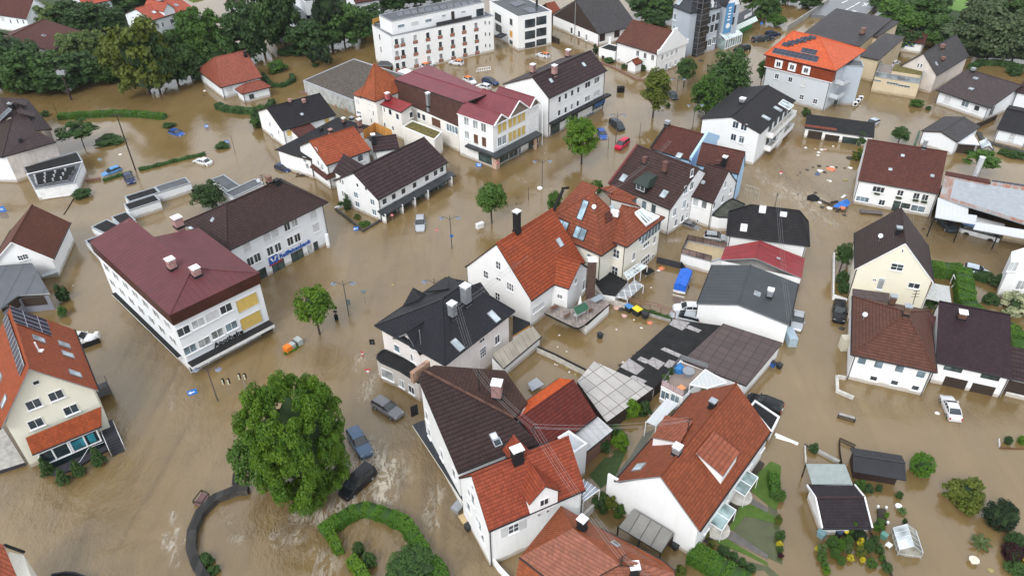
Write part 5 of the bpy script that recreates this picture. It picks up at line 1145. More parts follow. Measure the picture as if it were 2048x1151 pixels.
r_=b.rbasis(B3(985,395));q,x,y,n=r_;out=V3((n.x,n.y,0)).normalized();mb=MB();mb.box(q-out*1.+V3((0,0,.6)),(2.3,2.2,1.6),x,out);dr=b.part('dormer',mb,DMETAL)
mb=MB();F=[q+x*1.5+out*.4+V3((0,0,1.4)),q-x*1.5+out*.4+V3((0,0,1.4)),q-x*1.-out*1.+V3((0,0,2.2)),q+x*1.-out*1.+V3((0,0,2.2))];mb.slab(F,.12);mb.slab([F[3],F[2],F[2]-out*2,F[3]-out*2],.12);mb.slab([F[0],F[3],F[3]-out*2,F[0]-out*2.2-V3((0,0,.5))],.12);mb.slab([F[1],F[2],F[2]-out*2,F[1]-out*2.2-V3((0,0,.5))],.12);mb.build('dormer_roof',plain('green_black_sheet',(.022,.035,.028),.5),dr)
fm,pm,sm=winmesh(1.7,1.,'d',2);o=lobj('window',fm,dr,q+out*.11+V3((0,0,.75))-V3(dr['_o']),(0,0,math.atan2(out.y,out.x)-math.pi/2));lobj('pane',pm,o)
b=house('small_dark_gable','small white gabled house between the dark dormer house and sky-blue house','house',B3(1368,425),B3(1545,482),C=B3(1718,315),h=4.9,rt='g',rp=[B3(1482,170),B3(1655,235)],roof=tiles('tiles_dark_umber',(.078,.042,.038),.4,.3,.4,.55),wall=WHITE,ov=.25,og=.1)
b.win([B3(1410,475),B3(1475,495)],1.,1.5,'c',1);b.win([B3(1635,340),B3(1675,385)],.8,1.3,'c',1);b.win([B3(1615,450),B3(1550,500)],.9,1.4,'c',1);b.sky([B3(1467,325)],.5,.5);b.win([B3(1355,593),B3(1425,620)],.4,.5,'d',1,False)
b=Bld('curved_annex','low white annex with curved mossy flat roof beside the small dark gabled house','annex',B3(1620,660))
q=[at(B3(*p),2.6)for p in((1535,575),(1590,592),(1660,594),(1700,590),(1790,490),(1690,445),(1600,500))];b.flat(q,2.6,WHITE,plain('mossy_felt',(.06,.065,.05),.9,var=.6,ns=.5),DMETAL)
b=Bld('sky_blue_house','sky-blue rendered house with two brown-red roofs and a dark chimney','house',B3(1800,440))
b.house(B3(1412,182),B3(1742,258),C=B3(1858,208),h=5.9,rt='g',rp=[B3(1535,5),B3(1818,130)],roof=T_WINE,wall=BLUEW,ov=.25,og=.1)
b.chim(B3(1625,195),.8,1.7,DMETAL);b.chim(B3(1580,190),.8,1.,MATS['old_brick'],None);b.win([B3(1797,205),B3(1778,315),B3(1813,280)],.9,1.5,'c',2)
b.house(A3(1068,1140),B3(1372,155),C=B3(1500,-40),h=6.0,rt='g',rp=[A3(1200,948),A3(1472,1042)],roof=T_WINE,wall=BLUEW,ov=.2,og=.1)
O,u,v,L,Wd,h=b.frame;G=b.G;mb=MB();prof=[(0,5.8),(0,6.5),(Wd/2,b.rz+.7),(Wd,6.5),(Wd,5.8)]
f=[G(L-.3,y,z)for y,z in prof];g_=[G(L+.15,y,z)for y,z in prof];mb.add(g_,[(0,1,2,3,4)]);mb.add(f[::-1],[(0,1,2,3,4)]);mb.add(f+g_,[(i,(i+1)%5,5+(i+1)%5,5+i)[::-1]for i in range(5)]);b.part('blue_parapet',mb,BLUEW)
b.sky([B3(1282,120)],.95,1.1);b.chim(A3(1190,960)if b.facehit(A3(1190,960))else A3(1210,965),.9,1.,METAL,None)
mb=MB();mb.tube(G(-.15,0,6.1),G(-.15,Wd/2,b.rz+.1),.22,4);b.part('black_verge',mb,DMETAL)
q=at(B3(1780,435),0);mb=MB()
for i in range(6):mb.tube(q+u*(i*.5)-v*.0+V3((0,0,-.5)),q+u*(i*.5)+V3((0,0,2.4)),.03,4)
for z in(1.5,2.4):mb.tube(q+V3((0,0,z)),q+u*2.5+V3((0,0,z)),.03,4)
b.part('balcony_grille',mb,ALU)
# red-tile house
b=Bld('red_tile_house','white house with weathered red tiled roof, cross gable and two tall dark chimneys','house',C3(150,300))
b.house(B2(1605,972),C3(150,118),C=(1172,524),h=4.9,rt='gv',rp=B2(1840,795),roof=T_OLDRED,wall=WHITE,ov=.3,og=.12)
O,u,v,L,Wd,h=b.frame
b.win([B2(1860,960),B2(1765,1030),C2(1855,85),B2(1945,1120)],.9,1.3,'d',22);b.win(B2(1862,1065),.9,.5,'d',2,False);b.win(C2(1958,15),.9,1.3,'d',22)
b.win(C3(200,170),2.4,.9,'s',3);b.sky([B3(365,785)],.75,1.2)
cg=pl3([(B3(438,1140),4.9),(B3(582,970),4.9),(B3(530,935),7.0)])
ca,cb_,ct=at(B3(437,1140),4.9),at(B3(582,972),4.9),at(B3(530,937),6.9);mid_=(ca+cb_)/2;ct=hit(B3(530,937),mid_,u)
if True:
    hv=(cb_-ca);hv.z=0;hv.normalize();ins=-V3((hv.y,-hv.x,0));
    if ins.dot(u)>0:ins=-ins
    ct=hit(B3(530,937),mid_,ins)
    F=[[ca,ct,ct+ins*9,ca+ins*6],[ct,cb_,cb_+ins*6,ct+ins*9]]
    b.roof_mesh(F,[T_OLDRED,WOODD,T_OLDRED],name='cross_roof');b.wall_strip([ca+ins*.2,ct+ins*.2,cb_+ins*.2,cb_+ins*4,ca+ins*4],[4.7,ct.z-.25,4.7,4.7,4.7],-1.6,WHITE)
b.win(B3(488,1078),.8,1.,'c',1);b.win(B3(548,1110),.9,1.8,'c',1);b.win(C3(368,85),.9,.7,'d',22)
b.chim(B3(38,700),.9,3.6,DMETAL)
q=at(B3(598,1200),0);q=at(C3(600,85),1.9);mb=MB();mb.box((q.x,q.y,4.2),(1.1,1.1,7.6));cc=b.part('chimney',mb,plain('brown_brick',(.09,.05,.04),.8,var=.3));mb=MB();mb.box((q.x,q.y,8.25),(1.3,1.3,.1));mb.box((q.x,q.y,8.1),(.9,.9,.25));mb.build('chimney_cap',PAINTW,cc)
b=Bld('terrace_annex','flat-roofed annex with furnished grey paved terrace behind the red-tiled white house','annex',C3(575,400))
q=[at(C3(*p),1.95)for p in((248,210),(470,318),(510,325),(545,310),(755,138),(625,80),(435,185),(325,140))];b.roof_mesh([q],[DECKT,DMETAL],t=.3,gutter=False)
b.wall_strip([at(C3(*p),1.7)for p in((572,310),(745,155),(625,95),(470,220))],[1.65]*4,-1.6,WHITE)
b=None
def item(name,label,cat,p,z,mb_fn,mats,group=None,rz=0):
    q=at(p,z);mb=MB();mb_fn(mb,q);o=mb.build(name,mats,None,q);tag(o,label,cat,group);return o
X_,Y_,Z_=V3((.8,.6,0)),V3((-.6,.8,0)),V3((0,0,1))
def f_(mb,q):
    mb.slab([q+X_*-1.1+Y_*-.7+Z_*1.1,q+X_*1.1+Y_*-.7+Z_*1.1,q+X_*1.1+Z_*1.75,q+X_*-1.1+Z_*1.75],.06);mb.slab([q+X_*-1.1+Z_*1.75,q+X_*1.1+Z_*1.75,q+X_*1.1+Y_*.7+Z_*1.3,q+X_*-1.1+Y_*.7+Z_*1.3],.06)
    for i in(-1,1):
        for j in(-1,1):mb.tube(q+X_*i+Y_*j*.6,q+X_*i+Y_*j*.6+Z_*1.2,.04,5,1)
    mb.box(q+Z_*.45,(1.8,.6,.1),X_,Y_,Z_,1)
item('garden_swing','garden swing seat with dark green awning on the paved terrace','garden swing',C3(517,235),2.,f_,[plain('green_awning',(.02,.09,.045)),ALU])
def umb(mb,q):
    mb.tube(q,q+Z_*1.6,.03,6,1);mb.tube(q+Z_*.8,q+Z_*2.2,.3,10,0,.05)
item('closed_parasol','closed white parasol leaning beside the green garden swing','parasol',C3(520,180),2.,umb,[PAINTW,ALU])
def tab(w,d,hh):
    def f(mb,q):
        mb.box(q+Z_*hh,(w,d,.06),X_,Y_,Z_)
        for i in(-1,1):
            for j in(-1,1):mb.tube(q+X_*(i*w*.42)+Y_*(j*d*.42),q+X_*(i*w*.42)+Y_*(j*d*.42)+Z_*hh,.03,4)
    return f
item('glass_table','grey glass table on the far corner of the paved terrace','table',C3(655,130),2.,tab(1.9,1.,.7),[plain('grey_glass',(.28,.32,.36),.2)])
item('terrace_table','small brown table at the left end of the paved terrace','table',C3(322,195),2.,tab(1.2,.5,.6),[WOODB])
item('terrace_bench','low brown bench on the front edge of the paved terrace','bench',C3(425,245),2.,tab(1.1,.4,.4),[WOODB])
item('terrace_stool','small brown stool left of the round corner of the paved terrace','stool',C3(600,208),2.,tab(.9,.4,.4),[WOODB])
# dark central house
b=Bld('navy_roof_house','pale rose house with blue-black hipped roof, two metal chimneys and small side gable','house',(838,802))
b.house(E3(98,600),E3(800,998),C=E3(1525,472),h=6.8,rt='hv',rp=[E3(768,272),E3(1020,232)],roof=T_NAVY,wall=ROSE,ov=.55)
O,u,v,L,Wd,h=b.frame;G=b.G
b.chim(E3(880,515),.95,2.2,METAL);b.chim(E3(1015,380),1.1,3.,METAL);b.sky([E3(925,800),E3(1290,515)],.85,1.6)
b.win([E3(322,832),E3(488,932)],1.,1.2,'b',1);b.win(E3(1180,870),1.2,1.6,'d',33,False);b.win(E3(1322,742),1.,1.4,'d',2);b.win([E3(1170,750)],1.,.6,'d',2,False)
fq=at(E3(435,672),6.5)
ca,cb_=at(E3(300,722),6.0),at(E3(560,880),6.0);mid_=(ca+cb_)/2;hv=(cb_-ca);hv.z=0;hv.normalize();ins=V3((-hv.y,hv.x,0));ct=hit(E3(432,668),ca,ins)
F=[[ca-ins*.3,ct-ins*.3,ct+ins*5,ca+ins*3],[ct-ins*.3,cb_-ins*.3,cb_+ins*3,ct+ins*5]]
b.roof_mesh(F,[T_NAVY,METAL,T_NAVY],name='cross_roof');mb=MB();mb.add([ca+hv*.3+ins*.1-V3((0,0,6)),cb_-hv*.3+ins*.1-V3((0,0,6)),cb_-hv*.3+ins*.1,ct+ins*.1-V3((0,0,.25)),ca+hv*.3+ins*.1],[(0,1,2,3,4)]);b.part('gable_wall',mb,ROSE);b.walls.append((ca+ins*.1,cb_+ins*.1,0,9));b.win(E3(465,785),1.,1.8,'d',1)
# rear gables
for i,(a_,c_,d_,e_)in enumerate(((E3(372,415),E3(480,222),E3(612,290),E3(560,330)),(E3(1030,215),E3(1155,168),E3(1290,350),E3(1130,300)))):
    q=[at(a_,6.9),at(c_,8.6),at(d_,7.6 if i==0 else 6.9),at(e_,7.4)];b.roof_mesh([q],[T_NAVY,DMETAL,T_NAVY],name='dormer_roof',gutter=False)
q=pl3([(E3(830,235),9.4),(E3(612,262),8.2),(E3(840,112),9.2)]);b.roof_mesh([q,[at(E3(830,235),9.4),at(E3(840,112),9.2),at(E3(1040,210),7.8),at(E3(960,260),8.6)]],[T_NAVY,DMETAL,T_NAVY],name='rear_roof',gutter=False)
b.mast(E3(935,600),2.8,2);MAST1=b.top
mb=MB();r_=b.rbasis(E3(568,850));q=at(E3(566,850),6.2);mb.tube(q,q+V3((0,0,3.2)),.05,6);b.part('lightning_rod',mb,METAL)
b.flat([at(p,3.2)for p in(C2(1243,748),C2(1100,655),C2(955,590),C2(925,560),C2(930,530),C2(965,500),C2(990,492),(870,745))],3.2,stucco('stucco_greige',(.55,.52,.49),.3,.5),FELT,DMETAL,rname='rounded_flat_roof')
b.win(C2(1010,685),2.,1.6,'d',1);b.win([C2(1117,752),C2(1195,800)],1.1,1.3,'d',2)
b=Bld('lean_to','beige corrugated lean-to roof on a white wall right of the blue-black roofed house','lean-to',C3(10,640))
q=pl3([(E3(1385,1030),2.),(E3(1765,712),2.),(E3(1680,610),3.4),(E3(1270,890),None)]);b.roof_mesh([q],[S_BEIGE,METAL],t=.12)
b.wall_strip([q[0]+V3((-.2,.3,0)),q[1]+V3((-.2,.2,0)),q[2],q[3]],[1.8,1.8,3.2,3.2],-1.6,WHITE)
b=Bld('black_lean_to','black flat roof strip with orange board edge between rose house and red-tiled house','annex',E3(1480,700))
q=[at(E3(*p),2.9)for p in((1478,705),(1655,600),(1650,570),(1480,500))];b.roof_mesh([q],[FELT,WOODO],t=.25,gutter=False);b.wall_strip(q,[2.6]*4,-1.6,ROSE)
# ---- street house with irregular roof
b=Bld('street_house','white street house with big dark mossy roof tapering to a brick parapet','house',(925,1002))
TM=tiles('tiles_mossy_dark',(.07,.045,.045),.48,.4,.5,.6,(.03,.028,.026),.7,.5)
S=pl3([((916,945),6.),((1012,906),6.),(E1(160,250),10.2),(E1(205,178),None),(E1(1010,600),None),(E1(1240,830),None)])
sa,sb_,sc_,sd_,se_,sf_=S[2],S[0],S[1],S[3],S[4],S[5]
hz_=at(E1(1235,830),6.)
b.roof_mesh([[sb_,sc_,sf_,se_,sd_,sa]],[TM,DMETAL,TM],t=.25,ridge=False)
F2=pl3([(E1(205,178),sd_.z),(E1(1010,600),se_.z),(E1(1130,460),6.9),(E1(930,178),None),(E1(300,132),None)])
b.roof_mesh([F2],[tiles('tiles_brown_mossy',(.085,.05,.04),.4,.3,.4,.3,(.04,.03,.028),.7,.4),DMETAL,TM],t=.25,name='rear_roof',gutter=False)
mb=MB();mb.tube(sd_+Z_*.1,se_+Z_*.1,.16,6);b.part('ridge_cap',mb,plain('mossy_ridge',(.1,.05,.035),.9,var=.5))
mb=MB();q=at(E1(178,165),10.3);mb.box(q-Z_*.4,(.5,2.6,1.5),V3((.75,-.65,0)).normalized(),V3((.65,.75,0)).normalized());b.part('brick_parapet',mb,plain('weathered_brick',(.32,.2,.14),.9,var=.4))
wv=[sb_,sc_,at(E1(1130,470),6.8),at(E1(940,190),7.),at(E1(300,140),8.),sa];wv=[V3((p.x,p.y,0))for p in wv];cx_=sum(wv,V3())/6;wv=[p+(cx_-p).normalized()*.25 for p in wv]
b.wall_strip(wv,[5.75,5.75,6.9,6.9,8.4,9.9],-1.6,WHITE)
b.sky([E1(860,815)],.8,.8,1,GL);b.sky([E1(832,765)],.7,.8,1,PAINTW);b.chim(E1(860,410),1.2,2.2,plain('rose_chimney2',(.3,.17,.16),.8,var=.3));b.mast(E1(703,355),2.8,2);MAST2=b.top
for x,y in((240,580),(262,730),(372,920),(480,1090)):b.win(E1(x,y),.9,1.5,'c',1)
mb=MB();cp=[at(p,2.)for p in(E1(108,660),E1(185,810),E1(470,1165),(926,1003))];cu2=(cp[2]-cp[0]);cu2.z=0;cu2.normalize();cn2=V3((-cu2.y,cu2.x,0));
cw=1.5
mb.slab([cp[0],cp[3],cp[3]+cn2*cw,cp[0]+cn2*cw],.22,0,1);b.part('street_canopy',mb,[S_BLUEBLK,CREAM])
mb=MB();q=at(E1(130,560),2.);mb.box(q+Z_*.5,(.12,.9,1.6),cu2,cn2);b.part('sign_blade',mb,DMETAL)
# ---- red house in front (bottom middle)
b=Bld('front_red_house','white corner house with red tiled roof, gabled dormer and shuttered window at the bottom centre','house',(984,1127))
TF=tiles('tiles_coral_red',(.29,.066,.038),.34,.33,.12,.42,(.12,.05,.04),.5,.15)
b.house(E2(372,808),E2(1112,490),D=E2(160,395),h=6.,rt='g',rp=[E2(245,375),E2(990,85)],roof=TF,wall=WHITE,ov=.3,og=.1)
O,u,v,L,Wd,h=b.frame;G=b.G
b.chim(E2(590,262),1.2,1.5,DMETAL,PAINTW,.9);b.win(E2(562,785),1.2,1.3,'d',22);b.win([E2(758,682),E2(823,655)],.45,.45,'d',1,False)
hh=b.wallhit(E2(562,785));q,nr=hh[1],hh[2];tx=V3((-nr.y,nr.x,0))
for s_ in(-1,1):mb=MB();mb.box(q+tx*(s_*1.0)+nr*.05,(.7,.06,1.3),tx,nr);b.part('shutter',mb,plain('shutter_grey',(.55,.56,.57)))
for x,y,w_,h_ in((252,475,.5,.8),(225,515,.6,1.1),(255,565,.8,1.7),(222,625,.9,1.4),(306,765,.9,1.6),(290,720,.6,1.),(330,860,.8,1.2)):b.win(E2(x,y),w_,h_,'b',1)
b.gdormer(E2(795,635),3.,1.9,1.5,TF,WHITE,True,'d',1.,1.)
b.mast(E2(715,170),3.,2);MAST3=b.top
q=pl3([(E1(905,880),7.),(E1(955,950),7.2),(E1(1005,750),9.),(E1(1150,885),8.)]);b.roof_mesh([[q[0],q[1],at(E1(1095,905),9.2),q[2]],[q[2],at(E1(1095,905),9.2),q[3]]],[TF,DMETAL,TF],name='rear_gable_roof',gutter=False)
# ---- dark red gable behind (1050-1200)
b=Bld('two_tone_house','rear house with one bright orange roof slope and one dark red tiled slope','house',E1(1400,800))
q=pl3([(E1(1035,595),5.6),(E1(1525,262),5.6),(E1(1310,285),4.),]);rA=at(E1(1110,565),6.6);rB=at(E1(1540,262),6.6);dl=(rB-rA);dl.z=0;eA,eB=at(E1(1165,800),4.),at(E1(1740,580),4.)
nrm_=(eB-rB);nrm_.z=0
b.roof_mesh([[eB-dl*1.05,eB,rB,rA-dl.normalized()*1.],[rA-dl.normalized()*1.,rB,rB-nrm_*.62+V3((0,0,-1.6)),rA-dl.normalized()*1.-nrm_*.62+V3((0,0,-1.6))]],[T_DRED,DMETAL,T_DRED])
b.roofs[-1].data.materials.append(T_ORANGE)
b.roofs[-1].data.polygons[0].material_index=0
pz=rB-nrm_*.31+V3((0,0,-.74));r1q=rA-dl.normalized()*1.
mb=MB();up=V3((0,0,.03));mb.slab([r1q+up,rB+up,rB-nrm_*.63+V3((0,0,-1.6))+up,r1q-nrm_*.63+V3((0,0,-1.6))+up],.05);b.part('orange_slope',mb,tiles('tiles_vivid_orange',(.62,.105,.02),.4,.3,.0,.3,(.3,.08,.04),.45,.12))
b.wall_strip([V3((p.x,p.y,0))for p in(eB-dl*.98-nrm_*.06,eB-nrm_*.06,rB,rB-nrm_*.5,rA-nrm_*.5)],[3.8,3.8,6.3,4.6,4.6],-1.6,BRICKC)
b=Bld('pale_sheet_annex','annex with white-grey striped sheet roof and brick wall beside the dark red slope','annex',E1(1750,960))
q=pl3([(E1(1650,895),2.7),(E1(1885,705),2.7),(E1(1750,585),3.5),(E1(1500,765),None)]);b.roof_mesh([q],[seam('sheet_white',(.66,.67,.68),.8,.5,0,None,True,.12,.5),METAL],t=.12);b.wall_strip([V3((p.x,p.y,0))+V3((-.15,.15,0))for p in q],[2.5,2.5,3.3,3.3],-1.6,BRICKC)
b=Bld('white_box_annex','tall white box with pale sunken roof right behind the bottom centre red roof','annex',E1(1640,1090));q=[at(E1(*p),5.)for p in((1540,905),(1655,825),(1495,712),(1400,770))];b.flat(q,5.,WHITE,plain('pale_roof',(.5,.52,.54),.6),PAINTW)
mb=MB();q=[at(E2(*p),3.)for p in((1095,585),(1220,492),(1100,412),(1075,500))];
b=Bld('striped_canopy','grey glass canopy with white bars behind the bottom centre red house','canopy',E2(1150,560));mb=MB();mb.slab(q,.06);b.part('canopy_roof',mb,glass('canopy_glass',(.25,.28,.32),.2));mb=MB()
for i in range(5):mb.tube(q[0].lerp(q[3],i/4)+Z_*.05,q[1].lerp(q[2],i/4)+Z_*.05,.05,4)
for p in q:mb.tube((p.x,p.y,-1.5),p,.05,4)
b.part('canopy_frame',mb,PAINTW)
# ---- bottom hip roof
b=Bld('bottom_hip_house','house with broad rust-orange and rose tiled hipped roofs cut by the bottom edge','house',E2(900,1300))
TB2=tiles('tiles_rust_orange',(.27,.075,.03),.34,.28,.1,.2,(.12,.06,.04),.35,.3,.5)
z0q=4.2
q=pl3([(E2(610,1005),4.0),(E2(790,1160),4.0),(E2(1015,785),7.2)])
RS=[at(E2(610,1005),4.4),at(E2(1015,785),7.6),at(E2(1375,1060),7.0),at(E2(820,1160),4.2),at(E2(1150,1250),4.2)]
b.roof_mesh([[RS[0],at(E2(820,1165),4.4),at(E2(1120,1200),5.1),RS[2],RS[1]]],[T_ROSE,WOODD,T_ROSE])
b.roof_mesh([[RS[0],RS[1],at(E2(925,612),5.0)]],[TB2,WOODD,TB2],name='west_roof')
b.roof_mesh([[RS[1],at(E2(925,612),5.0),at(E2(1235,790),4.6),at(E2(1700,1035),4.6),at(E2(1800,1120),4.6),RS[2]]],[TB2,WOODD,TB2],name='east_roof')
b.roof_mesh([[RS[0],at(E2(580,1160),3.6),at(E2(820,1165),4.4)]],[TB2,WOODD,TB2],name='south_roof')
b.roof_mesh([[at(E2(1210,1160),5.),at(E2(1400,1015),7.1),at(E2(1795,1125),4.8),at(E2(1780,1200),4.4)]],[T_ROSE,WOODD,T_ROSE],name='front_wing_roof')
b.wall_strip([V3((p.x,p.y,0))for p in(at(E2(620,1010),4),at(E2(600,1160),3.5),at(E2(1500,1250),4),at(E2(1780,1130),4),at(E2(1690,1050),4),at(E2(1235,810),4),at(E2(925,640),4.6))],[3.6]*7,-1.6,WHITE)
b.chim(E2(1085,790),.8,1.4,DMETAL);b.chim(E2(1480,1135),.9,1.2,DMETAL);b.sky([E2(1342,908)],.7,.5,1,GL)
b.mast(E2(1385,1080),1.6,3);MAST4=b.top
mb=MB();mb.slab([at(E2(1380,855),3.4),at(E2(1690,1030),3.4),at(E2(1695,1062),2.4),at(E2(1370,872),2.4)],.1);b.part('edge_trim',mb,T_DRED)
# ---- long red house
b=Bld('long_red_house','long white house with terracotta roof, shed dormers and blank gable wall facing the gardens','house',D3(1365,1000))
TL=tiles('tiles_rich_terracotta',(.255,.066,.03),.36,.3,.12,.34,(.12,.06,.035),.45,.3,.5)
eR=at(D3(1440,806),4.6);far=at(C3(1985,1120),4.6);v=(far-eR);v.z=0;Lg=v.length;v.normalize();u=V3((v.y,-v.x,0))
apx=hit(D3(1138,385),eR,v);eL=hit(D3(790,425),eR,v)
F=[[apx,eR,eR+v*Lg,apx+v*Lg],[eL,apx,apx+v*Lg,eL+v*Lg]];b.roof_mesh(F,[TL,METAL,TL])
k=v*.15
b.wall_strip([V3((p.x,p.y,0))for p in(eL+k+u*.3,apx+k,eR-u*.25+k,eR-u*.25+v*(Lg-.2),apx+v*(Lg-.2),eL+v*(Lg-.2)+u*.3)],[eL.z-.2,apx.z-.2,4.45,4.45,apx.z-.2,eL.z-.2],-1.6,WHITE)
mb=MB();mb.box((eL+k-u*.35-Z_*3.)+v*.12,(1.3,.24,6.4),u,v);b.part('gable_end_wall',mb,WHITE)
b.chim(D3(1262,215),.8,1.0,METAL);b.chim(C3(1535,935),.7,.8,DMETAL,METAL);b.sky([D3(975,318)],1.1,1.2);b.mast(C3(1345,1120),1.8,1);MAST5=b.top
b.sdormer([D3(1620,385),D3(1745,200),D3(1550,38),D3(1410,205)],WHITE,tiles('tiles_pink_terracotta',(.31,.1,.065),.5,.3,.1,.35),(1.5,.25))
b.sdormer([D3(1075,88),C3(1175,995),C3(1385,1040),D3(1290,128)],WHITE,MATS['tiles_pink_terracotta'],(1.4,.3))
for p in(D3(1925,155),D3(1830,275),D3(1640,560),D3(1495,775)):
    if b.wallhit(p):b.win(p,1.,1.2,'s',1)
for(x,y)in((1780,425),(1605,680)):
    q=at(D3(x,y),2.);u2,v2=u,v;mb=MB();mb.slab([q-v2*1.6-u2*.9,q-v2*1.6+u2*.9-Z_*.2,q+v2*1.6+u2*.9-Z_*.2,q+v2*1.6-u2*.9],.05);cn_=b.part('glass_canopy',mb,glass('canopy_pale',(.2,.27,.27),.15));mb=MB()
    for i in(-1,0,1):mb.tube(q+v2*(1.6*i)-u2*.9+Z_*.04,q+v2*(1.6*i)+u2*.9-Z_*.16,.05,4)
    for j in(-1,1):mb.tube(q-v2*1.6+u2*(.9*j)+Z_*(.04 if j<0 else-.16),q+v2*1.6+u2*(.9*j)+Z_*(.04 if j<0 else-.16),.05,4);mb.tube(q+v2*(1.6*j)+u2*.9-Z_*3,q+v2*(1.6*j)+u2*.9-Z_*.2,.04,4)
    mb.build('canopy_frame',PAINTW,cn_)
    mb=MB();qq=at(D3(x-35,y+105),.12);mb.tube((qq.x,qq.y,-1),(qq.x,qq.y,.12),1.35,24);o=mb.build('round_step',CONCL,None,qq);tag(o,'round pale stone step below the %s glass canopy of the long terracotta house'%('upper' if y<500 else 'lower'),'step','round steps of the long terracotta house')
b=Bld('garden_carport','carport with grey fibre-cement roof on the blank gable of the long terracotta house','carport',D3(1150,1000))
q=pl3([(D3(818,775),1.7),(D3(1145,972),1.7),(D3(1245,825),2.5),(D3(930,636),None)]);b.roof_mesh([q],[slabs('fibre_cement_grey',(.22,.215,.2),1.25,4.,.05,(.05,.05,.05),.85,.1),WOODD],t=.15,gutter=False)
mb=MB()
for p in(q[0],q[1],q[0].lerp(q[1],.5)):mb.box((p.x,p.y+.2,0),(.16,.16,3.2))
b.part('post',mb,WOODD);mb=MB();mb.add([(q[3].x,q[3].y+.1,-1),(q[2].x,q[2].y+.1,-1),(q[2].x,q[2].y+.1,2.3),(q[3].x,q[3].y+.1,2.3)],[(0,1,2,3),(3,2,1,0)]);b.part('rear_boards',mb,WOODD)
b=Bld('white_garage','white garage with dark flat roof and pale rim beside the black estate car','garage',(1540,900));q=[at(p,1.4)for p in(C4(20,1100),C4(92,1045),C4(80,1005),C4(-60,930),C3(1830,860))];b.flat([at(p,1.4)for p in((1541,868),(1559,833),(1510,800),(1500,812),(1538,858))],1.4,WHITE,FELT,PAINTW)
# ---- yard roofs
b=Bld('fibre_cement_shed','shed with large pale lichen-stained fibre-cement roof','shed',C3(750,1080))
q=pl3([(C3(500,735),2.6),(C3(725,1050),2.0),(C3(1085,790),2.0),(C3(630,582),None)]);b.roof_mesh([[q[0],q[1],q[2],q[3]]],[ETERN,DMETAL],t=.15,gutter=False)
b.wall_strip([V3((p.x,p.y,0))for p in q],[2.3,1.75,1.75,2.3],-1.6,WOODD)
b=Bld('patched_roof_shed','wide low shed with black felt roof patched with pale rectangles','shed',C3(900,700))
z_=2.0;b.roof_mesh([[at(C3(*p),z_)for p in((795,660),(1085,790),(1150,725),(1310,580),(1620,310),(1240,262))]],[FELT,DMETAL],t=.2,gutter=False);b.wall_strip([at(C3(*p),z_)for p in((805,655),(1085,780),(1600,320),(1245,270))],[1.75]*4,-1.6,WOODD)
mb=MB()
for P4 in(((1205,300),(1305,345),(1330,325),(1230,270)),((1230,270),(1330,320),(1365,285),(1245,262)),((1330,325),(1430,362),(1455,345),(1360,305)),((1140,490),(1310,565),(1330,543),(1170,475)),((830,625),(955,685),(1015,635),(900,560)),((905,705),(1005,757),(1035,733),(930,688)),((1030,590),(1120,645),(1175,595),(1080,550)),((960,570),(1030,600),(1050,572),(985,545)),((1165,615),(1215,640),(1270,590),(1205,567))):
    mb.slab([at(C3(*p),z_+.05)for p in P4],.045)
b.part('roof_patch',mb,slabs('pale_felt',(.36,.34,.34),.9,1.4,.05,(.2,.19,.18),.8,.12))
b=Bld('brown_panel_hall','workshop with large brown square-panelled flat roof','workshop',(1550,720))
q=pl3([(C3(1310,575),2.9),(C4(-165,770),2.9),(C4(112,440),2.6),(C3(1620,292),None)])
b.roof_mesh([q],[ETERNB,DMETAL],t=.2,gutter=False);b.wall_strip([V3((p.x,p.y,0))for p in(q[0]+V3((.3,.3,0)),q[1]+V3((-.3,.3,0)),q[2]+V3((-.4,-.2,0)),q[3]+V3((.2,-.3,0)))],[2.6,2.6,2.3,2.6],-1.6,WHITE)
b=Bld('roof_deck_annex','white annex with planted roof terrace, fabric-covered railing and dark windows','annex',C3(1290,870))
q=[at(C3(*p),2.6)for p in((1145,775),(1310,860),(1420,760),(1500,650),(1290,578))];b.flat(q,2.6,WHITE,plain('terrace_floor',(.28,.22,.19),.8),WHITE)
mb=MB();Q=[p+Z_*.1 for p in q]
for i,j in((0,1),(1,2),(4,0),(3,4)):mb.add([Q[i],Q[j],Q[j]+Z_*.95,Q[i]+Z_*.95],[(0,1,2,3),(3,2,1,0)],1 if(i,j)!=(0,1)else 0)
b.part('railing',mb,[slabs('striped_cloth',(.38,.3,.36),.25,3,.06,(.55,.4,.36),.8,.3),plain('grey_cloth',(.2,.21,.22))])
b.win([C3(1110,820),C3(1175,845),C3(1250,872)],1.2,1.4,'b',2)
b=Bld('framed_shed','white shed with dark diagonal timber frame below the roof terrace','shed',C3(950,930));b.wall_strip([at(C3(930,925),.2),at(C3(1085,850),.2),at(C3(1085,790),1.9),at(C3(960,880),1.9)],[1.9]*4,-1.6,WHITE,cap=True)
q0,q1=b.walls[0][0],b.walls[0][1];mb=MB();d_=(q1-q0);nn=V3((d_.y,-d_.x,0)).normalized()*.05
for a_,c_ in(((0,.1),(1,.1)),((0,1.85),(1,1.85)),((.3,.1),(.3,1.85)),((.65,.1),(.65,1.85)),((0,.1),(.3,1.8)),((.35,1.8),(.62,.2)),((.7,.2),(.98,1.8))):mb.tube(q0+d_*a_[0]+nn+Z_*a_[1],q0+d_*c_[0]+nn+Z_*c_[1],.07,4)
b.part('timber_frame',mb,DMETAL)
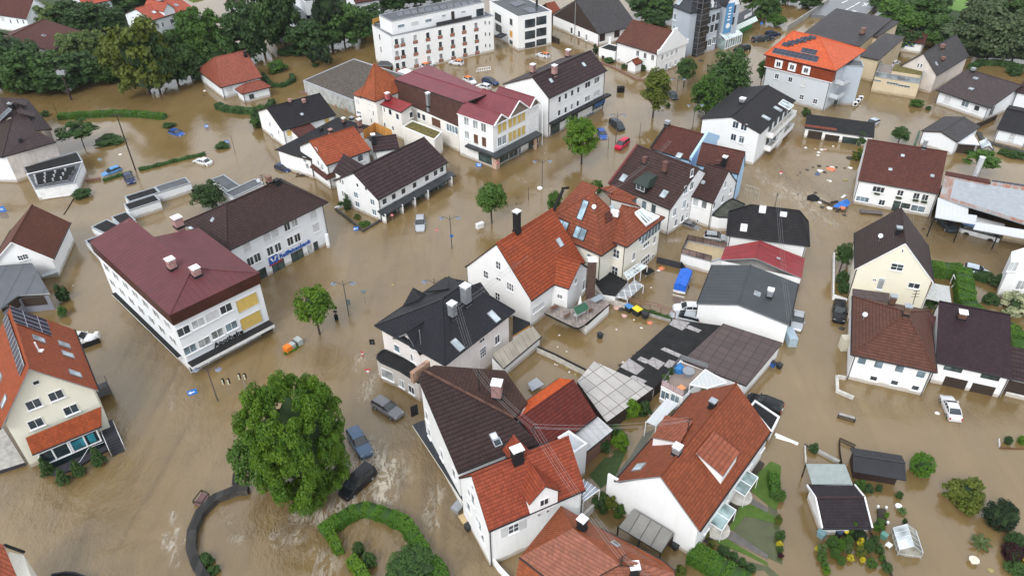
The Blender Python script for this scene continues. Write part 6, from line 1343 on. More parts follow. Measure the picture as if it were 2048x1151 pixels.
b=Bld('white_pergola','white slatted pergola roof standing on the planted roof terrace','pergola',C3(1500,740));q=[at(C3(*p),4.6)for p in((1365,765),(1380,790),(1650,745),(1485,648))];q=[at(C3(*p),4.7)for p in((1365,762),(1500,790),(1648,745),(1482,648))];mb=MB();mb.slab(q,.07);b.part('slats',mb,seam('white_slats',(.72,.75,.75),.5,.5,0,None,True,.05,.35));mb=MB()
for p in q:mb.tube((p.x,p.y,2.5),p,.07,4)
for i in range(4):mb.tube(q[i]+Z_*.02,q[(i+1)%4]+Z_*.02,.09,4)
b.part('frame',mb,PAINTW)
b=Bld('white_porch_roof','white sloping porch roof above the garden path, left of the long terracotta roof','canopy',C3(1100,1060));q=pl3([(C3(1028,1045),2.4),(C3(1105,1078),2.4),(C3(1280,905),2.9),(C3(1185,865),None)]);mb=MB();mb.slab(q,.1);b.part('porch_roof',mb,seam('white_sheet',(.74,.77,.8),.6,.5,0,None,True,.04,.15));mb=MB()
for p in q:mb.tube((p.x,p.y,-1.5),p,.06,4)
b.part('post',mb,PAINTW)
# ---- hall right of centre
b=Bld('anthracite_hall','white hall with anthracite ribbed sheet roof','hall',C3(1408,290))
b.house(C3(1422,140),C4(162,305),C=C4(248,-10),h=3.6,rt='gv',rp=C3(1735,148),ca=True,roof=S_ANTH,wall=WHITE,ov=.15,og=.1,edge=METAL)
b.chim(C4(10,90),.8,1.2,METAL,PAINTW,None);b.sky([C3(1880,68)],.9,.8)
b=Bld('bright_red_roof_hall','narrow hall with glossy bright red sheet roof behind the anthracite roof','hall',B4(250,1060))
qL=B3(1600,918);qR=B4(258,1060);b.roof_mesh([pl3([(qL,3.6),(B3(1870,905),4.6),(B3(1905,770),4.9),(B3(1635,820),None)]),pl3([(B3(1870,905),4.6),(qR,3.5),(B4(285,905),3.5),(B3(1905,770),4.9)])],[S_BRIGHT,METAL,S_BRIGHT],t=.15,gutter=False)
b.wall_strip([V3((p.x,p.y,0))for p in(at(B3(1610,915),3.5),at(B4(255,1050),3.5),at(B4(275,905),3.5),at(B3(1640,830),3.5))],[3.3]*4,-1.6,WHITE)
b=Bld('black_hip_house','white house with black hipped tiled roof, white roof hatch and tall aerial','house',B4(270,890))
b.house(B3(1648,728),B4(318,812),C=B4(352,628),h=4.2,rt='h',rp=[B3(1835,490),B4(240,548)],roof=T_BLACK,wall=WHITE,ov=.4)
b.sky([B3(1778,672),B3(1922,532)],.9,1.1,1,PAINTW);b.sky([B4(118,570)],.9,.7,1,PAINTW);b.mast(B4(50,520),2.6,2);MAST6=b.top
b=Bld('deck_garage','flat white garage with sand-coloured roof deck and brown glass railing','garage',B3(1500,1010))
q=[at(B3(*p),2.2)for p in((1300,870),(1525,930),(1620,905),(1640,830),(1345,770))];b.flat(q,2.2,WHITE,plain('sand_deck',(.42,.33,.2),.8),METAL)
mb=MB();
for i,j in((0,1),(3,4),(4,0)):
    a_,c_=q[i],q[j];mb.add([a_,c_,c_+Z_*.95,a_+Z_*.95],[(0,1,2,3),(3,2,1,0)]);k_=max(2,int((c_-a_).length/1.1))
    for t_ in range(k_+1):p=a_.lerp(c_,t_/k_);mb.tube(p,p+Z_,.05,4,1)
    mb.tube(a_+Z_,c_+Z_,.05,4,1)
b.part('railing',mb,[glass('brown_glass',(.13,.09,.08),.3),DMETAL])
# ---- right side houses
b=Bld('brown_red_house','white house with big brown-red tiled roof and blue shop lettering on its flooded front','house',B4(1250,590))
PA,PB=at(B4(690,306),4.6),at(B4(1312,413),4.6);u=PB-PA;u.z=0;u.normalize();v=V3((-u.y,u.x,0))
rr_=at(B4(770,-4),9.2);Wd2=2*(rr_-PA).dot(v)
b.house(PA,PB,D=topx(PA+v*Wd2),h=4.6,rt='g',rz=9.2,roof=tiles('tiles_brown_red',(.115,.042,.038),.36,.3,.35,.5),wall=WHITE,ov=.3,og=.12,edge=PAINTW)
b.win(B4(848,378),1.9,1.1,'d',3);b.win(B4(1015,405),1.,1.1,'d',2);b.win([B4(1138,428),B4(1205,440)],1.,1.2,'d',2);b.win(B4(725,452),2.1,1.,'b',3);b.win(B4(873,478),1.,1.1,'d',2);b.win(B4(983,505),1.1,1.9,'k',2);b.win(B4(1150,525),2.2,1.2,'b',2);b.win(B4(1055,503),1.4,.9,'k',3)
b.chim(B4(1195,60)if b.facehit(B4(1195,60))else B4(1195,75),.7,1.6,METAL);b.sky([B4(1033,120),B4(938,226),B4(1260,275)],.5,.4)
for x,y in((838,406),(1003,438),(1133,458),(1197,470)):
    hh=b.wallhit(B4(x,y));mb=MB();mb.box(hh[1]+hh[2]*.2,(.9,.35,.28),V3((-hh[2].y,hh[2].x,0)),hh[2]);b.part('window_box',mb,plain('plant_dark',(.03,.05,.02)))
b=Bld('tin_roof_hall','long open hall with rust-stained tin roof and white sheet canopies, a bus under it','hall',B4(1800,760))
q=pl3([(B4(1315,440),5.),(B4(1965,675),5.),(B4(1360,262),6.4)])
LA=at(B4(1315,440),5.);LB=at(B4(2500,812),5.);tA=at(B4(1362,262),6.6);tB=at(B4(2500,440),6.6)
b.roof_mesh([[LA,LB,tB,tA]],[S_TIN,METAL],t=.15,gutter=False)
mb=MB();mb.slab([at(B4(1360,265),6.65),at(B4(1710,330),6.65),at(B4(1700,300),6.8),at(B4(1365,238),6.8)],.2);b.part('ridge_strip',mb,T_WINE)
b.solar([B4(1716,335),B4(1964,375),B4(1964,340),B4(1716,305)])if b.facehit(B4(1716,335))and b.facehit(B4(1964,375))and b.facehit(B4(1964,340))and b.facehit(B4(1716,306))else None
mb=MB();mb.slab([at(B4(1282,590),3.9),at(B4(1590,645),3.9),at(B4(1605,578),4.3),at(B4(1535,568),4.3),at(B4(1540,488),4.9),at(B4(1305,440),4.9)],.15);mb.slab([at(B4(1575,680),3.9),at(B4(2300,815),3.9),at(B4(2300,740),4.4),at(B4(1600,630),4.4)],.15);b.part('sheet_canopy',mb,seam('white_sheet',(.74,.77,.8),.6,.5,0,None,True,.04,.15))
mb=MB()
for x in(1290,1500,1800,2100):q=at(B4(x,600+(x-1290)*.19),3.7);mb.box((q.x,q.y+.6,1.),(.14,.14,5.2))
b.part('post',mb,DMETAL)
b.wall_strip([V3((p.x,p.y,0))for p in(LB+V3((0,1,0)),tB+V3((0,0,0)),tA,tA.lerp(LA,.6))],[4.5]*4,-1.6,WOODD,closed=False);mb=MB();q0,q1=at(B4(1790,770),0),at(B4(2200,850),0);mb.add([q0-Z_,q1-Z_,q1+Z_*1.4,q0+Z_*1.4],[(0,1,2,3),(3,2,1,0)]);b.part('front_wall',mb,BEIGE)
o=b.root;q=at(B4(1590,278),6.5);mb=MB();mb.tube((q.x,q.y,4),(q.x,q.y,9.6),.42,10);mb.tube((q.x,q.y,9.9),(q.x,q.y,10),.5,10);b.part('metal_chimney',mb,ALU)
b=Bld('cream_gable_house','cream house with steep dark brown roof and white gable trim near the hedge','house',C4(640,300))
PAe,PBe,PCe=B4(670,988),B4(1272,1090),B4(1235,800)
b.house(PAe,PBe,C=PCe,h=5.6,rt='gv',rp=B4(1055,795),roof=tiles('tiles_cocoa',(.075,.05,.047),.36,.3,.3,.5),wall=stucco('stucco_butter',(.80,.76,.62),.1,.15),ov=.3,og=.15,edge=PAINTW)
b.win(B4(990,973),1.6,1.1,'d',22);b.win(B4(865,1100),.9,1.9,'d',1);b.win(B4(1120,1115),1.5,.9,'d',2);b.win(B4(818,1070),.5,.4,'d',2,False);b.win(B4(1033,848),.3,.5,'d',1,False);b.chim(B4(995,715),.7,.8,DMETAL,METAL);b.dish(B4(850,775))
b=Bld('wall_lean_to','brown lean-to roof between the cream gabled house and the pyramid-roofed house','annex',C4(800,130));q=[at(C4(*p),3.4)for p in((650,125),(930,150),(935,60),(650,25))];b.roof_mesh([q],[ETERNB,DMETAL],t=.15,gutter=False);b.wall_strip(q,[3.2]*4,-1.6,CREAM)
b=Bld('pyramid_roof_house','white two-storey house with brown pyramid roof and two brick chimneys by the street bend','house',(1847.5,791))
b.house(C4(640,530),C4(1295,668),C=C4(1108,170),h=4.3,rt='h',rp=C4(1060,205),roof=tiles('tiles_chestnut',(.125,.055,.045),.4,.32,.2,.5),wall=WHITE,ov=.4)
b.win([C4(720,578),C4(848,608),C4(1008,640),C4(1172,682)],1.05,1.15,'b',1);b.win([C4(810,712),C4(970,745),C4(1130,785)],.9,.8,'d',1);b.win(C4(685,685),1.2,.9,'wh',1,False)
b.chim(C4(1055,225),.8,1.3,slabs('brown_brick_tex',(.2,.1,.06),.4,.15,.03,(.06,.04,.03)),METAL);b.chim(C4(945,150),.8,1.4,MATS['brown_brick_tex'],METAL);b.dish(C4(730,265))
b=Bld('garage_wing_house','white garage wing with dark plum roof and two brown garage doors','building',C4(1755,870))
b.house(C4(1290,590),C4(1870,715),C=C4(1912,358),h=3.5,rt='g',rz=6.3,roof=tiles('tiles_dark_plum2',(.055,.034,.042),.36,.3,.15,.5,(.04,.035,.04)),wall=WHITE,ov=.3,og=.1,c=.93)
b.win([C4(1420,640),C4(1705,703)],2.,.7,'k',2,False);b.win([C4(1430,757),C4(1640,808)],2.5,1.9,'gd',1,False,'garage_door')
b.house(C4(1870,715),C4(2300,810),D=C4(1900,525),h=3.0,rt='m',h2=4.,roof=T_PLUM,wall=WHITE,ov=.25);b.win(C4(1890,780),2.8,1.8,'gd',1,False,'garage_door')
q=pl3([(C4(1250,430),3.6),(C4(1265,350),4.),(C4(1120,170),4.4)]);b.roof_mesh([[at(C4(1252,440),3.7),at(C4(1290,240),4.6),at(C4(1115,172),4.6)]],[S_RUST,DMETAL],t=.1,gutter=False,name='link_roof')
b.chim(C4(1480,255)if b.facehit(C4(1480,255))else C4(1480,285),1.,.9,WOODB)
b=Bld('right_edge_white','tall white gabled house cut by the right edge, red flower pots along its roof edge','house',C4(1960,130))
q=[at(B4(1870,850),6.),at(B4(2100,720),6.),at(B4(2200,1100),5.)];b.wall_strip([V3((p.x,p.y,0))for p in(at(B4(1800,1095),2.5),at(C4(1965,100),0),at(B4(2300,1000),3),at(B4(2100,780),5.5),at(B4(1872,850),5.5))],[5.4]*5,-1.6,WHITE,cap=True);b.win([B4(1880,970),B4(1940,1110)],1.2,1.6,'c',2);b.win(B4(1950,910),.8,1.2,'c',1)
b=Bld('glass_patio_roof','patio roof of pale glazed squares at the right side of the cream gabled house','canopy',C4(1200,110));q=[at(p,2.6)for p in(C4(1210,100),C4(1410,148),B4(1390,1120),B4(1262,1095))];mb=MB();mb.slab(q,.07);b.part('glass_roof',mb,slabs('glazed_squares',(.42,.43,.42),.45,.45,.04,(.6,.6,.6),.3,.12));mb=MB()
for p in q:mb.tube((p.x,p.y,-1.5),p,.06,4)
b.part('post',mb,PAINTW)
# ---- garden sheds bottom right
b=Bld('garden_house','white-trimmed garden house with dark tiled roof and a pale grey lean-to roof behind it','garden house',D4(740,835))
PA,PB=at(D4(415,785),1.55),at(D4(800,783),1.55);u=PB-PA;L=u.length;u.normalize();v=V3((-u.y,u.x,0));r0=hit(D4(392,548),PA,u);
ry=(at(D4(392,548),2.7)-PA).dot(v);by=(at(D4(305,455),1.9)-PA).dot(v);lx=[(at(D4(*p),z)-PA).dot(u)for p,z in(((415,785),1.55),((385,548),2.7),((330,455),1.9))];rx=[(at(D4(*p),z)-PA).dot(u)for p,z in(((800,783),1.55),((745,548),2.7),((660,458),1.9))]
G=lambda x,y,z:V3((PA.x+u.x*x+v.x*y,PA.y+u.y*x+v.y*y,z))
b.roof_mesh([[G(0,0,1.55),G(L,0,1.55),G(L,ry,2.7),G(0,ry,2.7)],[G(0,ry,2.7),G(L,ry,2.7),G(L,by,1.9),G(0,by,1.9)]],[tiles('tiles_charcoal_plum',(.04,.033,.04),.3,.33,.15,.5,(.1,.09,.08)),PAINTW,T_PLUM]);b.wall_strip([G(.3,.3,0),G(L-.3,.3,0),G(L-.3,ry,0),G(L-.3,by-.3,0),G(.3,by-.3,0),G(.3,ry,0)],[1.4,1.4,2.5,1.8,1.8,2.5],-1.6,WHITE)
mb=MB()
for x in(0,L):mb.tube(G(x,0,1.6),G(x,ry,2.75),.1,4);mb.tube(G(x,ry,2.75),G(x,by,1.95),.1,4)
b.part('verge_board',mb,PAINTW)
q=pl3([(D4(340,452),1.9),(D4(655,458),1.9),(D4(592,293),2.5),(D4(292,290),2.5)]);mb=MB();mb.slab([q[0],q[1],at(D4(592,293),2.3),at(D4(292,290),2.3)],.1);b.part('lean_to_roof',mb,plain('grey_green_board',(.27,.31,.3),.7));mb=MB()
for p in((592,293),(292,290),(340,452)):w_=at(D4(*p),2.2);mb.box((w_.x,w_.y,.3),(.12,.12,3.8))
b.part('post',mb,WOODD)
b=Bld('black_shed','brown-black wooden shed with black corrugated gable roof','shed',D4(990,470))
PA,PB=at(D4(655,352),1.5),at(D4(1062,418),1.5);u=PB-PA;L=u.length;u.normalize();v=V3((-u.y,u.x,0));ry=(at(D4(662,222),2.2)-PA).dot(v);by=(at(D4(655,168),1.8)-PA).dot(v)
CB=seam('corrugated_black',(.02,.021,.026),.3,.5,0,None,True,.2,.5);b.roof_mesh([[G(0,0,1.5),G(L,0,1.5),G(L,ry,2.2),G(0,ry,2.2)],[G(0,ry,2.2),G(L,ry,2.2),G(L,by,1.8),G(0,by,1.8)]],[CB,DMETAL,CB],t=.1,gutter=False);b.wall_strip([G(.3,.5,0),G(L-.7,.5,0),G(L-.7,by-.2,0),G(.3,by-.2,0)],[1.55]*4,-1.6,slabs('dark_boards',(.035,.018,.016),.14,9,.012,(.01,.008,.008)))
b=Bld('greenhouse','small aluminium greenhouse with milky panes standing in the water','greenhouse',D4(1160,1025))
PA,PB=at(D4(1010,950),.9),at(D4(1190,972),.9);PD=at(D4(988,785),.9);u=PB-PA;u.z=0;L=u.length;u.normalize();v=V3((-u.y,u.x,0));Wd=(PD-PA).dot(v);G=lambda x,y,z:V3((PA.x+u.x*x+v.x*y,PA.y+u.y*x+v.y*y,z));rg=1.75
mb=MB();mb.add([G(0,0,.9),G(L/2,0,rg),G(L/2,Wd,rg),G(0,Wd,.9)],[(3,2,1,0)]);mb.add([G(L,0,.9),G(L/2,0,rg),G(L/2,Wd,rg),G(L,Wd,.9)],[(0,1,2,3)],1);mb.add([G(0,0,-1),G(L,0,-1),G(L,0,.9),G(L/2,0,rg),G(0,0,.9)],[(0,1,2,3,4)],1);mb.add([G(0,0,-1),G(0,Wd,-1),G(0,Wd,.9),G(0,0,.9)],[(3,2,1,0)],1);mb.add([G(L,0,-1),G(L,Wd,-1),G(L,Wd,.9),G(L,0,.9)],[(0,1,2,3)],1);b.part('glazing',mb,[glass('milky_glass',(.45,.5,.53),.3),glass('dim_glass',(.22,.22,.19),.2)])
mb=MB()
for i in range(5):
    y=Wd*i/4;mb.path([G(0,y,-1),G(0,y,.9),G(L/2,y,rg),G(L,y,.9),G(L,y,-1)],.04,4)
for x,z in((0,.9),(L/2,rg),(L,.9),(0,.3),(L,.3)):mb.tube(G(x,0,z),G(x,Wd,z),.045,4)
for x in(.33,.66):mb.tube(G(L*x,-.01,-1),G(L*x,-.01,1.2),.03,4)
mb.tube(G(0,-.01,.3),G(L,-.01,.3),.03,4);b.part('frame',mb,ALU)
b=Bld('far_greenhouse','small pale greenhouse beside the flat white carport roof, upper right','greenhouse',A4(1680,1140));b.house(A4(1640,1140),A4(1730,1150),C=A4(1700,1095),h=1.4,rt='gv',rz=2.2,roof=MATS['milky_glass'],wall=MATS['dim_glass'],ov=.05,og=.02,pipes=False)
# ================================================================ WATER
def foamline(pts,w,a=1.):return([at(p)for p in pts],w,a)
FOAM=[foamline([D2(890,190),D2(960,270),D2(985,440),D2(950,560)],2.0,1.1),foamline([D2(780,290),D2(830,265),D2(900,250)],1.5),foamline([D2(985,215),D2(1050,225),D2(1080,320),D2(1120,390)],1.2,.8),
        foamline([D2(700,600),D2(600,630),D2(530,690),D2(400,700),D2(300,690)],1.2,.9),foamline([D2(1400,480),D2(1370,570),D2(1310,680),D2(1360,760)],.9,.8),foamline([D2(150,820),D2(190,880),D2(330,840)],1.,.6),
        foamline([D2(480,1000),D2(560,1060),D2(500,1140)],1.5,.5),foamline([D1(1320,670),D1(1370,800),D1(1400,880)],.35,.8),foamline([D1(1270,850),D1(1320,950),D1(1340,1050)],.5,1.),foamline([D1(1700,660),D1(1790,750)],.8,.5),foamline([D1(1780,850),D1(1840,870)],.6,.7),
        foamline([C2(950,685),C2(870,760),C2(840,850)],1.,.9),foamline([C2(815,550),C2(790,630)],.9,.7),foamline([C2(745,560),C2(820,545),C2(890,550)],.5,.5),
        foamline([B4(90,350),B4(200,390),B4(330,450),B4(420,470)],1.8,.7),foamline([B4(90,420),B4(250,450),B4(300,520),B4(480,640)],2.,.5),foamline([B4(80,350),B4(200,400)],.8,.7),foamline([B3(1880,220),B3(1950,330)],1.3,.5),foamline([B3(1190,770),B3(1330,770)],.7,.7),foamline([B3(1480,760),B3(1640,775)],.6,.7),
        foamline([A3(900,1080),A3(1040,1085)],.8,.7),foamline([B3(10,270),B3(100,320)],1.,.35),foamline([A4(850,740),A4(1080,775)],1.4,.35),foamline([A4(1130,790),A4(1280,810)],1.2,.4),foamline([A4(180,960),A4(260,900)],1.,.4),foamline([B3(230,375),B3(330,370)],.6,.5),
        foamline([D2(1090,780),D2(1200,920)],.9,.5),foamline([D2(820,740),D2(900,710)],.8,.3),foamline([C1(1370,640),C1(1320,730),C1(1310,950)],.5,.35)]
FLOW=[foamline([C1(1150,300),C1(1130,500),C1(1300,700),C1(1330,950)],5.,.8),foamline([D1(100,600),D1(500,700),D1(900,650),D1(1200,300)],9.,.8),foamline([D2(1300,200),D2(1350,600),D2(1600,1000)],6.,1.),foamline([D2(300,750),D2(900,500)],5.,.9),foamline([B4(100,300),B4(400,600)],8.,.8),foamline([B4(1250,700),B4(1900,900)],6.,.6),foamline([C4(600,900),C4(1500,1000),C4(1900,1000)],2.,.5),foamline([B2(800,800),B2(1200,1000)],12.,.4),foamline([C2(300,450),C2(600,600)],8.,.4),foamline([D1(300,500),D1(800,1000)],10.,.6)]
def segfield(P,lines):
    out=np.zeros(len(P))
    for pts,w,a in lines:
        for p,q in zip(pts,pts[1:]):
            p=np.array(p[:2]);q=np.array(q[:2]);d=q-p;t=np.clip(((P-p)@d)/(d@d),0,1);r=np.linalg.norm(P-(p+t[:,None]*d),axis=1)
            out=np.maximum(out,a*np.exp(-(r/w)**2*1.2))
    return out
def make_water():
    ys=[12.]
    while ys[-1]<460:ys.append(ys[-1]+max(.45,.0085*ys[-1]))
    ys+=[600,900,1500];ys=np.array(ys);nx=330
    V=[]
    for y in ys:
        hw=60+y*.95;V.append(np.stack([np.linspace(-hw,hw,nx),np.full(nx,y)],1))
    P=np.concatenate(V);ny=len(ys)
    fo=segfield(P,FOAM);fl=segfield(P,FLOW);z=np.zeros(len(P));rs=np.random.RandomState(3)
    amp=.02+.05*fl+.12*np.clip(fo,0,1)
    for k in range(26):
        a=rs.uniform(0,6.28);lam=rs.uniform(1.1,5.);z+=np.sin((P[:,0]*math.cos(a)+P[:,1]*math.sin(a))*6.283/lam+rs.uniform(0,6.28)+1.3*np.sin(P[:,0]*.31+k)+1.1*np.sin(P[:,1]*.27+2*k))*lam*.06
    z*=amp;z[P[:,1]>260]=0
    me=bpy.data.meshes.new('flood_water');i=np.arange((ny-1)*(nx-1));r,c=i//(nx-1),i%(nx-1);a=r*nx+c
    F=np.stack([a,a+1,a+nx+1,a+nx],1)
    me.vertices.add(len(P));me.vertices.foreach_set('co',np.column_stack([P,z]).ravel().astype('f'))
    me.loops.add(F.size);me.loops.foreach_set('vertex_index',F.ravel().astype('i'));me.polygons.add(len(F));me.polygons.foreach_set('loop_start',(np.arange(len(F))*4).astype('i'))
    me.update();me.polygons.foreach_set('use_smooth',[True]*len(F))
    for n,d in(('foam',fo),('flow',fl)):at_=me.attributes.new(n,'FLOAT','POINT');at_.data.foreach_set('value',d.astype('f'))
    o=bpy.data.objects.new('flood_water',me);COL.objects.link(o);structure(o)
    m,t,b=nodes('muddy_water');P_=wpos(t)
    n0=noise(t,.035,4,.6,P_);n1=noise(t,.4,5,.65,P_)
    col=mix(t,ramp(t,n0,.35,.65),(.152,.1,.036),(.22,.15,.064));col=mix(t,mth(t,'MULTIPLY',ramp(t,n1,.4,.7),.2),col,(.225,.16,.083))
    fa=N(t,'ShaderNodeAttribute',attribute_name='foam').outputs['Fac'];fla=N(t,'ShaderNodeAttribute',attribute_name='flow').outputs['Fac']
    wn=N(t,'ShaderNodeTexNoise');wn.inputs['Scale'].default_value=.5;wn.inputs['Detail'].default_value=7;wn.inputs['Roughness'].default_value=.72;wn.inputs['Distortion'].default_value=.7;wm=N(t,'ShaderNodeMapping');wm.inputs['Scale'].default_value=(1.5,.6,1);wm.inputs['Rotation'].default_value=(0,0,-.35);t.links.new(P_,wm.inputs[0]);t.links.new(wm.outputs[0],wn.inputs['Vector'])
    wave=mth(t,'SUBTRACT',1.,mth(t,'MULTIPLY',mth(t,'ABSOLUTE',mth(t,'SUBTRACT',wn.outputs[0],.5)),14.)) # stringy foam
    wave=mth(t,'MAXIMUM',wave,mth(t,'MULTIPLY',ramp(t,noise(t,2.4,5,.75,P_),.52,.7),.45))
    ff=mth(t,'MULTIPLY',ramp(t,mth(t,'MULTIPLY',mth(t,'MAXIMUM',wave,0.),fa),.08,.8),.88)
    col=mix(t,ff,col,(.66,.6,.5));col=mix(t,mth(t,'MULTIPLY',fa,.22),col,(.34,.26,.17))
    sm_=N(t,'ShaderNodeMapping');sm_.inputs['Scale'].default_value=(.5,.07,1);sm_.inputs['Rotation'].default_value=(0,0,.45);t.links.new(P_,sm_.inputs[0])
    st_=N(t,'ShaderNodeTexNoise');st_.inputs['Scale'].default_value=.8;st_.inputs['Detail'].default_value=6;st_.inputs['Distortion'].default_value=1.2;t.links.new(sm_.outputs[0],st_.inputs['Vector'])
    col=mix(t,mth(t,'MULTIPLY',ramp(t,st_.outputs[0],.42,.68),mth(t,'ADD',.22,mth(t,'MULTIPLY',fla,.45))),col,(.11,.072,.03)) # current streaks
    t.links.new(col,b.inputs['Base Color']);b.inputs['IOR'].default_value=1.52;b.inputs['Specular IOR Level'].default_value=.95
    ro=mth(t,'ADD',.045,mth(t,'MULTIPLY',ff,.6));ro=mth(t,'ADD',ro,mth(t,'MULTIPLY',fla,.06));t.links.new(ro,b.inputs['Roughness'])
    mp=N(t,'ShaderNodeMapping');mp.inputs['Scale'].default_value=(1.,.55,1.);mp.inputs['Rotation'].default_value=(0,0,.5);t.links.new(P_,mp.inputs[0])
    h1=noise(t,2.4,5,.62,mp.outputs[0]);h2=noise(t,.55,3,.55,mp.outputs[0])
    ww=mth(t,'ADD',mth(t,'MULTIPLY',h1,mth(t,'ADD',.032,mth(t,'MULTIPLY',fla,.32))),mth(t,'MULTIPLY',h2,mth(t,'ADD',.05,mth(t,'MULTIPLY',fla,.4))));ww=mth(t,'ADD',ww,mth(t,'MULTIPLY',ff,.12))
    bp=N(t,'ShaderNodeBump');bp.inputs['Strength'].default_value=.75;bp.inputs['Distance'].default_value=1.;t.links.new(ww,bp.inputs['Height']);t.links.new(bp.outputs[0],b.inputs['Normal'])
    me.materials.append(m)
    g=MB();g.add([(-3000,-200,-2.2),(3000,-200,-2.2),(3000,4000,-2.2),(-3000,4000,-2.2)],[(0,1,2,3)]);structure(g.build('ground',plain('mud',(.1,.08,.05)),None))
make_water()
# raised dry or barely covered ground
def land(name,pts,z,mat,kind='structure'):
    mb=MB();q=[at(p,z)for p in pts];mb.prism([(p.x,p.y)for p in q],-1.8,z);o=mb.build(name,mat,None);o['kind']=kind;return o
def grassmat(name,c,c2):
    m,t,b=nodes(name);P_=wpos(t);t.links.new(mix(t,ramp(t,noise(t,1.6,6,.7,P_),.3,.7),c,c2),b.inputs['Base Color']);b.inputs['Roughness'].default_value=.9;bump(t,b,noise(t,14,3,.7,P_),.6,.05);return m
GRASS=grassmat('lawn_grass',(.045,.095,.01),(.085,.15,.02));GRASS2=grassmat('far_grass',(.09,.19,.03),(.13,.24,.05));PATH=plain('path_paving',(.12,.11,.105),.8,var=.3);SOIL=plain('wet_soil',(.035,.028,.018),.8,var=.5)
land('lawn',[D3(1835,500),D3(1880,370),D3(1985,270),(1562,930),D4(90,560),D4(60,640),D3(1964,605)],.05,GRASS)
land('lawn',[D3(1660,790),D3(1760,590),D3(1860,610),(1556,1035),(1552,1045),D3(1790,690),D3(1700,800)],.04,GRASS)
land('lawn',[D3(1555,890),D3(1600,835),D3(1760,930),D3(1960,1045),D3(1964,1070),D3(1800,990)],.03,GRASS)
land('path',[D3(1940,290),D3(1840,480),D3(1640,810),D3(1500,900),D3(1440,870),D3(1530,720),D3(1700,470),D3(1850,230)],.025,SOIL)
land('path',[D3(1640,810),D3(1700,810),D3(1964,990),D3(1964,1020),D3(1620,850)],.045,PATH);land('path',[D3(1830,545),D3(1964,630),D3(1964,665),D3(1800,580)],.055,PATH)
MURK=plain('murky_shallows',(.075,.085,.035),.12,var=.3,ns=.6);land('shallow_water',[D3(1700,800),D3(1800,680),D3(1964,700),(1560,1045),(1565,1128),D3(1964,1010),D3(1800,905)],.022,MURK);land('shallow_water',[(1536,1010),(1553,1012),(1558,1040),(1540,1060)],.02,MURK);land('shallow_water',[D3(1700,1010),D3(1800,1080),D3(1900,1150),(1560,1151),D3(1964,1075)],.018,MURK)
land('garden_ground',[E2(1340,380),E2(1460,230),E2(1560,60),E2(1640,30),E2(1500,260),E2(1390,420)],.03,plain('wet_path',(.1,.1,.075),.4));land('garden_bed',[E2(1140,380),E2(1300,200),E2(1440,160),E2(1340,400),E2(1230,480)],.02,grassmat('garden_green',(.025,.05,.012),(.05,.085,.02)))
land('garden_bed',[D4(380,930),D4(470,870),D4(780,880),D4(820,1000),D4(760,1090),D4(500,1060)],-.08,SOIL)
land('meadow',[A4(1330,60),A4(1500,90),A4(1600,-20),A4(1400,-60),A4(1150,-40)],.3,GRASS2)
land('far_meadow',[A1(1480,5),A1(1560,-15),A1(1500,-40),A1(1430,-20)],.4,GRASS2)
WOODF=grassmat('undergrowth',(.018,.035,.01),(.04,.07,.018));land('wooded_bank',[(-80,172),(60,178),(150,150),(200,160),(300,176),(345,158),(420,138),(405,85),(390,30),(250,-20),(0,-40),(-160,60)],.12,WOODF);land('wooded_bank',[(1775,92),(1800,98),(1868,55),(1885,96),(1960,114),(2080,118),(2140,10),(1980,-30),(1900,10),(1790,-10)],.12,WOODF);land('wooded_bank',[(700,80),(745,70),(770,20),(800,8),(980,-30),(700,-60),(650,20)],.12,WOODF);land('wooded_bank',[(1280,30),(1330,50),(1335,0),(1280,-30),(1240,-10)],.12,WOODF)
# road embankment at the top
land('road',[A4(330,110),A4(560,-60),A4(700,-140),A4(1000,-140),A4(830,35),A4(690,150)],.9,plain('wet_asphalt',(.15,.155,.165),.35,var=.2));mb=MB()
for a_,c_,w_ in((A4(565,25),A4(610,5),.16),(A4(580,88),A4(620,65),.16),(A4(625,62),A4(665,42),.16),(A4(670,38),A4(705,18),.16),(A4(722,48),A4(772,25),.16),(A4(735,22),A4(757,48),.12)):
    p,q=at(a_,.91),at(c_,.91);d=(q-p).normalized();nn=V3((-d.y,d.x,0))*w_;mb.add([p-nn,q-nn,q+nn,p+nn],[(0,1,2,3)])
structure(mb.build('road_marking',PAINTW,None))
# ================================================================ PLANTS
def quads(C,Nn,S,rs,tint):
    n=len(C);r=rs.normal(size=(n,3));X=np.cross(Nn,r);X/=np.linalg.norm(X,axis=1)[:,None]+1e-9;Y=np.cross(Nn,X)
    s=S[:,None];a=C-X*s*.5;b_=C+Y*s*.42;c=C+X*s*.5;d=C-Y*s*.42
    bend=Nn*s*.18
    V=np.stack([a,b_-bend,c,d-bend],1).reshape(-1,3);return V,np.repeat(tint,4)
def leafmesh(name,V,T,mats,core=None):
    me=bpy.data.meshes.new(name);nf=len(V)//4;nv=len(V)
    if core:V=np.concatenate([V,core[0]]);T=np.concatenate([T,np.zeros(len(core[0]))])
    cf=core[1]+nv if core else np.zeros((0,3),int)
    me.vertices.add(len(V));me.vertices.foreach_set('co',V.ravel().astype('f'))
    idx=np.concatenate([np.arange(nf*4),cf.ravel()]).astype('i');me.loops.add(len(idx));me.loops.foreach_set('vertex_index',idx)
    me.polygons.add(nf+len(cf));st=np.concatenate([np.arange(nf)*4,nf*4+np.arange(len(cf))*3]).astype('i');me.polygons.foreach_set('loop_start',st)
    me.update();at_=me.attributes.new('tint','FLOAT','POINT');at_.data.foreach_set('value',T.astype('f'))
    for mm in mats:me.materials.append(mm)
    me.polygons.foreach_set('material_index',np.concatenate([np.zeros(nf),np.ones(len(cf))]).astype('i'));me.update();return me
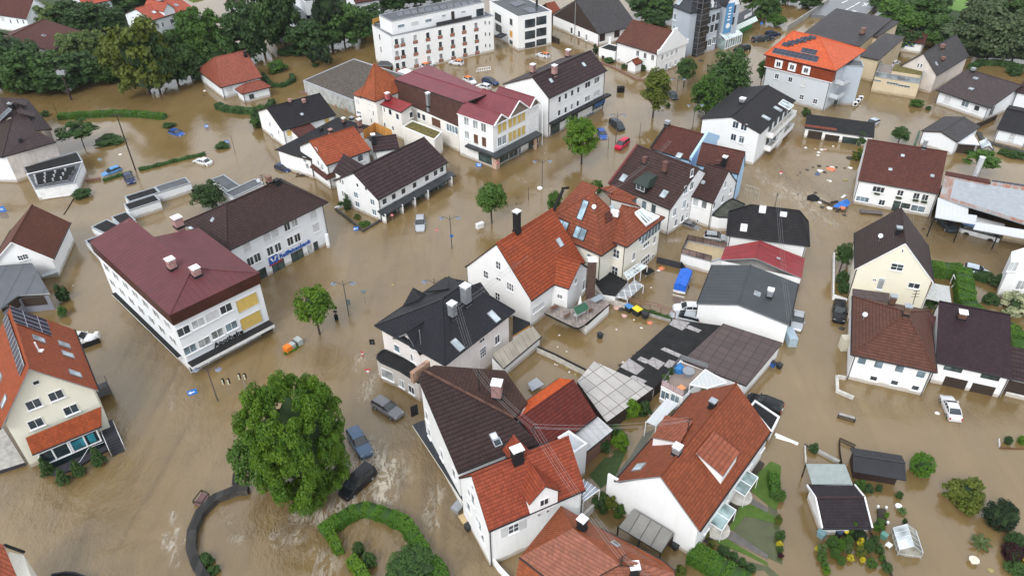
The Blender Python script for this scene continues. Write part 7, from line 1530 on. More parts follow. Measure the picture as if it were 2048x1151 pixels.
def ico(sub=2):
    import bmesh
    bm=bmesh.new();bmesh.ops.create_icosphere(bm,subdivisions=sub,radius=1.);V=np.array([v.co[:]for v in bm.verts]);F=np.array([[v.index for v in f.verts]for f in bm.faces]);bm.free();return V,F
ICO=ico(2)
def crown(seed,n,clumps,leaf,spread=.34,mats=None,shape='round',core=.62,name='crown'):
    rs=np.random.RandomState(seed);cc=[]
    while len(cc)<clumps:
        p=rs.uniform(-1,1,3);r=np.linalg.norm(p)
        if shape not in('cone','block','full')and(r>1 or r<.3):continue
        if shape=='round' and clumps not in(260,)and r>.55:p=p*(.86+.16*math.sin(3*math.atan2(p[1],p[0])+seed)+.1*math.sin(5*p[2]+seed))
        if shape=='cone' and math.hypot(p[0],p[1])>(1-(p[2]+1)/2)*.85+.06:continue
        if shape=='col' and math.hypot(p[0],p[1])>.95-.5*max(0,p[2])**2:continue
        if shape=='flat' and p[2]<-.5:continue
        if shape=='full':
            q_=p[0]**2+p[1]**2+abs(p[2])**3.2*(1 if p[2]>0 else .55)
            if .3<q_<1:cc.append(p*(.86+.1*math.sin(3*math.atan2(p[1],p[0])+seed)+.06*math.sin(5*p[2]+seed)))
            continue
        if shape=='block':
            q_=abs(p[0])**2.4+abs(p[1])**2.4+abs(p[2])**4
            if not .42<q_<1.15:continue
            zt=.95-.07*math.exp(-((p[0]-.22)/.2)**2)-.15*max(0,p[0]-.4)
            if p[2]>zt:continue
            cc.append(p*(.86+.08*math.sin(4*math.atan2(p[1],p[0])+1)+.05*math.sin(6*p[2])));continue
        cc.append(p*rs.uniform(.72,.9)/max(r,.6)if shape=='round' else p*.86)
    cc=np.array(cc);cs=rs.uniform(.6,1.25,clumps)*spread;k=rs.randint(0,clumps,n);d=rs.normal(size=(n,3));d/=np.linalg.norm(d,axis=1)[:,None]
    d[:,2]=np.where(d[:,2]<-.3,-d[:,2]*.6,d[:,2]);rr=rs.uniform(.55,1.1,n)**.6
    C=cc[k]+d*(cs[k]*rr)[:,None];Nn=d*.8+rs.normal(size=(n,3))*.45+np.array([0,0,.35]);Nn/=np.linalg.norm(Nn,axis=1)[:,None]
    ct=rs.uniform(0,1,clumps);tint=np.clip(ct[k]*.6+rs.uniform(0,.4,n),0,1)
    V,T=quads(C,Nn,leaf*rs.uniform(.7,1.35,n),rs,tint)
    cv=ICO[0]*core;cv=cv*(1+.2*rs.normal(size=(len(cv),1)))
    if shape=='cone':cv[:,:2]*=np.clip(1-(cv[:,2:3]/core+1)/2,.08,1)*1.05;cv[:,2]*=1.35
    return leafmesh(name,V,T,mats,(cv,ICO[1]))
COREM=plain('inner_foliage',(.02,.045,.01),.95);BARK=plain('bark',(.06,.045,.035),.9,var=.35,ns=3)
LM={'lime':leafm('leaf_lime',(.045,.12,.008),(.15,.26,.016)),'green':leafm('leaf_green',(.045,.11,.015),(.10,.19,.03)),'dark':leafm('leaf_dark',(.028,.068,.018),(.065,.125,.034)),'mid':leafm('leaf_mid',(.035,.085,.018),(.08,.15,.035)),
      'yel':leafm('leaf_yellow_green',(.08,.115,.012),(.15,.17,.025)),'pale':leafm('leaf_pale',(.07,.13,.03),(.2,.26,.09)),'grey':leafm('leaf_grey_green',(.06,.095,.04),(.11,.15,.07)),'purple':leafm('leaf_purple',(.03,.008,.014),(.06,.016,.02)),'hedge':leafm('leaf_hedge',(.055,.145,.012),(.12,.25,.022)),'bright':leafm('leaf_bright',(.09,.2,.01),(.16,.28,.02)),'flow':leafm('leaf_blossom',(.1,.16,.04),(.6,.6,.4)),'yflow':leafm('petal_yellow',(.5,.42,.02),(.7,.6,.05)),'pink':leafm('leaf_pink',(.35,.14,.13),(.5,.25,.22)),'fir':leafm('leaf_fir',(.012,.03,.012),(.03,.055,.02))}
CM={}
def cmesh(kind,col,v=0):
    k=(kind,col,v)
    if k not in CM:
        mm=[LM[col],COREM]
        a={'round':(5200,60,.105,.29,'round',.5),'big':(95000,430,.036,.125,'block',.62),'far':(5200,66,.125,.26,'full',.5),'cone':(4200,120,.11,.14,'cone',.5),'col':(2800,50,.13,.22,'col',.55),'bush':(3400,52,.135,.27,'round',.45),'trim':(8000,260,.075,.15,'round',.66),'flat':(2800,36,.13,.26,'flat',.4)}[kind]
        CM[k]=crown(11+v*7+len(kind),a[0],a[1],a[2],a[3],mm,a[4],a[5])
    return CM[k]
def tree(base,top,w,kind='round',col='green',label='',cat='tree',group=None,cb=.28,hcap=None,name='tree',zb=None):
    q=at(base);H=hgt(base,top)
    if hcap:H=hcap
    R=w/2*mpp(V3((q.x,q.y,H*.6)))*(1. if kind=='big' else 1.08);v=rnd.randint(0,2)if kind!='big' else 0
    t=empty(name,q,label,cat,group);z0=H*cb if zb is None else zb;hz=(H-z0)/2
    c=lobj('crown',cmesh(kind,col,v),t,(0,0,z0+hz),(0,0,0 if kind=='big' else rnd.uniform(0,6.28)));k=1.0;c.scale=(R*k,R*k*rnd.uniform(.9,1.1),hz*1.0)
    if kind in('cone','trim','bush','col')and cb<.15:return t
    mb=MB();r0=max(.1,H*.018);pts=[V3((0,0,-1.2)),V3((rnd.uniform(-.1,.1),0,z0)),V3((rnd.uniform(-.2,.2),rnd.uniform(-.2,.2),z0+hz*1.1))]
    mb.tube(pts[0],pts[1],r0*1.25,8,0,r0);mb.tube(pts[1],pts[2],r0,7,0,r0*.45)
    for i in range(6):
        a=i*1.05+rnd.random();mb.tube(pts[1]*(1-i*.06)+pts[2]*(i*.06),V3((math.cos(a)*R*.62,math.sin(a)*R*.62,z0+hz*(.5+.12*i))),r0*.5,5,0,r0*.16)
    mb.v=[(v_[0]+q.x,v_[1]+q.y,v_[2])for v_ in mb.v];mb.build('trunk',BARK,t);return t
def bush(p,w,h,kind='bush',col='mid',label='',cat='shrub',group=None,name='shrub',z=0.,sq=1.):
    q=at(p,z);R=w/2*mpp(q)*1.14;t=lobj0(name,cmesh(kind,col,rnd.randint(0,2)),(q.x,q.y,z+h*.42));t.scale=(R,R*sq,h*.62);t.rotation_euler=(0,0,rnd.uniform(0,6.28)if sq==1 else 0);return tag(t,label,cat,group)
def lobj0(name,me,loc,rz=0):
    o=bpy.data.objects.new(name,me);COL.objects.link(o);o.location=loc;o.rotation_euler=(0,0,rz);return o
def hedge(pts,w,h,col='hedge',label='',z=-.3,name='hedge',dens=70,leaf=.17,closed=False):
    P=[at(p,h)for p in pts];w=w if isinstance(w,(list,tuple))else[w]*len(P);rs=np.random.RandomState(len(pts)*7+int(h*10));C=[];Nn=[];cv=[];cf=[]
    for i in range(len(P)-1):
        a,b=P[i],P[i+1];d=(b-a);d.z=0;L=d.length;d.normalize();n=V3((-d.y,d.x,0));w0=(w[i]+w[i+1])/2;k=int(L*dens*1.7*(w0+2*(h-z)))
        t=rs.uniform(-.15,L+.15,k);f=rs.uniform(0,w0+2*(h-z),k);topm=f<w0
        off=np.where(topm,f-w0/2,np.where(f<w0+(h-z),w0/2,-w0/2));zz=np.where(topm,h,np.where(f<w0+(h-z),z+(f-w0),z+(f-w0-(h-z))))
        nx=np.where(topm,0,np.sign(off));wob=.12*np.sin(t*2.1+i)+.07*np.sin(t*5.3)
        zz=zz+np.where(topm,wob,0)-np.where(~topm&(zz>h-.1),.05,0)
        c=np.array(a[:2])[None]+np.outer(t,np.array(d[:2]))+np.outer(off+rs.normal(0,.05,k)+nx*wob*.6,np.array(n[:2]));C.append(np.column_stack([c,zz]));Nn.append(np.column_stack([np.outer(nx,np.array(n[:2])),topm.astype(float)])+rs.normal(0,.5,(k,3)))
        o=len(cv);e=n*(w0/2-.06);A,B=a-d*.05,b+d*.05
        for p,zc in((A-e,z),(B-e,z),(B+e,z),(A+e,z),(A-e,h-.06),(B-e,h-.06),(B+e,h-.06),(A+e,h-.06)):cv.append((p.x,p.y,zc))
        for q in((4,5,6),(4,6,7),(0,1,5),(0,5,4),(1,2,6),(1,6,5),(2,3,7),(2,7,6),(3,0,4),(3,4,7)):cf.append([o+x for x in q])
    C=np.concatenate(C);Nn=np.concatenate(Nn);Nn/=np.linalg.norm(Nn,axis=1)[:,None];off=np.array(P[0]);off[2]=0
    V,T=quads(C-off,Nn,leaf*rs.uniform(.7,1.3,len(C)),rs,np.clip(.5+.3*np.sin(C[:,0]*1.3)*np.sin(C[:,1]*1.1+1)+rs.uniform(-.3,.3,len(C)),0,1))
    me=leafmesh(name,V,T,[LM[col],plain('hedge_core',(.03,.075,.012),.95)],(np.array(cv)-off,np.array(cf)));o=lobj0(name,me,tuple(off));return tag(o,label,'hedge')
# ---- the big tree and street trees
bq=at((590,872),8.5);bq.z=0;tq=bq+Z_*16.5;tree(topx(bq),topx(tq),200,'big','lime','huge leafy lime-green tree standing in the flood at bottom left of centre',cb=.0,zb=-.2)
tree((530,975),(505,850),90,'round','green','lower leafy side tree at the left foot of the huge lime-green tree',cb=.05)
tree((640,668),(612,577),76,'round','lime','leafy street tree between the wine-roofed block and the double lamp',group='street trees in the flood')
tree((984,446),(983,367),64,'round','green','round street tree standing alone in the water near the white electricity box',group='street trees in the flood',cb=.3)
tree((1163,328),(1165,237),74,'round','lime','bright round street tree between the double lamp and the red van',group='street trees in the flood',cb=.22)
tree((1305,236),(1302,138),68,'round','yel','tall yellow-green street tree left of the dark car and lamp',group='street trees in the flood',cb=.18)
tree((1410,238),(1410,150),68,'round','green','bushy green street tree left of the black-roofed balcony house',group='street trees in the flood',cb=.08)
tree((1452,204),(1455,104),92,'round','mid','largest round dark green tree in front of the tall blue-grey office',group='street trees in the flood',cb=.02)
tree((1367,174),(1370,115),38,'round','mid','slim street tree beside the white gabled house parapet',group='street trees in the flood',cb=.2)
tree((1522,167),(1524,118),26,'round','mid','small street tree at the left edge of the orange roof',group='street trees in the flood',cb=.2)
tree((1108,428),(1108,382),32,'round','green','small tree beside the black verge of the terracotta roof',cb=.1)
tree((1192,395),(1192,360),28,'round','green','small tree poking up behind the terracotta roof',cb=.1)
tree((168,292),(160,240),78,'flat','mid','spreading low tree in the water above the solar-collector garage',cb=.25)
tree((425,418),(424,366),62,'round','dark','dark tree between the flat garages and brown hipped roof',cb=.1)
tree((1956,353),(1962,302),68,'flat','green','spreading green tree behind the metal chimney of the tin-roofed hall',cb=.3)
tree((1797,285),(1797,253),36,'round','mid','small round garden tree behind the brown-red roofed house',cb=.15)
tree((1678,545),(1690,487),34,'round','mid','thin young tree beside the street fence of the cream gabled house',cb=.3)
for i,(b_,t_,w_,k_,c_,l_)in enumerate((
    ((30,165),(35,50),120,'far','dark','broad dark tree at the left edge above the flooded street'),((75,178),(60,95),110,'far','mid','green tree in front of the broad dark tree at left'),((115,178),(110,120),110,'far','dark','low dark tree behind the short utility pole'),
    ((20,178),(15,110),80,'far','dark','dark bushy tree cut by the left edge below the top corner house'),((50,182),(30,155),60,'far','green','light bushy shrub tree on the bank at far left'),((155,130),(143,60),56,'far','pale','pale blossoming tree beside the large wine-brown roof'),((190,120),(188,55),56,'far','pale','second pale yellow-green tree right of the wine-brown roof'),
    ((180,165),(180,100),90,'far','dark','dark green tree left of the tall two-tone tree'),((225,160),(222,110),70,'far','mid','medium tree directly left of the tall two-tone tree'),((300,188),(275,28),112,'far','yel','tallest yellow-green two-tone tree on the water edge'),((255,160),(240,70),70,'far','yel','yellow-green tree leaning against the tallest one'),
    ((320,185),(322,60),76,'far','dark','dark tree right of the tallest yellow-green tree'),((355,165),(350,62),82,'far','mid','green tree in front of the bright red villa'),((385,160),(388,95),66,'far','dark','dark shrub-like tree at the water left of the red cottage'),((415,140),(420,8),92,'far','green','tall green tree right of the bright red villa'),((450,150),(440,70),60,'far','mid','green tree just behind the red cottage roof'),
    ((500,125),(490,5),88,'far','dark','tall dark tree above the red cottage'),((530,110),(520,-30),70,'far','mid','tall thin tree at the top edge left of the park villa'),((572,95),(565,-30),66,'far','dark','tall tree hiding the left side of the park villa'),((620,110),(618,40),84,'far','dark','dark round tree in front of the park villa'),((665,95),(660,-60),60,'far','fir','very tall dark conifer right of the park villa'),
    ((690,92),(690,2),92,'far','mid','broad green tree between the conifer and the long white building'),((725,85),(730,10),62,'far','mid','green tree touching the left end of the long white building'),((745,60),(750,8),52,'far','dark','tree behind the left end of the long white building'),((105,60),(108,0),52,'far','pale','pale silvery tree beside the top left white gable'),((165,60),(165,0),84,'far','dark','dark tree above the wine-brown roof'),((215,60),(212,5),80,'far','dark','dark tree left of the bright red villa roof'),((245,22),(245,-30),70,'far','mid','tree at the top edge above the bright red villa'),((290,8),(290,-30),60,'far','dark','dark tree behind the bright red villa'),((380,70),(378,25),45,'far','mid','small tree at the right wall of the bright red villa'),((645,20),(640,-40),80,'far','mid','tree behind the park villa at the top edge'),((790,20),(790,-30),70,'far','dark','dark tree behind the long flat roof, left end'),((830,10),(830,-40),70,'far','mid','tree behind the long flat roof, middle'),((880,5),(880,-45),70,'far','dark','tree behind the long flat roof, right part'),
    ((1290,35),(1290,-20),66,'far','dark','dark tree right of the big barn roof'),((1320,42),(1320,-10),56,'far','mid','tree between barn roof and blue-grey office'),((1310,52),(1308,18),50,'far','dark','low dark tree directly behind the white gabled house'),((1505,20),(1505,-40),60,'far','mid','tree right of the blue banner building at the top edge'),((1530,45),(1530,-10),52,'far','mid','tree behind the striped canopy shop'),((1550,52),(1552,25),38,'far','green','small light tree by the parked cars at the top'),((1575,8),(1575,-25),46,'far','dark','tree at the top edge left of the road'),((1615,15),(1618,-20),56,'far','dark','dark tree against the road embankment'),
    ((1790,72),(1790,0),80,'far','green','green tree right of the road at the top'),((1840,60),(1838,-15),86,'far','mid','broad tree above the mural garage'),((1800,95),(1800,52),62,'far','dark','dark tree left of the mural garage'),((1880,100),(1882,30),74,'far','mid','tree above the steep grey-brown gable'),((1925,110),(1925,20),96,'far','grey','broad grey-green willow behind the curved lamp'),((1975,115),(1975,12),96,'far','grey','grey-green tree at the middle of the right wood edge'),((2025,120),(2025,22),92,'far','grey','grey-green tree at the right edge of the picture'),((1955,60),(1955,-10),80,'far','grey','grey-green tree behind the willow'),((2010,50),(2010,-15),80,'far','mid','tree behind the wood edge at far right'),((1870,20),(1870,-30),50,'far','dark','dark tree left of the bright meadow'),((2040,25),(2045,-15),50,'far','pink','pink blossoming tree in the top right corner'),((1995,8),(1995,-25),60,'far','pink','second pink tree left of the corner one'),((1770,30),(1775,-20),60,'far','mid','tree between the road and the meadow'))):
    tree(b_,t_,w_,k_,c_,l_,group='trees along the top of the picture',cb=.04)
for i,(p,t_)in enumerate((((632,130),(638,88)),((655,132),(658,88)))):tree(p,t_,32,'col','fir',('left' if i==0 else 'right')+' one of two dark column-shaped conifers below the park villa',cat='conifer',cb=0,name='conifer')
tree((1190,112),(1190,86),13,'col','fir','dark column conifer at the corner of the big barn',cat='conifer',cb=0,name='conifer')
for l_,p,w_,h_,k_,c_ in(
    ('round green shrub inside the hedge near the red cottage',A2(165,545),38,2.6,'bush','green'),('dark spreading shrub above the two column conifers',A2(280,410),50,1.8,'bush','dark'),('bright shrub at the left wall of the dark-roofed gable house',A2(40,960),40,4.2,'bush','mid'),('shrub between annex and porch of the white gabled house',A3(1015,525),36,2.8,'bush','dark'),('low shrub row at the wall of the white gabled house',A3(740,480),22,1.2,'bush','mid'),('small low shrub by the porch of the white gabled house',A3(860,520),14,1.,'bush','mid'),
    ('small floating shrub in the street under the slim tree',A3(1195,815),12,.8,'bush','mid'),('light shrub standing in water right of the terrace building',A4(1135,810),27,1.4,'bush','green'),('dark shrub at the left end of the garage row',A4(290,890),18,1.8,'bush','mid'),('green shrub between garage row and brown-red roof',B4(705,30),24,2.4,'bush','mid'),('round olive shrub left of the brown-red roofed house',B4(685,150),22,2.2,'bush','yel'),('shrub in front of the small white barn',A4(1360,1110),44,3.,'bush','mid'),('dark shrub right of the bungalow garden',A4(1885,570),30,1.8,'bush','dark'),('small shrub right of the light one in the water',A4(1230,840),10,.8,'bush','mid'),
    ('low shrub in the water below the spreading tree',B1(690+150,15),54,1.1,'bush','mid'),('round dark shrub beside the leaning post',B1(632,430),34,1.4,'bush','dark'),('small green shrub by the blue sign near the double garage',B1(1705,55),28,.9,'bush','mid'),('small dull shrub near the sunken blue car',A1(1298,972),24,.8,'bush','dark'),('shrub left of the long green hedge by the villa',A1(350,890),16,1.2,'bush','mid'),
    ('dark garden shrub at the pointed street corner bed',B2(705,535),15,3.2,'col','dark'),('yellow-green shrub in the street corner bed',B2(780,600),14,.9,'bush','yel'),('low green shrub at the tip of the street corner bed',B2(830,650),22,.6,'bush','green'),('green shrub at the back of the street corner bed',B2(655,505),14,.8,'bush','mid'),('small dark tree-like shrub at the grey annex corner',C1(500,115),24,2.8,'bush','dark'),('bright green shrub below the dark one at the grey annex',C1(492,235),18,1.8,'bush','green'),
    ('bright yellow-green round shrub behind the framed shed',C3(915,1000),32,2.6,'bush','bright'),('dark shrub right of the yellow-green round one',C3(1010,985),28,2.,'bush','dark'),('green shrub against the brick annex',E2(1380,170),30,2.4,'bush','bright'),('dark shrub left of the green one at the brick annex',E2(1250,190),26,2.,'bush','dark'),('bright top shrub at the corner of the striped sheet roof',E2(1340,85),22,2.,'bush','green'),('leafy garden shrub between gable wall and carport',E2(1230,630),34,2.2,'bush','mid'),('large-leaved pale shrub beside the carport',E2(1310,650),28,2.4,'flat','yel'),('green leafy shrub at the blank gable wall',E2(1370,690),22,1.8,'bush','green'),('little shrub at the bottom edge by the hip roof',D3(1290,1135),22,1.2,'bush','yel'),
    ('neatly clipped round green bush beside the black shed',D4(1160,352),44,2.6,'trim','hedge'),('loose wide bush in open water right of the garden house',D4(1490,570),74,2.6,'bush','yel'),('dark dense round bush at lower right',D4(1755,745),58,3.,'trim','fir'),('dark bush touching the right edge near the corner',D4(1880,930),40,1.8,'trim','dark'),('purple-leaved bush in the lower right corner',D4(1870,1005),42,1.6,'trim','purple'),('yellow-flowered bush in the lower right corner',D4(1950,1075),26,1.2,'bush','yflow'),('green bush at the very bottom right corner',D4(1900,1110),40,1.,'bush','mid'),
    ('small dark bush in the fenced bed near the right edge',D4(1835,130),15,1.,'trim','dark'),('small bright bush in the fenced bed at the right edge',D4(1940,130),17,1.,'trim','bright'),('bush in the fenced strip left of the black shed',D4(345,190),20,1.,'bush','dark'),('low bush behind the dark tiled garden roof',D4(700,475),22,1.1,'bush','green'),('second low bush by the black shed wall',D4(765,500),18,1.,'bush','dark'),('thin bush in the water by the black shed',D4(843,498),12,1.,'bush','dark'),('thin bush right of the shed corner',D4(1000,550),14,1.,'bush','mid'),('flat silvery plant by the round white pot',D4(1027,665),18,.5,'flat','pale'),('tiny bush above the greenhouse',D4(1045,745),9,.7,'bush','dark'),
    ('bush at the right corner of the garden house',D4(840,790),22,1.6,'bush','green'),('garden bush between garden house and picket fence',D4(810,900),16,1.2,'bush','mid'),('bush along the fence below',D4(845,965),18,1.,'bush','mid'),('bush near the fence, lower',D4(868,1030),12,.9,'bush','green'),('light bush in the garden bed, lowest right',D4(788,1070),20,.9,'bush','green'),('bush at the fence near the bottom edge',D4(905,1105),20,1.,'bush','mid'),
    ('tall clipped green bush below the garden house, left',D4(490,930),24,1.6,'trim','green'),('bush below the left clipped one',D4(505,1000),18,1.2,'trim','green'),('round bush in the second row of the bed',D4(540,945),18,1.5,'trim','hedge'),('bush behind a flowerpot in the bed',D4(600,920),22,1.4,'trim','green'),('pale bush in the middle of the bed',D4(605,965),16,1.2,'trim','pale'),('dark clipped bush under the shed eave',D4(690,870),26,1.4,'trim','fir'),('bright shrub by the yellow bin',D4(640,835),18,1.9,'bush','green'),('yellow flowering bush in the right part of the bed',D4(705,918),15,1.2,'bush','yflow'),('dark round bush at the right side of the bed',D4(760,950),22,1.5,'trim','mid'),('olive bush in the middle right of the bed',D4(700,985),20,1.3,'bush','yel'),('round green bush at the lower edge of the bed',D4(558,1050),16,.9,'trim','green'),('yellow flowers in the lower bed',D4(625,1030),12,.9,'bush','yflow'),('small yellow flowering plant at the bed tip',D4(722,1040),10,.7,'bush','yflow'),
    ('yellow flowering plant at the left of the bed',D4(375,955),10,.8,'bush','yflow'),('pale shrub at the left end of the bed',D4(405,970),20,1.2,'bush','pale'),('shrub under the pale one in the left column',D4(410,1030),18,1.,'bush','green'),('shrub in the left column lower',D4(430,1080),14,.9,'bush','green'),('lowest shrub of the left column',D4(445,1125),14,.9,'bush','bright'),
    ('shrub row end beside the upper lawn',D4(80,560),24,1.3,'trim','green'),('shrub at the edge of the lower lawn',D4(90,860),20,1.,'bush','mid'),('yellow flowers at the edge of the lower lawn',D4(85,920),13,.7,'bush','yflow'),('purple plant at the edge of the lower lawn',D4(92,1005),11,.6,'bush','purple'),('green plant above the purple one at the lawn edge',D4(88,955),14,.6,'bush','mid'),('reddish climbing plant between lawn strips',D4(75,740),14,1.2,'bush','yel'),
    ('yellow shrub by the path near the blank gable',D3(1525,925),14,.9,'bush','yel'),('small shrub at the house corner near the hedge end',D3(1490,845),12,.8,'bush','yel'),('shrub bed along the lower lawn, first',D3(1620,970),22,.7,'bush','dark'),('shrub bed along the lower lawn, second',D3(1690,1010),22,.7,'bush','dark'),('shrub bed along the lower lawn, third',D3(1760,1060),20,.7,'bush','mid'),('shrub bed along the lower lawn, last',D3(1830,1105),20,.7,'bush','dark'),
    ('white blossoming bush at the right edge',C4(1900,200),64,2.8,'bush','flow'),('dark garden bush right of the tall hedge',B4(1760,1120),34,2.,'bush','dark'),('dark low bush below the hidden pale car',B4(1660,1060),28,1.2,'bush','dark'),('bush at the corner of the garden wall right of the hedge',C4(1700,130),30,1.4,'bush','dark'),('dark bush under the glazed patio roof',C4(1238,170),22,1.8,'bush','mid'),('dark shrub behind the street fence of the cream house',B4(565,1090),24,2.,'bush','dark'),('second dark shrub behind the street fence',C4(580,50),26,1.6,'bush','dark'),
    ('fluffy shrub row behind the tin-roofed hall, left',B4(1800,105),20,1.1,'bush','mid'),('fluffy shrub row behind the tin-roofed hall, middle',B4(1860,125),26,1.2,'bush','mid'),('fluffy shrub row behind the tin-roofed hall, right',B4(1925,135),26,1.2,'bush','mid'),('shrub left of the far greenhouse',B4(1540,105),18,.9,'bush','dark'),
    ('round shrub in the water court at lower left of the curved hedge',D2(650,970),16,1.,'bush','bright'),('dark shrub behind the leaning bright hedge',D2(790,975),24,1.6,'trim','mid'),('dark shrub right of the leaning bright hedge',D2(870,1060),30,1.6,'bush','mid'),('large dark bush cut by the bottom edge',D2(1200,1125),96,2.,'trim','mid'),('green climber inside the curved wall',D1(1580,1050),32,1.,'bush','mid'),('second climber inside the curved wall at the bottom',D1(1640,1120),24,.9,'bush','mid'),
    ('shrub patch above the sign at the tall trees',A2(455,510),14,.8,'bush','dark'),('shrub near the white wall sign in the bed',B2(845,640),12,.5,'bush','mid')):
    bush(p,w_,h_,k_,c_,l_)
for i,(p,t_)in enumerate(((D1(375,365),D1(325,240)),(D1(495,430),D1(470,325)),(D1(610,370),D1(580,255)),(D1(770,290),D1(720,155)))):
    tree(p,(t_[0],t_[1]-8),34,'cone','mid',['clipped cone shrub in front of the conservatory, first from the left','clipped cone shrub standing lowest, second from the left, before the conservatory','clipped cone shrub in front of the middle of the conservatory, third from the left','tallest clipped cone shrub beside the entrance steps'][i],'shrub','cone shrubs before the conservatory',cb=0,name='cone_shrub')
def palm(p):
    q=at(p,.3);mb=MB();
    for i in range(26):
        a=i*2.4;L=1.1;e=.2+.9*((i*7)%10)/10;d=V3((math.cos(a),math.sin(a),0));s_=V3((-d.y,d.x,0));P=[q+d*(L*t)+Z_*(L*(math.sin(e)*t-.55*t*t))for t in(0,.35,.7,1)]
        for j in range(3):w0,w1=(.03,.12,.1,.01)[j],(.03,.12,.1,.01)[j+1];mb.add([P[j]-s_*w0,P[j]+s_*w0,P[j+1]+s_*w1,P[j+1]-s_*w1],[(0,1,2,3)])
    o=mb.build('palm',plain('palm_leaf',(.05,.08,.015)),None,q);tag(o,'small spiky palm above the round white bird bath','palm')
palm(D4(1635,895))
hedge([A1(445,875),A1(620,865),A1(850,850),A1(1050,855),A1(1255,875)],1.6,1.1,label='long gently curved green hedge in the water near the left villa');hedge([A1(1665,790),A1(1720,815),A1(1850,830),A1(1990,832)],1.6,1.1,'dark',label='dark green curved hedge below the red cottage')
hedge([A2(0,832),A2(90,810),A2(120,760)],1.3,1.,'dark',label='dark hedge end right of the red cottage');hedge([A2(45,560),A2(110,640),A2(200,640),A2(285,600),A2(270,560)],1.,.9,'dark',label='low dark hedge ring around the round shrub beside the red cottage')
hedge([B1(1065,215),B1(1200,185),B1(1330,150),B1(1570,95)],.8,.5,'mid',label='overgrown low hedge line right of the tall utility pole',dens=40);hedge([B1(790,300),B1(900,265),B1(1000,235)],.6,.45,'mid',label='short overgrown hedge piece left of the tall utility pole',dens=40)
hedge([D2(505,790),D2(600,725),D2(720,650),D2(830,610),D2(960,650),D2(1140,720),D2(1220,850),D2(1300,970)],1.35,1.1,label='long arched clipped hedge around the flooded garden at the bottom',dens=120,leaf=.14);hedge([D2(1340,1010),D2(1400,1090),D2(1440,1200)],1.4,1.1,label='continuation of the arched hedge beyond the gap at the bottom edge',dens=90,leaf=.15)
hedge([D2(560,800),D2(600,870),D2(625,930)],.75,1.1,'bright',label='small bright hedge piece inside the left end of the arched hedge',dens=120,leaf=.13);hedge([D2(725,1000),D2(790,1080),D2(860,1190)],1.0,1.3,'bright',label='bright slanting clipped hedge near the bottom edge',dens=120,leaf=.13)
hedge([B4(1260,945),B4(1500,975)],1.9,1.9,label='tall clipped hedge stub behind the cream gabled house');hedge([B4(1500,975),B4(1530,1140),C4(1530,100),C4(1640,220),C4(1800,275),C4(1900,340),C4(1964,480)],2.2,1.9,label='long tall clipped hedge curving down to the right edge',dens=80)
hedge([B4(1590,1015),B4(1690,1050)],.8,1.,'dark',label='short dark hedge by the hidden pale car');hedge([D3(1385,935),D3(1500,1000),D3(1650,1090),D3(1800,1180)],1.9,1.5,label='clipped hedge running from the blank gable to the bottom edge',dens=110,leaf=.14)
hedge([D4(35,345),D4(55,420),D4(60,500)],.9,1.1,label='rounded hedge strip beside the upper lawn');hedge([A4(1560,500),A4(1640,460),A4(1780,465),A4(1964,500)],1.4,1.2,'dark',label='dark hedge behind the bungalow at upper right');hedge([C3(930,165),C3(1060,195),C3(1220,245)],.5,.5,'mid',label='overgrown plants along the yard fence',dens=60)
# ================================================================ CARS
PAINT={}
def paint(name,c,coat=.25):
    if name in PAINT:return PAINT[name]
    m,t,b=nodes('car_paint_'+name);b.inputs['Base Color'].default_value=(*c,1);b.inputs['Roughness'].default_value=.3;b.inputs['Coat Weight'].default_value=coat;b.inputs['Specular IOR Level'].default_value=.35;b.inputs['Metallic'].default_value=.25;PAINT[name]=m;return m
PC={'white':(.75,.76,.78),'black':(.012,.013,.016),'silver':(.42,.44,.47),'grey':(.2,.2,.21),'blue':(.03,.10,.36),'lblue':(.10,.28,.55),'navy':(.018,.03,.09),'red':(.55,.01,.05),'bluegrey':(.09,.14,.22),'dark':(.035,.045,.055),'pale':(.5,.58,.66)}
LAMPR=plain('tail_light',(.4,.01,.01),.3);LAMPW=plain('head_light',(.6,.62,.65),.15);CARGL=glass('car_glass',(.02,.026,.03),.05,.9)
CSH={ # stations along the length (x 0=rear 1=front): lower body top z, roof z (None = no cabin), half width
 'hatch':(4.1,1.74,[(0,.62,.92),(.02,.95,.95),(.30,.98,1.),(.62,.96,1.),(.86,.84,.97),(.97,.68,.88),(1,.5,.78)],[(.03,.98),(.10,1.40),(.30,1.46),(.52,1.43),(.70,.97)]),
 'estate':(4.65,1.8,[(0,.62,.92),(.015,.98,.95),(.30,1.0,1.),(.66,.97,1.),(.88,.85,.97),(.975,.7,.88),(1,.5,.78)],[(.02,1.02),(.075,1.42),(.30,1.49),(.50,1.46),(.69,.99)]),
 'sedan':(4.5,1.76,[(0,.62,.9),(.02,.90,.93),(.16,.96,.98),(.64,.94,1.),(.88,.82,.97),(.975,.66,.86),(1,.5,.76)],[(.13,.96),(.28,1.36),(.42,1.40),(.52,1.38),(.70,.95)]),
 'suv':(4.7,1.88,[(0,.7,.92),(.015,1.10,.95),(.30,1.13,1.),(.66,1.10,1.),(.88,1.0,.97),(.975,.82,.9),(1,.6,.8)],[(.02,1.15),(.06,1.60),(.30,1.70),(.50,1.66),(.68,1.12)]),
 'van':(4.9,1.9,[(0,.7,.95),(.01,1.1,.97),(.30,1.12,1.),(.75,1.10,1.),(.90,1.0,.97),(.98,.8,.9),(1,.6,.8)],[(.015,1.15),(.035,1.75),(.35,1.85),(.62,1.82),(.80,1.12)]),
}
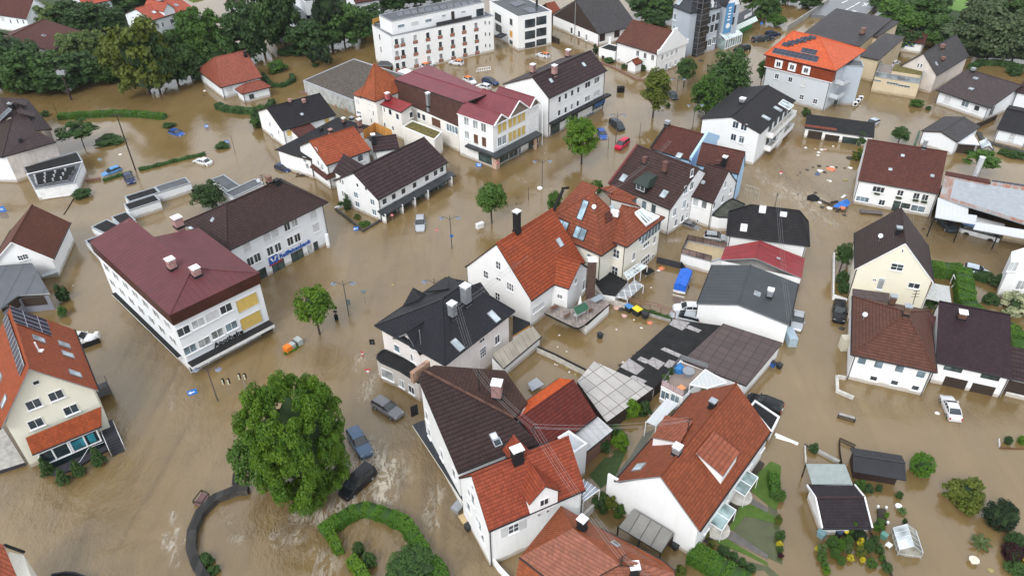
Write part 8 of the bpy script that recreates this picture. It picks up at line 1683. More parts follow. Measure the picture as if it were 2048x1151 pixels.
def car_parts(kind):
    L,Wd,lo,ro=CSH[kind];body=MB();rings=[]
    for x,z,w in lo:
        X=(x-.5)*L;hw=Wd/2*w;rings.append([(X,-hw*.94,.22),(X,-hw,.5),(X,-hw*.99,z-.10),(X,-hw*.92,z),(X,hw*.92,z),(X,hw*.99,z-.10),(X,hw,.5),(X,hw*.94,.22)])
    for a,b in zip(rings,rings[1:]):
        for i in range(8):j=(i+1)%8;body.add([a[i],a[j],b[j],b[i]],[(3,2,1,0)])
    body.add(rings[0],[tuple(range(8))]);body.add(rings[-1],[tuple(range(8))[::-1]])
    # greenhouse
    zb=lambda xx:np.interp(xx,[s[0]for s in lo],[s[1]for s in lo]);gl=MB();roof=MB();pil=MB();tr=[]
    for x,z in ro:
        f=(z-1.0*zb(x))/max(.01,ro[2][1]-zb(x));hb=Wd/2*.90;hw=Wd/2*(.90-.17*max(0,f));tr.append(((x-.5)*L,z,hw,hb))
    c=tr
    B=lambda k,s_:V3((c[k][0],s_*c[k][3],zb((c[k][0]/L)+.5)-.02));T_=lambda k,s_:V3((c[k][0],s_*c[k][2],c[k][1]))
    gl.add([T_(0,-1),T_(0,1),T_(1,1)-Z_*.03,T_(1,-1)-Z_*.03],[(0,3,2,1)]);gl.add([T_(3,-1)-Z_*.02,T_(3,1)-Z_*.02,T_(4,1),T_(4,-1)],[(0,3,2,1)])
    for s_ in(-1,1):
        for k in range(4):
            p=[B(k,s_),B(k+1,s_),T_(k+1,s_),T_(k,s_)];gl.add(p,[(0,1,2,3)if s_<0 else(3,2,1,0)])
        for k in(1,2,3):
            pil.tube(T_(k,s_)+V3((0,s_*.01,0)),B(k,s_)*.85+B(min(4,k+1),s_)*.15+V3((0,s_*.015,0)),.045,4)
        pil.tube(T_(0,s_),T_(1,s_),.05,4);pil.tube(T_(3,s_),T_(4,s_),.05,4)
    for k in(1,2):
        roof.add([T_(k,-1),T_(k,1),T_(k+1,1),T_(k+1,-1)],[(0,3,2,1)])
        for s_ in(-1,1):roof.tube(T_(k,s_)-Z_*.03,T_(k+1,s_)-Z_*.03,.05,5)
        m0,m1=(T_(k,-1)+T_(k,1))/2,(T_(k+1,-1)+T_(k+1,1))/2
        roof.add([T_(k,-1)*.8+T_(k,1)*.2+Z_*.035,T_(k,-1)*.2+T_(k,1)*.8+Z_*.035,T_(k+1,-1)*.2+T_(k+1,1)*.8+Z_*.035,T_(k+1,-1)*.8+T_(k+1,1)*.2+Z_*.035],[(0,3,2,1)])
    wh=MB();wh.tube((0,-.11,0),(0,.11,0),.33,14);rim=MB();rim.tube((0,-.125,0),(0,.125,0),.2,10)
    hl=MB();hl.box((0,0,0),(.22,.34,.14));tl=MB();tl.box((0,0,0),(.1,.16,.32));mi=MB();mi.box((0,0,0),(.16,.2,.13));bp=MB();bp.box((0,0,0),(.12,Wd*.8,.16))
    return dict(body=body,glass=gl,roof=roof,pil=pil,wheel=wh,rim=rim,hl=hl,tl=tl,mirror=mi,bumper=bp,L=L,W=Wd,lo=lo)
CCACHE={}
def car(kind,col,rear,front,z,label,dip=0.,roll=0.,roofcol=None,cat='car',name='parked_car',sc=1.):
    """rear and front photo points of the car's ends at height z above the water"""
    a,b=at(rear,z),at(front,z);c=(a+b)/2;d=b-a;rz=math.atan2(d.y,d.x)
    if kind not in CCACHE:
        P=car_parts(kind);CCACHE[kind]=({k:(meshof(P[k],k,BLACK,k in('wheel',)),)for k in('body','glass','roof','pil','wheel','rim','hl','tl','mirror','bumper')},P)
    M_,P=CCACHE[kind]
    def me(k,mat):
        key=(kind,k,mat.name)
        if key not in CCACHE:m_=M_[k][0].copy();m_.materials.clear();m_.materials.append(mat);CCACHE[key]=m_
        return CCACHE[key]
    pm=paint(col,PC[col]);L,Wd=P['L'],P['W'];zt=z-CSH[kind][2][2][1]*.8
    t=empty(name,(c.x,c.y,zt),label,cat,'cars standing in the flood');t.rotation_euler=(math.radians(roll),math.radians(-dip),rz);t.scale=(sc*.93,)*3;t.location.z-=.1
    bd=lobj('body',me('body',pm),t);lobj('window_glass',me('glass',CARGL),t);rf=lobj('roof',me('roof',paint(roofcol,PC.get(roofcol,(.75,.2,.03)))if roofcol else pm),t);lobj('window_pillar',me('pil',DMETAL if col!='white' else pm),t)
    lz=P['lo'][-2][1]
    for s_ in(-1,1):
        lobj('headlight',me('hl',LAMPW),t,(L*.455,s_*Wd*.34,lz-.06));lobj('tail_light',me('tl',LAMPR),t,(-L*.495,s_*Wd*.40,P['lo'][1][1]-.22));lobj('mirror',me('mirror',pm),t,(L*.17,s_*Wd*.55,P['lo'][2][1]+.05))
        for x in(-.31,.31):w=lobj('wheel',me('wheel',TIRE),t,(L*x,s_*Wd*.44,.32));lobj('rim',me('rim',METAL),w)
    lobj('number_plate',me('hl',PAINTW),t,(-L*.5,0,.62)).scale=(.3,1.5,.8);lobj('bumper',me('bumper',pm if col!='black' else BLACK),t,(L*.49,0,.42))
    return t
PC['orange']=(.75,.2,.03)
car('hatch','white',(845,132),(868,124),.75,'white car with orange roof behind the wine-red sheet roof, half hidden',roofcol='orange');car('hatch','white',A2(1590,478),A2(1483,462),.8,'white car with orange roof below the long white building, near its right end',roofcol='orange');car('hatch','white',A2(1590,585),A2(1690,632),.8,'white car with orange roof beside the small dark SUV pair',roofcol='orange');car('hatch','white',A3(285,425),A3(192,402),.7,'white car with orange roof near the white cube wing',roofcol='orange')
car('hatch','white',A2(1798,668),A2(1692,640),.8,'plain white small car beside the dark estate car behind the red sheet roof');car('estate','navy',A2(1735,598),A2(1862,635),.8,'dark estate car above the plain white small car')
car('van','dark',A3(748,905),A3(868,992),.9,'dark van between the shop corner and the lamp post',sc=.95);car('hatch','blue',A3(672,980),A3(712,1060),.6,'blue car sunk to its windows near the dark van',dip=-2);car('van','red',A3(900,1050),A3(790,1135),.9,'red van standing left of the brown-red roofs',sc=.88);car('sedan','dark',A3(1200,690),A3(1262,752),.7,'dark car under the tall yellow-green street tree');car('suv','black',A3(1822,355),A3(1712,372),.8,'black car alone in front of the striped canopy shop')
car('estate','dark',A3(1848,298),A3(1960,290),.8,'dark car in the upper right pair, lower left one');car('suv','navy',A4(-20,262),A4(98,245),.8,'dark car in the upper right group, farthest right');car('hatch','dark',A4(-50,290),A4(48,280),.8,'dark car in the upper right group, nearest the orange roof');car('hatch','white',A4(935,495),A4(1015,455),.9,'white car beside the steep grey-brown gabled shop');car('hatch','pale',A4(842,915),A4(760,955),.5,'pale car sunk behind the garage row',dip=2);car('hatch','white',A4(635,110),A4(695,85),1.6,'white car on the road at the top')
car('hatch','blue',A1(1315,1000),A1(1392,1025),.35,'small blue car sunk deep in the street at upper left',dip=3);car('estate','lblue',B1(912,210),B1(785,250),.5,'light blue car nose-down in the water left of the tall pole',dip=-5,sc=.88);car('hatch','navy',B1(965,250),B1(1010,322),.65,'dark blue car right beside the foot of the tall pole');car('sedan','white',B1(1590,165),B1(1515,145),.5,'white car alone in the street above the flat garages');car('hatch','navy',B2(165,188),B2(255,225),.4,'dark blue sunken car above the brown bank roof',dip=2,roll=5)
car('estate','silver',B2(1258,568),B2(1258,690),.7,'silver estate car alone in the main street facing the viewer');car('hatch','silver',B3(1478,722),B3(1655,742),.7,'silver hatchback parked beside the small dark gabled house');car('hatch','grey',B3(1345,632),B3(1410,655),.4,'grey car mostly hidden behind the white house corner',sc=.85)
car('hatch','white',C1(550,395),C1(676,392),.9,'white car behind the solar panel roof at left');car('estate','grey',C2(915,870),C2(1100,985),.85,'grey estate car in the middle of the flooded junction');car('suv','bluegrey',D2(735,20),D2(850,205),.9,'blue-grey car at the edge of the huge tree, nose towards the black one',dip=-2);car('van','black',D2(880,325),D2(675,510),.85,'black van tilted in white foaming water below the huge tree',dip=-3,roll=4)
car('hatch','white',C3(1400,165),C3(1285,160),.9,'white car with glass roof left of the anthracite roof');car('estate','silver',C3(1390,245),C3(1262,215),.8,'silver car directly below the white car at the anthracite roof');car('estate','black',C4(90,930),C3(1830,845),.9,'black estate car at the corner of the long terracotta house');car('sedan','silver',C4(245,180),C4(218,335),.8,'silver car under the eave of the anthracite hall roof');car('suv','black',C4(553,118),C4(550,262),.9,'black SUV alone in the street left of the cream gabled house');car('sedan','white',C4(1448,1015),C4(1370,830),.75,'white saloon in front of the two brown garage doors');car('hatch','pale',B4(1580,985),B4(1640,1000),.6,'pale car behind the tall clipped hedge');car('van','dark',B4(1350,600),B4(1400,650),.9,'dark vehicle under the left end of the white sheet canopy')
# bus, trailer, boat-like things
b=Bld('bus','blue and white coach parked under the canopy of the tin-roofed hall','bus',B4(1620,730));q0,q1=at(B4(1475,665),1.),at(B4(1785,745),1.);d=q1-q0;d.z=0;L=d.length;d.normalize();n=V3((-d.y,d.x,0));G=lambda x,y,z:q0+d*x+n*y+Z_*(z-1.)
mb=MB();prof=[(0,0,-1),(0,0,1.4),(.25,.25,2.1)];mb.prism([G(0,.3,0),G(.4,0,0),G(L,0,0),G(L,2.5,0),G(.4,2.5,0),G(0,2.2,0)],-1,2.1);b.part('body',mb,PAINTW);mb=MB();mb.prism([G(-.03,.3,0),G(.38,-.03,0),G(L,-.03,0),G(L,2.4,0),G(-.03,2.2,0)],.75,1.55);b.part('window_band',mb,CARGL);mb=MB();mb.prism([G(-.04,.3,0),G(.37,-.04,0),G(L*.97,-.04,0),G(L*.97,2.3,0),G(0,2.1,0)],1.6,2.0);b.part('blue_band',mb,plain('bus_blue',(.06,.2,.5),.4));mb=MB();mb.prism([G(.3,.2,0),G(L-.2,.2,0),G(L-.2,2.3,0),G(.3,2.3,0)],2.1,2.25);b.part('roof',mb,PAINTW)
mb=MB();
for f in(.2,.8):mb.tube(G(L*f,-.06,-.15),G(L*f,.2,-.15),.5,14)
b.part('wheel',mb,TIRE)
b=Bld('trailer','trailer with bright blue tarpaulin standing in the flooded yard','trailer',B3(1310,1090));q=[at(B3(*p),1.5)for p in((1245,1105),(1335,1125),(1385,1000),(1295,985))];mb=MB();mb.prism([(p.x,p.y)for p in q],.55,1.5);m_=(q[3]+q[2])/2;tp=[(q[0]+q[1])/2+Z_*.3,(q[2]+q[3])/2+Z_*.3];mb.slab([q[0],tp[0],tp[1],q[3]],.1);mb.slab([tp[0],q[1],q[2],tp[1]],.1);mb.add([q[0],q[1],tp[0]],[(0,1,2)]);b.part('tarpaulin',mb,plain('blue_tarp',(.015,.13,.62),.45,var=.25,ns=2));c_=sum(q,V3())/4;mb=MB();mb.prism([c_+(p-c_)*1.03 for p in q],.15,.56);b.part('bed',mb,ALU)
mb=MB()
for s_ in(0,1):p=q[0].lerp(q[3],.5)if s_==0 else q[1].lerp(q[2],.5);mb.tube((p.x-.1,p.y,.05),(p.x+.1,p.y,.05),.35,10)
b.part('wheel',mb,TIRE);mb=MB();mb.tube((c_.x,c_.y,.2),at(B3(1290,1150),.3),.06,5);b.part('drawbar',mb,DMETAL)
# ================================================================ STREET FURNITURE
def lamp2(base,top,label,double=True):
    q=at(base);H=hgt(base,top);t=empty('street_lamp',q,label,'street lamp','lantern street lamps in the flood');mb=MB();o=V3((q.x,q.y,0));mb.tube(o-Z_*1.2,o+Z_*H,.08,8,0,.05)
    for s_ in((-1,1)if double else(-1,)):mb.path([o+Z_*(H-.9),o+V3((s_*.5,0,H-.45)),o+V3((s_*1.0,0,H-.25)),o+V3((s_*1.35,0,H-.4))],.04,5)
    mb.build('pole',plain('lamp_post_grey',(.06,.062,.07),.5),t)
    for s_ in((-1,1)if double else(-1,)):
        c=o+V3((s_*1.35,0,H-.55));m2=MB();m2.tube(c,c+Z_*.12,.42,14,0,.12);sh=m2.build('lamp_shade',plain('lamp_shade_grey',(.16,.18,.24),.4),t);m3=MB();m3.tube(c-Z_*.3,c,.13,10,0,.2);m3.build('lamp_glass',plain('lamp_glass_white',(.75,.75,.72),.3),sh)
    return t
lamp2((698,631),(687,560),'double-armed lamp right of the street tree near the wine-roofed block');lamp2((904,497),(899,430),'double-armed lamp in the middle of the main street');lamp2((1084,378),(1085,317),'double-armed lamp left of the brown-red verge, near the round pot');lamp2((1231,287),(1233,225),'double-armed lamp beside the dark van');lamp2((1351,204),(1354,154),'double-armed lamp behind the tall yellow-green tree');lamp2((872,605),(872,556),'lamp head peeping over the blue-black hipped roof');lamp2((1384,262),(1387,205),'lamp left of the black-roofed balcony house');lamp2((436,802),(418,730),'lamp post with sign boxes at the front corner of the wine-roofed block')
def pole(base,top,label,cross=False,r=.13,cat='utility pole',name='utility_pole'):
    q=at(base);H=hgt(base,top);mb=MB();o=V3((q.x,q.y,0));mb.tube(o-Z_,o+Z_*H,r,8,0,r*.7)
    if cross:mb.box(o+Z_*(H-.2),(2.6,.12,.14));[mb.tube(o+V3((x,0,H-.2)),o+V3((x,0,H+.15)),.06,5)for x in(-1.2,-.6,0,.6,1.2)]
    ob=mb.build(name,DMETAL if r<.1 else WOODD,None,o);tag(ob,label,cat);return o+Z_*H
PTOP1=pole((271,340),(234,229),'tall thin dark utility pole leaning in the flooded street at left',True,.14);pole((143,200),(124,137),'grey utility pole with transformer head in front of the dark trees',True,.26)
q=at((143,200));mb=MB();o_=V3((q.x,q.y,hgt((143,200),(124,140))));mb.box(o_-Z_*.5,(1.8,.8,.9));o=mb.build('transformer',METAL,None,o_);tag(o,'grey transformer box on top of the utility pole at far left','transformer')
for l_,b_,t_ in(('thin post left of the long curved hedge',(116,232),(107,206)),('thin grey lamp pole at the foot of the tallest yellow tree',(324,200),(316,170)),('thin pale pole near the far left villa',(43,196),(36,176)),('thin submerged pole right of the blue sign',(470,305),(463,272)),('bent lamp post among the trees at upper right',(1955,110),(1962,72)),('thin pole in front of the glass porch',(1485,82),(1488,62)),('thin post in the street between the red van and dark roofs',(1216,300),(1217,274)),('thin pole left of the slim tree by the office',(1500,155),(1504,128)),('thin post left of the street tree by the double lamp',(1057,400),(1057,375)),('thin sign post in the water left of the terracotta roof',(1279,275),(1280,245))):pole(b_,t_,l_,False,.05,'post','post')
def sign(p,z,w,h,mat,label,nm='road_sign',post=True,rz=0.,fn=None,tilt=0.,mats=None,shape='rect'):
    q=at(p,z);t=empty(nm,(q.x,q.y,0),label,'sign');mb=MB();nY=V3((math.sin(rz),-math.cos(rz),0));X=V3((math.cos(rz),math.sin(rz),0));Z2=(Z_*math.cos(tilt)-nY*math.sin(tilt)).normalized();Y2=Z2.cross(X)
    if shape=='rect':mb.box(q,(w,.04,h),X,Y2,Z2)
    elif shape=='round':mb.tube(q-Y2*.02,q+Y2*.02,w/2,16)
    elif shape=='tri':mb.add([q-X*w/2+Z2*h/2-Y2*.02,q+X*w/2+Z2*h/2-Y2*.02,q-Z2*h/2-Y2*.02,q-X*w/2+Z2*h/2+Y2*.02,q+X*w/2+Z2*h/2+Y2*.02,q-Z2*h/2+Y2*.02],[(0,1,2),(5,4,3),(0,3,4,1),(1,4,5,2),(2,5,3,0)])
    f=mb.build('sign_panel',mat,t)
    if fn:m2=MB();fn(m2,q-Y2*.035 if(q-Y2*.035-C0).length<(q+Y2*.035-C0).length else q+Y2*.035,X,Z2,Y2);m2.build('sign_mark',mats or PAINTW,f)
    if post:m3=MB();m3.tube((q.x,q.y,-1),(q.x,q.y,q.z+.1),.035,6);m3.build('post',METAL,t)
    return t
BLUES=plain('road_sign_blue',(.02,.18,.6),.4,var=.02);REDS=plain('road_sign_red',(.55,.02,.04),.4,var=.02)
def arrow(mb,q,X,Z,Y):mb.box(q,(.55,.02,.14),X,Y,Z);mb.add([q-X*.5,q-X*.15+Z*.2,q-X*.15-Z*.2],[(0,1,2),(2,1,0)])
def bars(mb,q,X,Z,Y):mb.box(q+Z*.14,(.6,.02,.1),X,Y,Z);mb.box(q-Z*.14,(.4,.02,.1),X,Y,Z);mb.box(q+X*.3,(.1,.02,.4),X,Y,Z)
def innertri(mb,q,X,Z,Y):mb.add([q-X*.27+Z*.19,q+X*.27+Z*.19,q-Z*.3],[(0,1,2),(2,1,0)])
sign(C1(1475,820),.35,1.1,.7,BLUES,'blue sign with white arrow just above water near the lamp with boxes',rz=.5,fn=arrow,tilt=.3);sign(B2(767,678),.5,.8,.7,BLUES,'blue sign with white mark at the tip of the street corner bed',rz=.4,fn=arrow,tilt=.2);sign(B2(1708,190),.35,1.1,.7,BLUES,'blue sign with white pictogram in the water before the arcade',rz=-.1,fn=bars,tilt=.3);sign(A1(1738,1090),.5,.9,.7,BLUES,'small blue and white sign above the small green shrub',rz=.2,fn=bars);sign(A1(1583,968),.4,.7,.7,BLUES,'small blue sign in the street right of the sunken blue car',rz=.2,fn=bars);sign(B1(8,530),.6,1.3,1.1,BLUES,'blue sign cut by the left edge of the picture',rz=.2,fn=bars)
sign(B2(1500,735),2.0,.6,.6,BLUES,'round blue sign on the lamp post in the middle of the street',post=False,shape='round');sign(A3(1915,180),1.6,.8,.8,BLUES,'blue round sign behind the striped canopy at the top',shape='round')
sign(C2(858,660),.9,.9,.8,REDS,'red and white give-way triangle in the foaming water by the rounded annex',fn=innertri,shape='tri');sign(B4(98,255),1.,.8,.8,REDS,'red and white triangle sign in the water right of the sky-blue house',fn=innertri,shape='tri');sign(B2(1387,690),1.3,.5,.5,REDS,'small round red sign beside the street lamp',shape='round',fn=lambda mb,q,X,Z,Y:mb.box(q,(.34,.02,.1),X,Y,Z));sign(B2(1042,575),1.,.6,.6,REDS,'round red sign at the front canopy of the plum-roofed house',shape='round',fn=lambda mb,q,X,Z,Y:mb.box(q,(.4,.02,.12),X,Y,Z));sign(E5(1482,1000),1.4,.7,.7,REDS,'round red sign at the arcade corner pillar',shape='round',fn=lambda mb,q,X,Z,Y:mb.box(q,(.45,.02,.13),X,Y,Z));sign(C2(815,525),.5,.25,.9,REDS,'slim red and white marker post in the water',fn=lambda mb,q,X,Z,Y:mb.box(q,(.26,.02,.2),X,Y,Z))
sign(C2(825,55),1.8,1.,.8,plain('sign_back_grey',(.2,.25,.27),.5),'grey back of a triangular sign alone in the main street',shape='tri');sign(C2(890,435),2.4,.7,.9,DMETAL,'dark traffic sign back near the rounded annex');sign(C2(710,130),2.,.5,1.,MATS['sign_back_grey'],'narrow grey sign right of the double lamp near the street tree');sign(B1(765,148),1.4,.9,.5,MATS['sign_back_grey'],'grey sign on a thin post above the light blue car',tilt=.2)
b=Bld('litter_bin','dark bin with small signs above it right of the street tree','bin',C2(618,265));q=at(C2(618,262),0);mb=MB();mb.tube(q,q+Z_*.8,.28,10);b.part('bin',mb,BLACK);mb=MB();mb.tube(q-Z_,q+Z_*2.3,.05,6);mb.box(q+Z_*2.1,(.7,.1,.45));mb.box(q+Z_*1.4,(.5,.1,.3));b.part('post',mb,DMETAL)
for i,(x,y)in enumerate(((1735,745),(1860,705))):
    b=Bld('traffic_light',['pair of signal heads on a leaning post nearest the wine-roofed block corner','pair of signal heads on a leaning post closer to the huge tree'][i],'traffic light',C1(x+25,y+95));q=at(C1(x,y),1.9);g0=at(C1(x+25,y+90));mb=MB();mb.tube((g0.x,g0.y,-1),q,.05,6);b.part('post',mb,METAL)
    for s_ in(-1,1):mb=MB();c=q+V3((s_*.35,0,.2));mb.box(c,(.26,.25,.8));hd=b.part('signal_head',mb,BLACK);mb=MB();[mb.tube(c+Z_*z-Y_*0+V3((0,-.15,0)),c+Z_*z+V3((0,-.26,0)),.11,8)for z in(-.28,0,.28)];mb.build('lens',plain('pale_lens',(.6,.58,.4),.4),hd)
# crossing cabinet (fallen) : orange and grey
b=Bld('fallen_cabinet','fallen grey cabinet with bright orange end lying in the water on green grass','cabinet',C2(280,450));q0,q1=at(C2(225,500),.3),at(C2(345,425),.3);d=q1-q0;L=d.length;d.normalize();n=V3((-d.y,d.x,0));mb=MB();mb.box(q0+d*.4+Z_*.1,(.9,.95,.8),d,n);b.part('orange_end',mb,plain('signal_orange',(.8,.2,.02),.5));mb=MB();mb.box(q0+d*(L*.42)+Z_*.1,(L*.45,.8,.7),d,n);mb.box(q0+d*(L*.85)+Z_*.15,(L*.28,1.1,.9),d,n);b.part('grey_box',mb,plain('cabinet_grey',(.42,.46,.45),.6));mb=MB();mb.box(q0+d*(L*.6)+Z_*.1,(.08,.95,.85),d,n);b.part('strap',mb,BLACK)
hedge([C2(225,520),C2(290,490),C2(355,440)],.5,.12,'bright',label='strip of green grass around the fallen cabinet',dens=60,name='grass_strip')
item('electricity_box','white street cabinet left of the lone round street tree','cabinet',B2(1718,672),0,lambda mb,q:(mb.box(q+Z_*.35,(1.3,.6,.95),X_,Y_),mb.box(q+Z_*.86,(1.4,.7,.08),X_,Y_)),PAINTW);item('street_pot','white round pot by the foot of the double-armed lamp','pot',B3(214,378),0,lambda mb,q:(mb.tube(q-Z_*.2,q+Z_*.3,.35,12,0,.5),mb.tube(q+Z_*.3,q+Z_*.36,.52,12)),PAINTW)
item('rubbish_container','dark wheeled container floating in the street beyond the corner shop','container',A3(833,705),0,lambda mb,q:(mb.box(q+Z_*.5,(1.6,1.1,1.2)),mb.box(q+Z_*1.15,(1.7,1.2,.12)),mb.tube(q+V3((-.9,0,.8)),q+V3((.9,0,.8)),.06,6)),BLACK)
item('bird_bath','round cream bird bath in the water at bottom right','bird bath',D4(1572,1045),0,lambda mb,q:(mb.tube(q-Z_,q+Z_*.25,.22,10),mb.tube(q+Z_*.25,q+Z_*.42,.25,20,0,.48),mb.tube(q+Z_*.42,q+Z_*.62,.1,8)),plain('cream_stone',(.72,.64,.52),.7));item('garden_urn','small white round pot above the silvery plant','pot',D4(997,625),0,lambda mb,q:(mb.tube(q-Z_*.2,q+Z_*.25,.2,10,0,.32),mb.tube(q+Z_*.25,q+Z_*.3,.34,12)),PAINTW);item('small_table','small white square block left of the greenhouse','stool',D4(922,925),0,tab(.6,.5,.3),PAINTW)
def binf(mb,q):mb.add([q+X_*sx*.26+Y_*sy*.3+Z_*-.5 for sx,sy in((-1,-1),(1,-1),(1,1),(-1,1))]+[q+X_*sx*.3+Y_*sy*.36+Z_*.5 for sx,sy in((-1,-1),(1,-1),(1,1),(-1,1))],[(0,1,5,4),(1,2,6,5),(2,3,7,6),(3,0,4,7),(4,5,6,7)]);mb.box(q+Z_*.55,(.68,.8,.08),X_,Y_,Z_,1);mb.tube(q+Y_*.4+X_*-.25+Z_*.5,q+Y_*.4+X_*.25+Z_*.5,.04,6,1)
GB=plain('bin_green',(.06,.14,.12),.5);BB=plain('bin_blue',(.02,.12,.45),.5);YB=plain('bin_yellow',(.75,.6,.03),.5);DB=plain('bin_dark',(.02,.025,.03),.5)
for l_,p,m1,m2,s_ in(('blue-lidded bin in the yard left of the yellow-lidded one',C3(895,190),DB,plain('lid_blue',(.06,.22,.5),.5),1.3),('yellow-lidded large bin in the flooded yard',C3(958,215),DB,YB,1.5),('dark bin right of the yellow-lidded one',C3(1020,240),DB,DB,1.1),('dark bin floating on its side in the yard',C3(675,392),DB,DB,.9),('blue bin at the front wall left of the entrance of the brown-red house',B4(783,478),BB,BB,.8),('blue bin at the right end of the brown-red house front',B4(1212,560),BB,BB,.8),('dark blue bin floating left of its twin near the workshop',C4(35,610),BB,DB,.9),('dark bin floating by the workshop corner',C4(85,625),DB,DB,.9),('teal bin left of the garden house front',D4(408,840),plain('bin_teal',(.16,.28,.32),.5),MATS['bin_teal'],1.),('dark bin in front of the garden house',D4(540,828),DB,plain('lid_navy',(.03,.06,.12),.5),.95),('yellow-lidded bin in front of the garden house',D4(587,822),DB,YB,.85),('green bin by the picket fence and greenhouse',D4(888,850),plain('bin_seagreen',(.1,.25,.2),.5),MATS['bin_seagreen'],.8),('green-blue container before the red-roofed left house',B1(52,268),DB,YB,.9),('dark bin by the blank gable wall corner',D3(1250,930),DB,DB,.9),('dark pot under the street canopy end',E2(213,785),DB,DB,.9),('large dark green container behind the warehouse',A4(920,365),GB,GB,1.8),('black container left of the white car at the gabled shop',A4(990,430),DB,DB,1.4)):
    q=at(p,.2);mb=MB();binf(mb,V3((0,0,0)));mb.v=[(v_[0]*s_+q.x,v_[1]*s_+q.y,v_[2]*s_+q.z)for v_ in mb.v];o=mb.build('bin',[m1,m2],None,q);tag(o,l_,'bin')
# ---- fences, walls
def wallrun(pts,h,w,mat,name,label,cat='wall',z0=-1.6,capm=None):
    P=[at(p,h)for p in pts];mb=MB();L_=[];R_=[]
    for i in range(len(P)):
        a=P[max(0,i-1)];c=P[min(len(P)-1,i+1)];d=(c-a);d.z=0;d.normalize();n=V3((-d.y,d.x,0))*w/2;L_.append(P[i]+n);R_.append(P[i]-n)
    ring=L_+R_[::-1]
    for i in range(len(P)-1):
        for A_,B_,s_ in((L_[i],L_[i+1],0),(R_[i+1],R_[i],0)):mb.add([(A_.x,A_.y,z0),(B_.x,B_.y,z0),(B_.x,B_.y,h),(A_.x,A_.y,h)],[(3,2,1,0)])
        mb.add([R_[i],R_[i+1],L_[i+1],L_[i]],[(0,1,2,3)],1)
    for A_,B_ in((R_[0],L_[0]),(L_[-1],R_[-1])):mb.add([(A_.x,A_.y,z0),(B_.x,B_.y,z0),(B_.x,B_.y,h),(A_.x,A_.y,h)],[(3,2,1,0),(0,1,2,3)])
    o=mb.build(name,[mat,capm or mat],None,P[0]);return tag(o,label,cat)
DSTONE=slabs('dark_stone',(.075,.07,.06),.45,.3,.04,(.03,.028,.025),.9,.45,.5);DCAP=slabs('dark_stone_cap',(.03,.029,.027),.7,3.,.02,(.015,.015,.014),.9,.5)
wallrun([D1(1850,310),D1(1800,370),D1(1795,440),D1(1820,480)],.7,.45,DSTONE,'curved_wall','small curved dark stone wall at the left edge of the huge tree',capm=DCAP)
wallrun([D1(1900,470),D1(1800,480),D1(1650,540),D1(1530,650),D1(1470,790),D1(1460,930),D1(1500,1050),D1(1570,1160)],.75,.95,DSTONE,'curved_wall','long curved dark stone wall sweeping from the huge tree to the bottom edge',capm=DCAP)
wallrun([C3(195,470),C3(330,530),C3(568,650)],.9,.35,CONCL,'yard_wall','pale wall with dark coping between the two flooded yards',capm=BLACK);wallrun([C3(620,55),C3(760,110),C3(885,145)],.8,.3,CONCL,'yard_wall','pale yard wall behind the bins, below the black felt roof');wallrun([B3(1112,895),B3(1298,940)],1.1,.15,SLATEW,'yard_fence','dark grey board fence left of the deck garage','fence');wallrun([B3(1298,930),B3(1335,985)],1.,.12,DMETAL,'gate','open dark gate at the deck garage','gate')
wallrun([E2(1090,690),E2(1230,545)],.9,.3,CONCL,'garden_wall','pale garden wall behind the bottom centre red house');wallrun([E2(410,1020),E2(450,1075),E2(530,1160)],.8,.25,PAINTW,'garden_wall','white wall piece at the lower corner of the bottom centre house');wallrun([E2(1230,515),E2(1275,525)],1.6,.3,BRICKC,'garden_wall','low reddish coping at the left end of the blank gable');wallrun([C4(535,690),C4(600,700)],.5,.3,CONCL,'garden_wall','pale coping stub at the left corner of the pyramid-roofed house');wallrun([C4(530,690),C4(535,800),C4(660,855)],.45,.4,CONCL,'garden_wall','pale garden wall around the flooded front yard of the pyramid-roofed house')
wallrun([B4(508,860),B4(505,1140),C4(505,70),C4(610,105)],.9,.14,PAINTW,'street_fence','long white street fence left of the cream gabled house','fence');wallrun([D4(285,140),D4(292,280)],.4,.14,CONCL,'garden_edge','pale edge strip left of the grey lean-to','edging');wallrun([D4(385,185),D4(550,270)],.35,.4,CONC,'garden_edge','grey coping between the bush and the black fence','wall');wallrun([D4(1780,165),D4(1964,172),D4(2100,178)],.15,.1,WOODB,'bed_edge','brown edge of the fenced bed near the right edge','edging');wallrun([D4(1775,95),D4(1780,150)],.3,.05,PAINTW,'bed_rail','thin white rail of the fenced bed near the right edge','railing')
wallrun([B1(655,300),B1(765,285)],.5,.4,BRICKC,'brick_wall','short brick wall right of the solar-collector garage');wallrun([B1(1466,378),B1(1640,368)],1.0,.12,BLACK,'black_fence','black fence behind the flat garages','fence');wallrun([B2(610,520),B2(740,620),B2(820,690),B2(950,610)],.35,.35,DSTONE,'planter_edge','dark stone edge of the pointed street corner bed');wallrun([B2(605,515),B2(680,490)],.4,.25,PAINTW,'planter_edge','white rim at the back of the street corner bed')
wallrun([C1(615,455),C1(760,405)],.8,.12,DMETAL,'low_gate','brown sliding gate in the water beside the white car at left','gate');item('gate_post','white gate post cap at the end of the brown sliding gate','post',C1(755,405),0,lambda mb,q:mb.box(q+Z_*.2,(.5,.5,1.6)),PAINTW);wallrun([A4(1515,970),A4(1640,935),A4(1760,880)],1.1,.12,WOODD,'board_fence','dark board fence between the white barn and black-roofed house','fence');wallrun([A4(1130,1100),A4(1165,1000)],1.0,.4,plain('ivy',(.06,.1,.06)),'ivy_fence','pale green overgrown fence left of the small white barn','fence')
